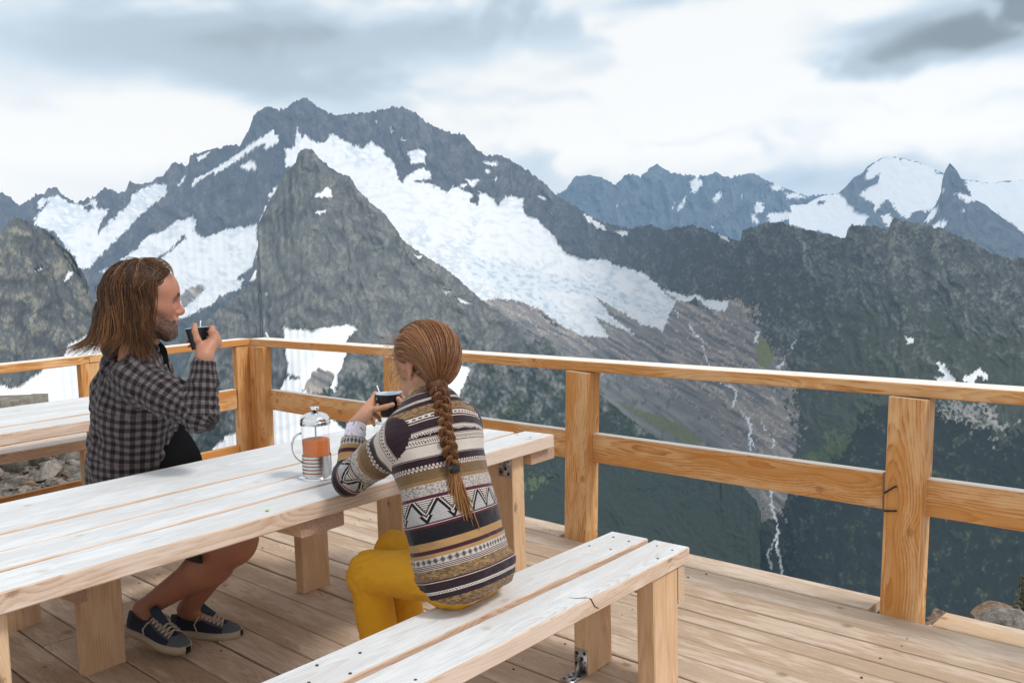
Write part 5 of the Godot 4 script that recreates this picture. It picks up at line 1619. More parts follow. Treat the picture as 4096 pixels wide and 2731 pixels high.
# a canvas sneaker from heel to toe: sole, upper with toe cap and eyelet stays, tongue and laces
func sneaker(person: Node3D, heel: Vector3, toe: Vector3) -> void:
	var len := heel.distance_to(toe)
	var x := (toe - heel).normalized()
	var up := (Vector3.UP - x * x.y).normalized()
	var zz := x.cross(up)
	var fr := Transform3D(Basis(x, up, zz), heel)
	var half := func(u: float) -> float: return (0.034 + 0.016 * smoothstep(0.3, 0.72, u)) * sqrt(clampf(1.0 - pow(clampf((u - 0.62) / 0.38, 0.0, 1.0), 2.6), 0.0, 1.0)) * sqrt(clampf(1.0 - pow(clampf((0.16 - u) / 0.165, 0.0, 1.0), 2.4), 0.0, 1.0))
	var top := func(u: float) -> float: return lerpf(lerpf(0.078, 0.070, smoothstep(0.1, 0.3, u)), 0.048, smoothstep(0.62, 0.88, u)) + 0.026 * exp(-pow((u - 0.46) / 0.12, 2.0)) - 0.016 * smoothstep(0.9, 1.0, u)
	var st := SurfaceTool.new()
	st.begin(Mesh.PRIMITIVE_TRIANGLES)
	var us := 26
	var ks := 10
	var upper := SurfaceTool.new()
	upper.begin(Mesh.PRIMITIVE_TRIANGLES)
	var sh := Node3D.new()
	var grid := []
	for i in us + 1:
		var u := lerpf(0.003, 0.997, i / float(us))
		var hw: float = half.call(u)
		var tp: float = top.call(u)
		var row := []
		for k in ks + 1:
			var a := PI * k / ks
			row.append(fr * Vector3(u * len, 0.024 + (tp - 0.024) * pow(sin(a), 0.75), -cos(a) * hw * (1.0 - 0.12 * sin(a))))
		grid.append(row)
	for i in us:
		for k in ks:
			var u := (i + 0.5) / us
			var side := absf(k + 0.5 - ks / 2.0) / (ks / 2.0)
			var c := Color(0.012, 0.021, 0.042)
			if u > 0.80: c = Color(0.085, 0.105, 0.125)
			elif u > 0.42 and side < 0.55 and side > 0.22: c = Color(0.075, 0.085, 0.10)
			elif u < 0.10: c = Color(0.03, 0.04, 0.06)
			# the opening for the ankle
			if u > 0.10 and u < 0.40 and side < 0.42: continue
			for q in [[i, k], [i + 1, k + 1], [i + 1, k], [i, k], [i, k + 1], [i + 1, k + 1]]:
				upper.set_color(c)
				upper.add_vertex(grid[q[0]][q[1]])
	upper.generate_normals()
	var vm := vertex_mat(0.9)
	vm.cull_mode = BaseMaterial3D.CULL_DISABLED
	var shoe := place("sneaker", upper.commit(), vm, person)
	var sole := []
	for i in us + 1:
		var u := i / float(us)
		var hw: float = half.call(clampf(u, 0.004, 0.996)) + 0.004
		sole.append([u * (len + 0.006) - 0.003, hw])
	for lay_ in [[0.0, 0.028, 0.0], [0.028, 0.028, 0.0]]:
		pass
	for i in us:
		var p := []
		for e in 2:
			for q in 2:
				for h in 2:
					p.append(fr * Vector3(sole[i + e][0], 0.028 * h, sole[i + e][1] * (1 if q == 0 else -1)))
		# p: e*4 + q*2 + h
		for quad in [[0, 1, 5, 4], [2, 6, 7, 3], [1, 3, 7, 5], [0, 4, 6, 2]]:
			for q in [quad[0], quad[1], quad[2], quad[0], quad[2], quad[3]]: st.add_vertex(p[q])
	st.generate_normals()
	var sm := mat(Color(0.40, 0.33, 0.25), 0.85)
	sm.cull_mode = BaseMaterial3D.CULL_DISABLED
	place("sole", st.commit(), sm, shoe)
	var ls := SurfaceTool.new()
	ls.begin(Mesh.PRIMITIVE_TRIANGLES)
	var pt := func(u: float, s: float) -> Vector3:
		var hw: float = half.call(u)
		var tp: float = top.call(u)
		var a := PI * (0.5 + 0.5 * s * 0.55)
		return fr * Vector3(u * len, 0.024 + (tp - 0.024) * pow(sin(a), 0.75) + 0.004, -cos(a) * hw)
	for k in 6:
		var u := 0.46 + 0.056 * k
		var cross := [pt.call(u, -0.9), (pt.call(u + 0.02, 0.0) as Vector3) + up * 0.005, pt.call(u + 0.045, 0.9)]
		var back := [pt.call(u, 0.9), (pt.call(u + 0.02, 0.0) as Vector3) + up * 0.008, pt.call(u + 0.045, -0.9)]
		for l in [cross, back]: tube_into(ls, l, [0.0032, 0.0032, 0.0032], 5)
	var loose: Vector3 = pt.call(0.47, 0.95)
	tube_into(ls, [loose, loose + zz * 0.012 + up * 0.004, loose + zz * 0.026 - up * 0.02 - x * 0.01, loose + zz * 0.026 - up * 0.05], [0.003, 0.003, 0.003, 0.003], 5)
	ls.generate_normals()
	place("laces", ls.commit(), mat(Color(0.42, 0.36, 0.30), 0.9), shoe)
	var ts := SurfaceTool.new()
	ts.begin(Mesh.PRIMITIVE_TRIANGLES)
	tube_into(ts, [pt.call(0.62, 0.0), (pt.call(0.46, 0.0) as Vector3) + up * 0.004, (pt.call(0.40, 0.0) as Vector3) + up * 0.028], [0.014, 0.019, 0.016], 8)
	ts.generate_normals()
	place("tongue", ts.commit(), mat(Color(0.02, 0.035, 0.055), 0.9), shoe)

func build_girl() -> void:
	var o := thing("person", "girl seen from behind with a long auburn braid, striped jumper and mustard trousers", "person")
	var skin := Color(0.47, 0.25, 0.155)
	var n := TABLE_N
	var e := TABLE_E
	var pelvis := Vector3(-0.142, 0.525, -2.548)
	var waist := Vector3(-0.190, 0.69, -2.59)
	var chest := Vector3(-0.228, 0.875, -2.640)
	var upper := Vector3(-0.250, 0.940, -2.675)
	var neck := Vector3(-0.268, 0.985, -2.690)
	var sh_l := Vector3(-0.322, 0.905, -2.572)
	var sh_r := Vector3(-0.168, 0.912, -2.762)
	var el_l := Vector3(-0.512, 0.752, -2.752)
	var wr_l := Vector3(-0.500, 0.900, -2.850)
	var el_r := Vector3(-0.262, 0.790, -3.040)
	var wr_r := Vector3(-0.325, 0.905, -3.015)
	var hip_l := Vector3(-0.192, 0.528, -2.490)
	var hip_r := Vector3(-0.108, 0.525, -2.610)
	var kn_l := Vector3(-0.452, 0.478, -2.685)
	var kn_r := Vector3(-0.392, 0.500, -2.820)
	var an_l := Vector3(-0.400, 0.08, -2.665)
	var an_r := Vector3(-0.330, 0.08, -2.800)
	var hc := Vector3(-0.268, 1.108, -2.712)
	var hf := (n + Vector3(0, -0.06, 0) - e * 0.10).normalized()
	var hr := hf.cross(Vector3.UP).normalized()
	var hu := hr.cross(hf).normalized()
	var hp := func(a: float, b: float, c: float) -> Vector3: return hc + hf * a + hu * b + hr * c
	var parts := [PackedVector3Array(), PackedVector3Array(), PackedColorArray(), PackedInt32Array()]
	var fl := Flesh.new()
	fl.bone(pelvis, waist, 0.10, 0.10, 0.04, 0.7, n)
	fl.bone(waist, chest, 0.105, 0.12, 0.04, 0.7, n)
	fl.bone(chest, upper, 0.115, 0.08, 0.04, 0.7, n)
	fl.bone(sh_l, sh_r, 0.045, 0.045, 0.04)
	fl.bone(upper, neck, 0.06, 0.046, 0.03)
	fl.bone(neck, hc - Vector3(0, 0.03, 0), 0.044, 0.044, 0.02)
	for s in [[sh_l, el_l, wr_l], [sh_r, el_r, wr_r]]:
		fl.bone(s[0], s[1], 0.04, 0.032, 0.03)
		fl.bone(s[1], s[2], 0.032, 0.023, 0.02)
	for s in [[hip_l, kn_l, an_l], [hip_r, kn_r, an_r]]:
		fl.bone(s[0], s[1], 0.052, 0.042, 0.03)
		fl.bone(s[1], s[2], 0.042, 0.030, 0.02)
		fl.bone(s[2] - Vector3(0, 0.035, 0), s[2] + n * 0.14 - Vector3(0, 0.05, 0), 0.030, 0.024, 0.02)
	fl.bake(0.011)
	add_flesh(parts, fl, func(_p: Vector3, _n: Vector3) -> Color: return skin)
	# head, mostly under the hair; the face looks away over the table
	fl = Flesh.new()
	fl.bone(hp.call(-0.022, 0.030, 0), hp.call(0.028, 0.030, 0), 0.070, 0.066, 0.03)
	fl.bone(hp.call(0.040, 0.0, 0), hp.call(0.045, -0.065, 0), 0.044, 0.030, 0.03)
	for s in [-1, 1]:
		fl.bone(hp.call(0.0, -0.045, 0.042 * s), hp.call(0.052, -0.082, 0.014 * s), 0.019, 0.016, 0.02)
		fl.bone(hp.call(0.044, -0.018, 0.034 * s), hp.call(0.028, -0.016, 0.045 * s), 0.021, 0.018, 0.02)
		fl.bone(hp.call(-0.004, 0.008, 0.068 * s), hp.call(0.002, -0.034, 0.066 * s), 0.012, 0.008, 0.008, 0.5, hr)
		fl.bone(hp.call(0.083, 0.000, 0.028 * s), hp.call(0.08, 0.000, 0.034 * s), 0.014, 0.013, 0.01, 1.0, Vector3.ZERO, true)
		fl.bone(hp.call(0.060, 0.0, 0.028 * s), hp.call(0.060, 0.0, 0.028 * s), 0.0115, 0.0115, 0.003)
	fl.bone(hp.call(0.062, -0.085, 0), hp.call(0.058, -0.088, 0), 0.016, 0.016, 0.02)
	fl.bone(hp.call(0.070, 0.008, 0), hp.call(0.094, -0.024, 0), 0.008, 0.0095, 0.01)
	fl.bone(hp.call(0.076, -0.052, -0.012), hp.call(0.076, -0.052, 0.012), 0.007, 0.007, 0.008)
	fl.bone(hp.call(0.074, -0.063, -0.010), hp.call(0.074, -0.063, 0.010), 0.007, 0.007, 0.008)
	fl.bone(hp.call(-0.015, -0.04, 0), neck + Vector3(0, -0.02, 0), 0.046, 0.046, 0.02)
	fl.bake(0.004)
	add_flesh(parts, fl, func(p: Vector3, _n: Vector3) -> Color:
		var q := p - hc
		var a := q.dot(hf)
		var b := q.dot(hu)
		var c := absf(q.dot(hr))
		if absf(b) < 0.005 and a > 0.06 and absf(c - 0.028) < 0.010: return Color(0.03, 0.02, 0.015)
		if absf(b - 0.02) < 0.004 and a > 0.055 and absf(c - 0.028) < 0.016: return Color(0.12, 0.06, 0.03)
		if absf(b + 0.057) < 0.008 and a > 0.07 and c < 0.018: return Color(0.40, 0.13, 0.10)
		return skin.lerp(Color(0.48, 0.18, 0.12), 0.45 if c > 0.06 and absf(b + 0.01) < 0.04 else 0.0))
	# hands round the cup
	var cc := Vector3(-0.411, 0.949, -2.950)
	fl = Flesh.new()
	fl.bone(wr_l - (wr_l - el_l).normalized() * 0.05, wr_l, 0.0245, 0.0215, 0.01)
	var k1 := cc + Vector3(-0.062, -0.004, 0.016)
	hand_into(fl, wr_l, [[wr_l, cc + Vector3(-0.052, 0.012, 0.004), 0.0215, 0.0145], [wr_l, cc + Vector3(-0.060, -0.010, 0.0), 0.020, 0.015], [wr_l, cc + Vector3(-0.064, -0.028, 0.002), 0.019, 0.013], [wr_l, cc + Vector3(-0.056, -0.010, 0.034), 0.019, 0.014]], [
		[rel(cc, [[-0.050, 0.018, 0.004], [-0.044, 0.034, -0.022], [-0.018, 0.030, -0.044], [0.006, 0.022, -0.044]]), 0.0085],
		[rel(cc, [[-0.054, 0.002, -0.002], [-0.048, 0.006, -0.030], [-0.020, 0.004, -0.044], [0.004, 0.000, -0.040]]), 0.0088],
		[rel(cc, [[-0.060, -0.016, -0.002], [-0.050, -0.032, -0.016], [-0.036, -0.044, -0.020], [-0.030, -0.054, -0.012]]), 0.0084],
		[rel(cc, [[-0.066, -0.030, 0.002], [-0.060, -0.046, -0.004], [-0.052, -0.058, -0.004], [-0.048, -0.066, 0.002]]), 0.0074],
		[rel(cc, [[-0.058, -0.012, 0.034], [-0.030, -0.006, 0.046], [-0.002, 0.000, 0.046], [0.020, 0.006, 0.040]]), 0.0108]], 1.0)
	fl.bake(0.0028)
	var hand_tone := func(p: Vector3, nn: Vector3) -> Color: return Color(0.49, 0.265, 0.165).lerp(Color(0.45, 0.19, 0.12), clampf(-nn.y, 0.0, 1.0) * 0.5)  # skin gets redder and slightly darker where it faces down
	add_flesh(parts, fl, hand_tone)
	fl = Flesh.new()
	fl.bone(wr_r - (wr_r - el_r).normalized() * 0.05, wr_r, 0.0245, 0.0215, 0.01)
	hand_into(fl, wr_r, [[wr_r, cc + Vector3(0.052, 0.012, -0.020), 0.0205, 0.0145], [wr_r, cc + Vector3(0.054, -0.010, -0.024), 0.020, 0.015], [wr_r, cc + Vector3(0.056, -0.028, -0.024), 0.019, 0.013], [wr_r, cc + Vector3(0.058, -0.016, 0.0), 0.019, 0.0135]], [
		[rel(cc, [[0.050, 0.018, -0.020], [0.036, 0.024, -0.044], [0.010, 0.022, -0.056], [-0.012, 0.016, -0.056]]), 0.0085],
		[rel(cc, [[0.052, 0.002, -0.024], [0.036, 0.004, -0.046], [0.010, 0.002, -0.056], [-0.014, 0.0, -0.054]]), 0.0088],
		[rel(cc, [[0.054, -0.014, -0.024], [0.036, -0.016, -0.044], [0.010, -0.018, -0.050], [-0.012, -0.018, -0.046]]), 0.0084],
		[rel(cc, [[0.054, -0.028, -0.022], [0.036, -0.034, -0.036], [0.012, -0.034, -0.042]]), 0.0074],
		[rel(cc, [[0.058, -0.016, 0.002], [0.048, 0.000, 0.012], [0.041, 0.012, 0.016], [0.036, 0.022, 0.018]]), 0.0108]], 1.0)
	fl.bake(0.0028)
	add_flesh(parts, fl, hand_tone)
	var body := vertex_mat(0.5)
	body.subsurf_scatter_enabled = true
	body.subsurf_scatter_strength = 0.08
	place("body", array_mesh(parts[0], parts[1], PackedVector2Array(), parts[2], parts[3]), body, o)
	# nails on the two thumbs
	for q in [[cc + Vector3(0.021, 0.0085, 0.0475), Vector3(0.95, 0.25, 0.2)], [cc + Vector3(0.0365, 0.021, 0.0265), Vector3(-0.4, 0.85, 0.3)]]:
		var nail := SphereMesh.new()
		nail.radius = 0.0052
		nail.height = 0.0104
		nail.radial_segments = 12
		nail.rings = 6
		var pn := place("thumb_nail", nail, mat(Color(0.56, 0.33, 0.26), 0.3), o)
		var xx: Vector3 = q[1].normalized()
		var zz := (Vector3(0, 0.2, 1) - xx * xx.dot(Vector3(0, 0.2, 1))).normalized()
		pn.transform = Transform3D(Basis(xx * 1.25, zz.cross(xx), zz * 0.35), q[0])
	# --- jumper
	fl = Flesh.new()
	fl.bone(pelvis + Vector3(-0.004, -0.005, 0), waist, 0.158, 0.140, 0.05, 0.72, n)
	fl.bone(waist, chest, 0.140, 0.148, 0.05, 0.70, n)
	fl.bone(chest, upper, 0.146, 0.105, 0.05, 0.68, n)
	fl.bone(pelvis - e * 0.055 + Vector3(0, -0.01, 0), waist - e * 0.04, 0.108, 0.090, 0.04)
	fl.bone(sh_l, sh_r, 0.055, 0.055, 0.045)
	fl.bone(upper, neck - Vector3(0, 0.012, 0), 0.085, 0.062, 0.03)
	for s in [[sh_l, el_l, wr_l], [sh_r, el_r, wr_r]]:
		fl.bone(s[0], s[0].lerp(s[1], 0.5), 0.060, 0.057, 0.035)
		fl.bone(s[0].lerp(s[1], 0.5), s[1], 0.057, 0.050, 0.02)
		fl.bone(s[1], s[1].lerp(s[2], 0.88), 0.049, 0.039, 0.02)
		fl.cut(s[1].lerp(s[2], 0.74), s[2] - s[1], 0.09)
	fl.cut(neck + Vector3(0, -0.008, 0), Vector3.UP - n * 0.15, 0.075)
	fl.cut(pelvis + Vector3(0, -0.025, 0), Vector3(-0.10, -1, -0.10), 0.25)
	fl.bake(0.0075)
	var fold := noise(361, 1.0, 3)
	var trunk := Chain.new([pelvis - Vector3(0.0, 0.04, 0), waist, chest, neck], -n, 0.118, 0.0)
	trunk.reach = 0.118
	var arm_l := Chain.new([sh_l.lerp(sh_r, 0.12), el_l, wr_l], Vector3.UP, 0.052, 0.0)
	var arm_r := Chain.new([sh_r.lerp(sh_l, 0.12), el_r, wr_r], Vector3.UP, 0.052, 0.0)
	# sleeves carry the same bands, running down from the shoulder
	fl.push(func(p: Vector3, _n: Vector3) -> float:
		if arm_l.nearest(p)[0] < 0.07 and p.x < -0.35:
			var w := arm_l.uv(p, 99.0)
			return fold.get_noise_2d(w.y * 26.0, w.x * 9.0) * (0.003 + 0.006 * exp(-pow((w.y - 0.25) / 0.06, 2.0)))
		var low := smoothstep(0.75, 0.55, p.y)
		return fold.get_noise_3d(p.x * 6.0, p.y * 11.0, p.z * 6.0) * (0.005 + low * 0.007) + fold.get_noise_3d(p.x * 16.0, p.y * 16.0, p.z * 16.0) * 0.0025)
	var knit := knit_cloth()
	var torso_len := 0.500
	for c in [arm_l, arm_r]:
		c.v0 = 0.11
	var mesh := jumper_mesh(fl, trunk, [arm_l, arm_r], torso_len)
	place("jumper", mesh, knit, o)
	# hem and cuffs: ribbed rolls
	# printed blouse showing at the cuffs and the collar
	var print_ := blouse_cloth()
	fl = Flesh.new()
	fl.bone(el_l.lerp(wr_l, 0.66), el_l.lerp(wr_l, 1.02), 0.034, 0.032, 0.01)
	fl.cut(el_l.lerp(wr_l, 1.02), wr_l - el_l, 0.06)
	fl.bake(0.005)
	fl.push(func(p: Vector3, _n: Vector3) -> float: return fold.get_noise_3d(p.x * 60.0, p.y * 25.0, p.z * 60.0) * 0.004)
	place("blouse_cuff", skin_mesh(fl, [Chain.new([el_l, wr_l], Vector3.UP, 0.033)], Vector2(0.10, 0.10)), print_, o)
	fl = Flesh.new()
	for k in 14:
		var a := TAU * k / 14
		var b := TAU * (k + 1) / 14
		var c0 := neck + Vector3(0, 0.0, 0) + n * 0.004
		fl.bone(c0 + n * cos(a) * 0.053 + e * sin(a) * 0.055 - Vector3(0, cos(a) * 0.008, 0), c0 + n * cos(b) * 0.053 + e * sin(b) * 0.055 - Vector3(0, cos(b) * 0.008, 0), 0.0085, 0.0085, 0.005)
	fl.bake(0.0045)
	place("blouse_collar", skin_mesh(fl, [Chain.new([neck - Vector3(0, 0.1, 0), neck + Vector3(0, 0.1, 0)], n, 0.055)], Vector2(0.10, 0.10)), print_, o)
	# neck band of the jumper
	fl = Flesh.new()
	for k in 14:
		var a := TAU * k / 14
		var b := TAU * (k + 1) / 14
		var c0 := neck + Vector3(0, -0.016, 0)
		fl.bone(c0 + n * cos(a) * 0.058 + e * sin(a) * 0.066 - Vector3(0, cos(a) * 0.010, 0), c0 + n * cos(b) * 0.058 + e * sin(b) * 0.066 - Vector3(0, cos(b) * 0.010, 0), 0.0085, 0.0085, 0.005)
	fl.bake(0.0045)
	place("neck_band", skin_mesh(fl), mat(Color(0.024, 0.020, 0.026), 1.0), o)
	# --- trousers
	fl = Flesh.new()
	fl.bone(hip_l.lerp(hip_r, 0.12), hip_l.lerp(hip_r, 0.88), 0.084, 0.084, 0.04)
	fl.bone(hip_l.lerp(hip_r, 0.5) + n * 0.012 - e * 0.02, hip_l.lerp(hip_r, 0.5) + n * 0.012 + e * 0.035, 0.094, 0.094, 0.04)
	for s in [[hip_l, kn_l, an_l], [hip_r, kn_r, an_r]]:
		fl.bone(s[0].lerp((hip_l + hip_r) / 2, 0.12), s[1], 0.079, 0.063, 0.035)
		fl.bone(s[1], s[2], 0.062, 0.055, 0.02)
		fl.cut(s[2] + Vector3(0, 0.01, 0), Vector3.DOWN, 0.1)
	# they rest on the bench
	fl.cut(hip_l.lerp(hip_r, 0.5) + Vector3(0, 0.443 - 0.5265, 0) - n * 0.06, Vector3.DOWN, 0.20)
	fl.bake(0.0085)
	var thigh := Chain.new([hip_l, kn_l, an_l], Vector3.UP, 0.07)
	fl.push(func(p: Vector3, _n: Vector3) -> float:
		var w := thigh.uv(p, 99.0)
		var crease := exp(-pow((w.y - 0.33) / 0.06, 2.0)) + 0.5 * exp(-pow((w.y - 0.06) / 0.07, 2.0))
		var line_ := 1.0 - absf(fold.get_noise_2d(w.y * 9.0 + w.x * 16.0, w.y * 3.0 - w.x * 5.0)) * 4.0
		return maxf(line_, -0.3) * (0.0022 + 0.0045 * crease) + fold.get_noise_3d(p.x * 9.0, p.y * 9.0, p.z * 9.0) * 0.003)
	var tm := mat(Color(0.60, 0.285, 0.006), 0.85)
	tm.rim_enabled = true
	tm.rim = 0.2
	place("trousers", skin_mesh(fl), tm, o)
	# --- hair
	var g := Vector3(-0.222, 1.052, -2.618)          # where it is gathered at the nape
	fl = Flesh.new()
	fl.bone(hp.call(-0.026, 0.034, 0), hp.call(0.018, 0.036, 0), 0.0740, 0.0710, 0.02)
	fl.bone(hp.call(-0.045, 0.0, 0), g + Vector3(0.0, 0.004, -0.004), 0.062, 0.026, 0.03)
	fl.bake(0.006)
	var hair_mat := vertex_mat(0.42)
	hair_mat.metallic_specular = 0.45
	var cap := place("hair", skin_mesh(fl, [], Vector2.ONE, func(p: Vector3, _n: Vector3) -> Color: return Color(0.115, 0.050, 0.022)), hair_mat, o)
	var rn := RandomNumberGenerator.new()
	rn.seed = 371
	var locks := []
	var c1: Vector3 = hp.call(-0.010, 0.034, 0)
	var dir_g := (g - c1).normalized()
	for k in 1300:
		# root on the hairline round the face, over the ears and down to the nape
		var a := rn.randf_range(-PI, PI)
		var from := (hf * 0.62 + hu * cos(a) * 0.78 + hr * sin(a) * 0.78)
		if cos(a) < -0.2: from = hf * (-0.1) + hu * -0.75 + hr * sin(a) * 0.9
		from = from.normalized()
		var way := (-hf * 0.30 + hu * cos(a) * 0.92 + hr * sin(a) * 0.92).normalized()
		if cos(a) < -0.2: way = (-hf * 0.55 - hu * 0.45 + hr * sin(a) * 0.7).normalized()
		var begin := rn.randf_range(0.0, 0.6)
		var puff := rn.randf_range(0.99, 1.05)
		var pts := []
		for i in 10:
			var t := lerpf(begin, 1.0, i / 9.0)
			var q := from.slerp(way, t).slerp(way.slerp(dir_g, t), t).normalized()
			var rad := Vector3(q.dot(hf) * 0.106, q.dot(hu) * 0.087, q.dot(hr) * 0.084).length()
			rad = lerpf(rad, c1.distance_to(g), smoothstep(0.6, 1.0, t))
			pts.append(c1 + q * rad * puff + hu * sin(t * 3.1) * 0.006 + Vector3(sin(k + t * 6.0), cos(k * 1.7 + t * 5.0), 0) * 0.0009)
		var tone := rn.randf()
		var col := Color(0.13, 0.050, 0.020).lerp(Color(0.40, 0.185, 0.080), tone * tone)
		locks.append([pts, rn.randf_range(0.0009, 0.0019), col.lerp(Color(0.38, 0.18, 0.08), 0.3), col])
	for k in 90:
		# wisps blown out to the left
		var pts := []
		var p: Vector3 = hp.call(rn.randf_range(0.0, 0.07), rn.randf_range(-0.045, 0.10), -rn.randf_range(0.04, 0.07))
		var v := Vector3(-1.0, rn.randf_range(-1.2, 0.6), rn.randf_range(-0.3, 0.4)).normalized()
		var l := rn.randf_range(0.03, 0.085)
		for i in 7:
			pts.append(p)
			v = (v + Vector3(rn.randf_range(-0.2, 0.15), rn.randf_range(-0.45, 0.2), rn.randf_range(-0.2, 0.2))).normalized()
			p += v * l / 6.0
		locks.append([pts, 0.0006, Color(0.34, 0.18, 0.08), Color(0.42, 0.25, 0.13)])
	place("locks", hair_mesh(locks), hair_mat, cap).set_meta("kind", "stuff")
	# braid: three strands of many hairs, from the nape down to the tie
	var tie := Vector3(-0.170, 0.836, -2.492)
	var line := [g + Vector3(-0.012, 0.012, -0.012), g + Vector3(0.012, -0.020, 0.020), Vector3(-0.204, 0.985, -2.558), Vector3(-0.190, 0.920, -2.518), Vector3(-0.176, 0.868, -2.497), tie]
	var curve := Curve3D.new()
	for i in line.size():
		var tng: Vector3 = (line[mini(i + 1, line.size() - 1)] - line[maxi(i - 1, 0)]) / 6.0
		curve.add_point(line[i], -tng, tng)
	var total := curve.get_baked_length()
	var view := Vector3(0.06, 0.25, 0.96).normalized()     # outwards from her back
	var braid := []
	for s in 3:
		for k in 60:
			var off_a := rn.randf_range(0.0, TAU)
			var off_r := sqrt(rn.randf()) * 0.0130
			var tone := rn.randf()
			var col := Color(0.065, 0.025, 0.010).lerp(Color(0.25, 0.105, 0.040), tone * tone)
			var pts := []
			for i in 46:
				var t := i / 45.0
				var c := curve.sample_baked(t * total)
				var tg := (curve.sample_baked(minf(total, t * total + 0.01)) - curve.sample_baked(maxf(0.0, t * total - 0.01))).normalized()
				var side := tg.cross(view).normalized()
				var out := side.cross(tg)
				var ph := t * 5.2 * TAU / 1.5 + TAU * s / 3.0
				var wide := lerpf(0.0185, 0.0115, t) * (1.0 + 0.12 * sin(t * 17.0 + s)) * smoothstep(0.0, 0.06, t + 0.03)
				var q := c + side * sin(ph) * wide + out * sin(ph * 2.0) * 0.0085
				var b := off_r * lerpf(1.0, 0.72, t)
				pts.append(q + side * cos(off_a) * b + out * sin(off_a) * b)
			braid.append([pts, 0.0022, col, col.lerp(Color(0.36, 0.17, 0.065), 0.3)])
	var bm := place("braid", hair_mesh(braid), hair_mat, o)
	bm.set_meta("label", "thick three strand auburn braid")
	var band := place("hair_tie", null, mat(Color(0.012, 0.012, 0.014), 0.8), bm)
	var bt := SurfaceTool.new()
	bt.begin(Mesh.PRIMITIVE_TRIANGLES)
	tube_into(bt, [tie + Vector3(-0.002, 0.012, -0.004), tie, tie + Vector3(0.002, -0.012, 0.003)], [0.0145, 0.0160, 0.0145], 14)
	bt.generate_normals()
	band.mesh = bt.commit()
	for k in 40:
		# hairs that have worked loose from the plait
		var t0 := rn.randf_range(0.02, 0.9)
		var p := curve.sample_baked(t0 * total) + view * 0.012
		var v := (Vector3(rn.randf_range(-1, 1), rn.randf_range(-1.2, 0.1), 0.35)).normalized()
		var pts := []
		for i in 6:
			pts.append(p)
			p += v * 0.007
			v = (v + Vector3(0, -0.35, 0)).normalized()
		braid.append([pts, 0.0005, Color(0.30, 0.14, 0.06), Color(0.40, 0.21, 0.10)])
	bm.mesh = hair_mesh(braid)
	var tail := []
	for k in 300:
		var a := rn.randf_range(0, TAU)
		var r0 := sqrt(rn.randf()) * 0.013
		var pts := []
		var len := rn.randf_range(0.15, 0.24)
		var swing := rn.randf_range(-1.0, 1.0)
		var stray := 1.0 if rn.randf() < 0.07 else 0.0
		for i in 10:
			var t := i / 9.0
			var q := tie + Vector3(0.014 * t, -len * t, 0.045 * t - 0.05 * t * t)
			var fan := r0 + 0.030 * t * (0.4 + absf(swing))
			q += Vector3(cos(a) * fan + swing * 0.030 * t * t - 0.022 * t * t * t - stray * t * t * 0.085, stray * t * t * 0.07, sin(a) * fan * 0.45)
			pts.append(q)
		var tone := rn.randf()
		var col := Color(0.17, 0.066, 0.022).lerp(Color(0.42, 0.20, 0.070), tone)
		tail.append([pts, rn.randf_range(0.0010, 0.0020), col.lerp(Color(0.13, 0.055, 0.022), 0.5), col.lerp(Color(0.50, 0.28, 0.11), 0.5)])
	place("tail", hair_mesh(tail), hair_mat, bm).set_meta("kind", "stuff")
	paper_cup("black cup with a pale blue rim held in both of the girl's hands", cc + Vector3(0.0, -0.038, -0.004), Basis(), Vector3(-0.034, 0.102, 0.004), -0.55)

func jumper_mesh(fl: Flesh, trunk: Chain, arms: Array, torso_len: float) -> ArrayMesh:
	var v := PackedVector3Array()
	var n := PackedVector3Array()
	var uv := PackedVector2Array()
	for t in range(0, fl.f.size(), 3):
		var mid := (fl.v[fl.f[t]] + fl.v[fl.f[t + 1]] + fl.v[fl.f[t + 2]]) / 3.0
		var ch := trunk
		var best: float = trunk.nearest(mid)[0] - trunk.reach
		for c in arms:
			var q: float = c.nearest(mid)[0] - 0.055
			if q < best:
				best = q
				ch = c
		var seg: int = ch.nearest(mid)[1]
		var a := ch.uv(mid, 99.0, seg).z
		for e in 3:
			var p := fl.v[fl.f[t + e]]
			var w := ch.uv(p, a, seg)
			v.append(p)
			n.append(fl.n[fl.f[t + e]])
			var share := w.y / torso_len
			if ch == trunk: uv.append(Vector2(w.x / 0.12, 1.0 - share))
			else: uv.append(Vector2(w.x / 0.12, clampf(w.y / 0.66, 0.13, 0.995)))
	return array_mesh(v, n, uv, PackedColorArray(), PackedInt32Array())

func blouse_cloth() -> StandardMaterial3D:
	var im := Image.create_empty(256, 256, false, Image.FORMAT_RGB8)
	im.fill(Color(0.86, 0.85, 0.90))
	var rn := RandomNumberGenerator.new()
	rn.seed = 381
	for k in 46:
		var c: Color = [Color(0.08, 0.08, 0.14), Color(0.45, 0.06, 0.12), Color(0.80, 0.50, 0.12), Color(0.12, 0.14, 0.35), Color(0.35, 0.30, 0.25)][k % 5]
		var x := rn.randf_range(0, 256)
		var y := rn.randf_range(0, 256)
		var a := rn.randf_range(0, TAU)
		var l := rn.randf_range(5, 16)
		var w := rn.randf_range(2.0, 6.0)
		for j in range(-18, 19):
			for i in range(-18, 19):
				var p := Vector2(i, j).rotated(a)
				if absf(p.x) < l and absf(p.y) < w * (1.0 - pow(p.x / l, 2.0)):
					im.set_pixel(posmod(int(x) + i, 256), posmod(int(y) + j, 256), c)
	var m := StandardMaterial3D.new()
	m.albedo_texture = ImageTexture.create_from_image(im)
	m.roughness = 0.9
	return m

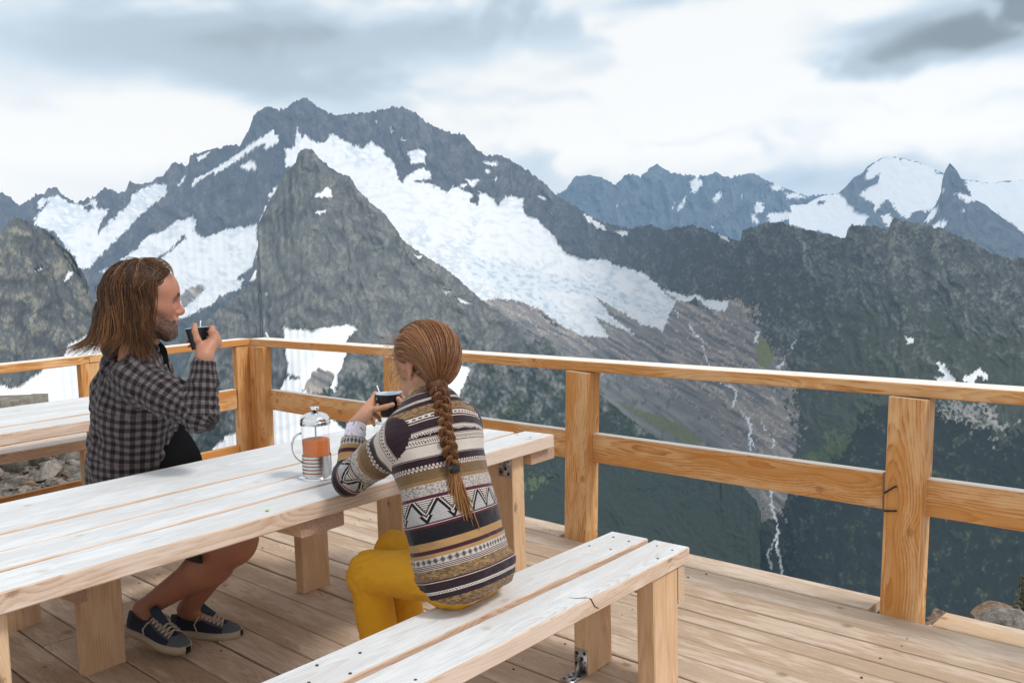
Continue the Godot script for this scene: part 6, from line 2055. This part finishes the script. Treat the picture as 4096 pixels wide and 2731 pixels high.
# ---------------------------------------------------------------- things on the table
func make_small_materials() -> void:
	mats.cup_black = mat(Color(0.010, 0.010, 0.012), 0.42)
	mats.cup_blue = mat(Color(0.42, 0.56, 0.70), 0.35)
	mats.plastic_white = mat(Color(0.80, 0.82, 0.82), 0.4)
	mats.tea_top = mat(Color(0.16, 0.05, 0.012), 0.08)
	mats.chrome = mat(Color(0.74, 0.74, 0.75), 0.14, 1.0)
	mats.brushed = mat(Color(0.62, 0.61, 0.60), 0.26, 1.0)
	mats.knob = mat(Color(0.02, 0.02, 0.02), 0.35)
	var g := StandardMaterial3D.new()
	g.transparency = BaseMaterial3D.TRANSPARENCY_ALPHA
	g.albedo_color = Color(0.93, 0.96, 0.96, 0.05)
	g.roughness = 0.03
	g.metallic_specular = 0.6
	mats.pane = g
	var tea := StandardMaterial3D.new()
	tea.albedo_color = Color(0.50, 0.112, 0.0).linear_to_srgb()
	tea.roughness = 0.35
	tea.metallic_specular = 0.2
	mats.tea = tea

func build_press() -> void:
	var at := Vector3(-0.663, 0.7015, -3.0)
	var o := thing("french_press", "glass and steel coffee press half full of amber tea on the table", "french press", at)
	place("base", lathe([[0.0, 0.0, 1], [0.060, 0.0, 1], [0.0615, 0.003, 1], [0.060, 0.006, 1], [0.054, 0.008, 1], [0.047, 0.011, 2], [0.0, 0.012, 2]], 44), mats.chrome, o)
	place("glass_beaker", lathe([[0.0462, 0.014, 1], [0.0462, 0.188, 1]], 44), mats.pane, o)
	place("spout", lathe([[0.010, 0.0, 1], [0.016, 0.014, 1]], 14, Transform3D(Basis(Vector3(0, 0, 1), -0.55), Vector3(0.047, 0.177, 0.012))), mats.pane, o)
	var tea := place("tea", lathe([[0.0, 0.016, 2], [0.0440, 0.016, 2], [0.0448, 0.020, 1], [0.0448, 0.1295, 1], [0.0443, 0.1310, 1], [0.0, 0.1305, 2]], 44), mats.tea, o)
	place("plunger_rod", lathe([[0.0028, 0.075, 1], [0.0028, 0.190, 1]], 10), mats.brushed, o)
	place("filter_plate", lathe([[0.0, 0.078, 1], [0.042, 0.078, 1], [0.0445, 0.082, 1], [0.0445, 0.086, 1], [0.0, 0.087, 1]], 32), mats.brushed, o)
	# steel jacket: a sleeve with rows of slots cut through its left-hand front
	var st := SurfaceTool.new()
	st.begin(Mesh.PRIMITIVE_TRIANGLES)
	var segs := 60
	var levels := [0.010, 0.0215, 0.0255, 0.033, 0.037, 0.0445, 0.0485, 0.056, 0.060, 0.0675, 0.0715, 0.079]
	for l in levels.size() - 1:
		var slot := l % 2 == 1
		for k in segs:
			var a := TAU * k / segs
			var b := TAU * (k + 1) / segs
			var mid := fposmod((a + b) / 2, TAU)
			if slot and mid > 1.05 and mid < 3.05: continue
			for side in 2:
				var r := 0.0485 if side == 0 else 0.0470
				var p := [Vector3(cos(a) * r, levels[l], sin(a) * r), Vector3(cos(b) * r, levels[l], sin(b) * r), Vector3(cos(b) * r, levels[l + 1], sin(b) * r), Vector3(cos(a) * r, levels[l + 1], sin(a) * r)]
				for q in ([0, 1, 2, 0, 2, 3] if side == 0 else [0, 2, 1, 0, 3, 2]): st.add_vertex(p[q])
	st.generate_normals()
	var jm: StandardMaterial3D = mats.brushed.duplicate()
	jm.cull_mode = BaseMaterial3D.CULL_DISABLED
	place("jacket", st.commit(), jm, o)
	place("lid", lathe([[0.0500, 0.181, 1], [0.0505, 0.190, 1], [0.0500, 0.193, 1], [0.0490, 0.194, 3], [0.0495, 0.197, 3], [0.046, 0.206, 3], [0.038, 0.214, 3], [0.026, 0.2195, 3], [0.012, 0.222, 3], [0.0, 0.2225, 3]], 48), mats.chrome, o)
	place("knob_stem", lathe([[0.011, 0.2205, 1], [0.007, 0.224, 1], [0.0045, 0.2285, 1], [0.005, 0.232, 1]], 20), mats.knob, o)
	place("knob", lathe([[0.0, 0.2305, 2], [0.0145, 0.2305, 2], [0.0155, 0.2325, 1], [0.0155, 0.2385, 1], [0.0142, 0.2402, 1], [0.0, 0.2410, 3]], 28), mats.chrome, o)
	# a pair of wires bent into the handle
	var hd := SurfaceTool.new()
	hd.begin(Mesh.PRIMITIVE_TRIANGLES)
	for s in [-1, 1]:
		var out := Vector3(-0.86, 0, 0.30 + 0.16 * s).normalized()
		var p := []
		for q in [[0.047, 0.155], [0.060, 0.152], [0.073, 0.140], [0.080, 0.120], [0.080, 0.100], [0.074, 0.082], [0.062, 0.066], [0.048, 0.056]]:
			p.append(out * q[0] + Vector3(0, q[1], 0))
		tube_into(hd, p, [0.0021, 0.0021, 0.0021, 0.0021, 0.0021, 0.0021, 0.0021, 0.0021], 7)
	hd.generate_normals()
	place("handle", hd.commit(), mats.chrome, o)

func build_tableware() -> void:
	build_press()
	paper_cup("black cup with a pale blue rim standing on the table by the girl's sleeve", Vector3(-0.522, 0.7012, -3.18), Basis(), Vector3.ZERO, 2.9)
	# a clear glass jar further down the table
	var o := thing("glass_jar", "small clear glass jar on the table behind the cup in the girl's hands", "jar", Vector3(-0.50, 0.7012, -3.45))
	place("glass", lathe([[0.0, 0.002, 2], [0.033, 0.002, 2], [0.036, 0.006, 1], [0.036, 0.085, 1], [0.031, 0.095, 1], [0.031, 0.102, 1]], 32), mats.pane, o)
	place("lid", lathe([[0.0325, 0.099, 1], [0.0328, 0.114, 1], [0.030, 0.116, 2], [0.0, 0.1165, 2]], 28), mat(Color(0.66, 0.68, 0.68), 0.35, 0.3), o)
	place("sugar", lathe([[0.0, 0.006, 2], [0.0335, 0.007, 1], [0.0335, 0.050, 1], [0.0, 0.053, 2]], 28), mat(Color(0.78, 0.78, 0.76), 0.9), o)
	# a stub of pale plastic strip wedged at the railing's corner
	var st := SurfaceTool.new()
	st.begin(Mesh.PRIMITIVE_TRIANGLES)
	tube_into(st, [Vector3(-1.765, 0.895, -6.60), Vector3(-1.788, 0.945, -6.60)], [0.007, 0.007], 6)
	st.generate_normals()
	tag(place("plastic_strip", st.commit(), mat(Color(0.62, 0.72, 0.66), 0.6)), "short pale green plastic strip sticking up behind the railing corner", "strip")
	# a green crumb of leaf on the near plank
	var leaf := SphereMesh.new()
	leaf.radius = 0.006
	leaf.height = 0.004
	leaf.radial_segments = 8
	leaf.rings = 4
	var lf := place("leaf_scrap", leaf, mat(Color(0.25, 0.40, 0.05), 0.7))
	lf.position = Vector3(-0.725, 0.7025, -2.597)
	tag(lf, "tiny scrap of green leaf on the near plank of the table", "leaf")

# ---------------------------------------------------------------- the ground beside the terrace
func rock_mesh(seed_: int, size: Vector3, rough := 0.35) -> ArrayMesh:
	var s := SphereMesh.new()
	s.radius = 1.0
	s.height = 2.0
	s.radial_segments = 14
	s.rings = 8
	var arr := s.get_mesh_arrays()
	var v: PackedVector3Array = arr[Mesh.ARRAY_VERTEX]
	var nz := noise(seed_, 0.8, 3)
	var r := RandomNumberGenerator.new()
	r.seed = seed_
	var planes := []
	for k in 9: planes.append([Vector3(r.randfn(), r.randfn(), r.randfn()).normalized(), r.randf_range(0.55, 0.9)])
	for i in v.size():
		var p := v[i].normalized()
		var d := 1.0 + nz.get_noise_3dv(p * 1.6) * rough
		for q in planes:
			var dot: float = p.dot(q[0])
			if dot > 0.05: d = minf(d, q[1] / dot)
		v[i] = p * d * size
	var st := SurfaceTool.new()
	st.begin(Mesh.PRIMITIVE_TRIANGLES)
	st.set_smooth_group(-1)
	var idx: PackedInt32Array = arr[Mesh.ARRAY_INDEX]
	for i in idx: st.add_vertex(v[i])
	st.generate_normals()
	return st.commit()

func rock_material(a: Color, b: Color, seed_: int) -> StandardMaterial3D:
	var im := Image.create_empty(256, 256, false, Image.FORMAT_RGB8)
	var nz := noise(seed_, 0.02, 5)
	for j in 256:
		for i in 256:
			var t := nz.get_noise_2d(i, j)
			var u := nz.get_noise_2d(i * 6.0 + 300.0, j * 6.0)
			var c := a.lerp(b, smoothstep(-0.35, 0.35, t + u * 0.5))
			c = c * (1.0 + u * 0.4)
			im.set_pixel(i, j, Color(c.r, c.g, c.b).linear_to_srgb())
	var m := StandardMaterial3D.new()
	m.albedo_texture = ImageTexture.create_from_image(im)
	m.uv1_triplanar = true
	m.uv1_world_triplanar = true
	m.uv1_scale = Vector3(1.3, 1.3, 1.3)
	m.roughness = 0.95
	m.metallic_specular = 0.2
	return m

func ground_y(x: float, z: float) -> float:
	var p := Vector3(x, 0, z)
	var over := p.dot(DECK_M) - 3.2
	var left := (p - Vector3(-1.891, 0, -6.591)).dot(LEFT_OUT)
	# the terrace stands on a shoulder of rubble that falls away in front; on the right a stony rib runs further out
	var y := -0.42
	var rib := smoothstep(20.0, 24.5, rad_to_deg(atan2(x, -z)))
	if over > 0.0: y -= over * lerpf(0.75, 0.30, rib) + over * over * 0.009
	if left > 0.0: y += minf(left, 3.0) * 0.06
	if left > 3.4: y -= (left - 3.4) * 0.5
	var far := p.length() - 14.0
	if far > 0.0: y -= far * 0.6
	return y

func build_ground() -> void:
	var nz := noise(401, 0.7, 5)
	var v := PackedVector3Array()
	var idx := PackedInt32Array()
	var w := 130
	var h := 130
	for j in h:
		for i in w:
			var x := lerpf(-13.0, 13.0, i / float(w - 1))
			var z := lerpf(3.0, -22.0, j / float(h - 1))
			v.append(Vector3(x, ground_y(x, z) + nz.get_noise_2d(x, z) * 0.12, z))
	for j in h - 1:
		for i in w - 1:
			var a := j * w + i
			idx.append_array([a, a + w, a + 1, a + 1, a + w, a + w + 1])
	var st := SurfaceTool.new()
	st.begin(Mesh.PRIMITIVE_TRIANGLES)
	st.set_smooth_group(0)
	for i in idx: st.add_vertex(v[i])
	st.index()
	st.generate_normals()
	var g := place("ground", st.commit(), rock_material(Color(0.07, 0.062, 0.055), Color(0.20, 0.175, 0.15), 403))
	structure(g)
	tag(g, "stony slope under and beside the terrace")
	# loose stones: a mass of small ones and the larger ones one by one
	var kinds := []
	for k in 5: kinds.append(rock_mesh(410 + k, Vector3(1.0, 0.55, 0.8)))
	mats.stone = [rock_material(Color(0.13, 0.12, 0.105), Color(0.28, 0.25, 0.22), 421), rock_material(Color(0.09, 0.085, 0.08), Color(0.22, 0.20, 0.175), 423), rock_material(Color(0.15, 0.09, 0.06), Color(0.26, 0.19, 0.14), 425)]
	var rn := RandomNumberGenerator.new()
	rn.seed = 431
	var corner := Vector3(-1.891, 0, -6.591)
	for k in 5:
		var mm := MultiMesh.new()
		mm.transform_format = MultiMesh.TRANSFORM_3D
		mm.mesh = kinds[k]
		var spots := []
		for q in 900:
			var p: Vector3
			if q % 9 < 6: p = corner + LEFT_OUT * rn.randf_range(0.15, 4.2) + LEFT_Q * rn.randf_range(-1.2, 4.5)
			else: p = DECK_M * rn.randf_range(3.75, 8.5) + DECK_D * rn.randf_range(-2.5, 4.0)
			var sz := 0.018 + 0.07 * pow(rn.randf(), 3.0)
			p.y = ground_y(p.x, p.z) + nz.get_noise_2d(p.x, p.z) * 0.12 + sz * 0.2
			spots.append(Transform3D(Basis(Vector3.UP, rn.randf() * TAU) * Basis(Vector3(1, 0, 0), rn.randf_range(-0.4, 0.4)) * Basis.from_scale(Vector3.ONE * sz), p))
		mm.instance_count = spots.size()
		for q in spots.size(): mm.set_instance_transform(q, spots[q])
		var o := MultiMeshInstance3D.new()
		o.name = numbered("rubble")
		o.multimesh = mm
		o.material_override = mats.stone[k % 3]
		add_child(o)
		o.set_meta("kind", "stuff")
		o.set_meta("label", "loose grey and brown stones covering the slope beside the terrace")
		o.set_meta("category", "rubble")


func build_stones() -> void:
	var rn := RandomNumberGenerator.new()
	rn.seed = 441
	var corner := Vector3(-1.891, 0, -6.591)
	var shapes := []
	for k in 4: shapes.append(rock_mesh(450 + k, Vector3(1.0, 0.5, 0.75), 0.45))
	for k in 26:
		var p := corner + LEFT_OUT * rn.randf_range(0.5, 3.0) + LEFT_Q * rn.randf_range(-0.2, 3.2)
		var sz := rn.randf_range(0.07, 0.19)
		p.y = ground_y(p.x, p.z) + sz * 0.25
		var o := place("stone", shapes[k % 4], mats.stone[k % 2])
		o.transform = Transform3D(Basis(Vector3.UP, rn.randf() * TAU) * Basis(Vector3(1, 0, 0), rn.randf_range(-0.3, 0.3)) * Basis.from_scale(Vector3.ONE * sz), p)
		tag(o, "loose grey stone among the rubble below the left railing", "stone", "loose stones below the left railing")
	var big := [
		["reddish brown boulder showing just past the nearest railing post", Vector3(2.86, -1.42, -6.0), 0.42, 2, 0.5], ["small rusty stone on the slope right of the boulder", Vector3(3.55, -1.72, -7.3), 0.20, 2, 1.3],
		["pale rounded rock at the left end of the stone heap at the terrace edge", Vector3(4.98, -3.0, -9.9), 0.34, 0, 2.0], ["dark rock in the middle of the stone heap", Vector3(5.30, -3.16, -10.2), 0.36, 1, 0.2],
		["flat pale slab lying on the stone heap beside the person in camouflage", Vector3(5.75, -3.12, -10.4), 0.40, 0, 2.6], ["grey angular rock at the frame's right edge below the person in camouflage", Vector3(5.75, -3.22, -9.9), 0.36, 1, 0.9], ["brown rock behind the flat pale slab", Vector3(6.05, -3.35, -11.2), 0.44, 2, 4.0],
	]
	for q in big:
		var o := place("boulder", rock_mesh(int(q[2] * 1000) + 5, Vector3(1.0, 0.75, 0.85), 0.4), mats.stone[q[3]])
		o.transform = Transform3D(Basis(Vector3.UP, q[4]) * Basis.from_scale(Vector3.ONE * q[2]), q[1])
		tag(o, q[0], "rock")
	# the end of a concrete wall beyond the left railing
	var w := thing("concrete_block", "weathered grey concrete block end beyond the left railing, in front of the snow", "concrete block", Vector3(-4.4, -0.3, -8.0))
	var cm := rock_material(Color(0.16, 0.15, 0.13), Color(0.27, 0.25, 0.215), 461)
	for k in 2:
		var st := SurfaceTool.new()
		st.begin(Mesh.PRIMITIVE_TRIANGLES)
		st.set_smooth_group(-1)
		var bx := BoxMesh.new()
		bx.size = [Vector3(1.1, 0.62, 0.5), Vector3(0.14, 0.63, 0.5)][k]
		bx.subdivide_width = 4
		bx.subdivide_height = 4
		st.append_from(bx, 0, Transform3D(Basis(Vector3.UP, [0.04, -0.10][k]), [Vector3(-0.565, 0.31, 0), Vector3(0.068, 0.315, 0.01)][k]))
		st.generate_normals()
		place("block", st.commit(), cm, w)

func camo_cloth() -> StandardMaterial3D:
	var im := Image.create_empty(256, 256, false, Image.FORMAT_RGB8)
	var nz := noise(471, 0.03, 3)
	for j in 256:
		for i in 256:
			var a := nz.get_noise_2d(i, j)
			var b := nz.get_noise_2d(i * 1.3 + 400.0, j * 1.3)
			var c := Color(0.030, 0.032, 0.018)
			if a > 0.12: c = Color(0.075, 0.075, 0.040)
			if b > 0.16: c = Color(0.20, 0.19, 0.14)
			if a < -0.25: c = Color(0.012, 0.012, 0.010)
			im.set_pixel(i, j, c.linear_to_srgb())
	var m := StandardMaterial3D.new()
	m.albedo_texture = ImageTexture.create_from_image(im)
	m.roughness = 0.95
	m.uv1_triplanar = true
	m.uv1_scale = Vector3(2.2, 2.2, 2.2)
	return m

# somebody in a camouflage jacket on the slope below, half out of the picture
func build_hiker() -> void:
	var b := Vector3(6.98, -4.50, -12.0)
	var o := thing("person", "person in a dark camouflage jacket standing on the rocks at the right edge", "person", b)
	var f := Vector3(-0.75, 0, 0.66)
	var r := f.cross(Vector3.UP)
	var parts := [PackedVector3Array(), PackedVector3Array(), PackedColorArray(), PackedInt32Array()]
	var fl := Flesh.new()
	fl.bone(Vector3(0, 0.95, 0), Vector3(0, 1.38, 0), 0.14, 0.15, 0.05, 0.7, f)
	fl.bone(Vector3(0, 1.42, 0), Vector3(0, 1.56, 0) + f * 0.02, 0.07, 0.055, 0.04)
	for s in [-1, 1]:
		fl.bone(r * 0.09 * s + Vector3(0, 0.92, 0), r * 0.10 * s + Vector3(0, 0.50, 0) + f * 0.02, 0.085, 0.06, 0.04)
		fl.bone(r * 0.10 * s + Vector3(0, 0.50, 0) + f * 0.02, r * 0.11 * s + Vector3(0, 0.08, 0), 0.06, 0.04, 0.03)
		fl.bone(r * 0.11 * s + Vector3(0, 0.05, 0), r * 0.11 * s + Vector3(0, 0.04, 0) + f * 0.17, 0.045, 0.04, 0.02)
	fl.bone(Vector3(0, 1.68, 0) - f * 0.01, Vector3(0, 1.69, 0) + f * 0.03, 0.085, 0.082, 0.03)
	fl.bone(Vector3(0, 1.63, 0) + f * 0.06, Vector3(0, 1.60, 0) + f * 0.07, 0.05, 0.038, 0.03)
	fl.bone(Vector3(0, 1.66, 0) + f * 0.10, Vector3(0, 1.64, 0) + f * 0.118, 0.012, 0.012, 0.015)
	fl.bake(0.014)
	add_flesh(parts, fl, func(_p: Vector3, _n: Vector3) -> Color: return Color(0.42, 0.21, 0.14))
	# the arm that shows: hand forward at hip height
	fl = Flesh.new()
	var sh := Vector3(-0.10, 1.44, 0.13)
	var el := Vector3(-0.215, 1.18, 0.10)
	var wr := Vector3(-0.375, 1.02, 0.12)
	fl.bone(el, wr, 0.036, 0.028, 0.02)
	fl.bone(wr, wr + Vector3(-0.055, -0.035, 0.01), 0.028, 0.026, 0.012)
	for k in 4:
		var q := wr + Vector3(-0.06, -0.03 - 0.012 * k, 0.025 - 0.014 * k)
		fl.bone(q, q + Vector3(-0.012, -0.035, 0.0), 0.011, 0.010, 0.006)
		fl.bone(q + Vector3(-0.012, -0.035, 0.0), q + Vector3(0.018, -0.05, 0.0), 0.010, 0.009, 0.006)
	fl.bone(wr + Vector3(-0.02, -0.02, 0.02), wr + Vector3(-0.06, -0.06, 0.035), 0.013, 0.010, 0.006)
	fl.bake(0.006)
	add_flesh(parts, fl, func(_p: Vector3, _n: Vector3) -> Color: return Color(0.48, 0.20, 0.14))
	place("body", array_mesh(parts[0], parts[1], PackedVector2Array(), parts[2], parts[3]), vertex_mat(0.6), o)
	fl = Flesh.new()
	fl.bone(Vector3(0, 0.90, 0), Vector3(0, 1.36, 0), 0.185, 0.185, 0.05, 0.75, f)
	fl.bone(Vector3(-0.08, 1.45, 0.11), Vector3(0.10, 1.45, -0.11), 0.085, 0.085, 0.06)
	fl.bone(Vector3(0, 1.46, 0), Vector3(0, 1.55, 0), 0.09, 0.075, 0.04)
	fl.bone(sh, el, 0.082, 0.068, 0.04)
	fl.bone(el, wr, 0.066, 0.048, 0.02)
	fl.bone(Vector3(0.13, 1.42, -0.16), Vector3(0.20, 1.02, -0.14), 0.08, 0.055, 0.04)
	fl.cut(el.lerp(wr, 0.72), wr - el, 0.12)
	fl.bake(0.016)
	place("jacket", skin_mesh(fl), camo_cloth(), o)
	fl = Flesh.new()
	for s in [-1, 1]:
		fl.bone(r * 0.09 * s + Vector3(0, 0.92, 0), r * 0.10 * s + Vector3(0, 0.50, 0) + f * 0.02, 0.11, 0.085, 0.04)
		fl.bone(r * 0.10 * s + Vector3(0, 0.50, 0) + f * 0.02, r * 0.11 * s + Vector3(0, 0.10, 0), 0.085, 0.07, 0.03)
	fl.bake(0.018)
	place("trousers", skin_mesh(fl), mat(Color(0.20, 0.19, 0.24), 0.95), o)
	fl = Flesh.new()
	fl.bone(Vector3(0, 1.71, 0) - f * 0.015, Vector3(0, 1.72, 0) + f * 0.02, 0.098, 0.095, 0.03)
	fl.bone(Vector3(0, 1.62, 0) - f * 0.05, Vector3(0, 1.55, 0) - f * 0.06, 0.07, 0.06, 0.03)
	fl.bake(0.014)
	place("hood", skin_mesh(fl), mat(Color(0.22, 0.20, 0.15), 0.95), o)

func _ready() -> void:
	rng.seed = 7
	set_stage()
	build_land()
	make_woods()
	make_small_materials()
	build_ground()
	build_deck()
	build_railing()
	build_tables()
	build_benches()
	build_man()
	build_girl()
	build_tableware()
	build_stones()
	build_hiker()
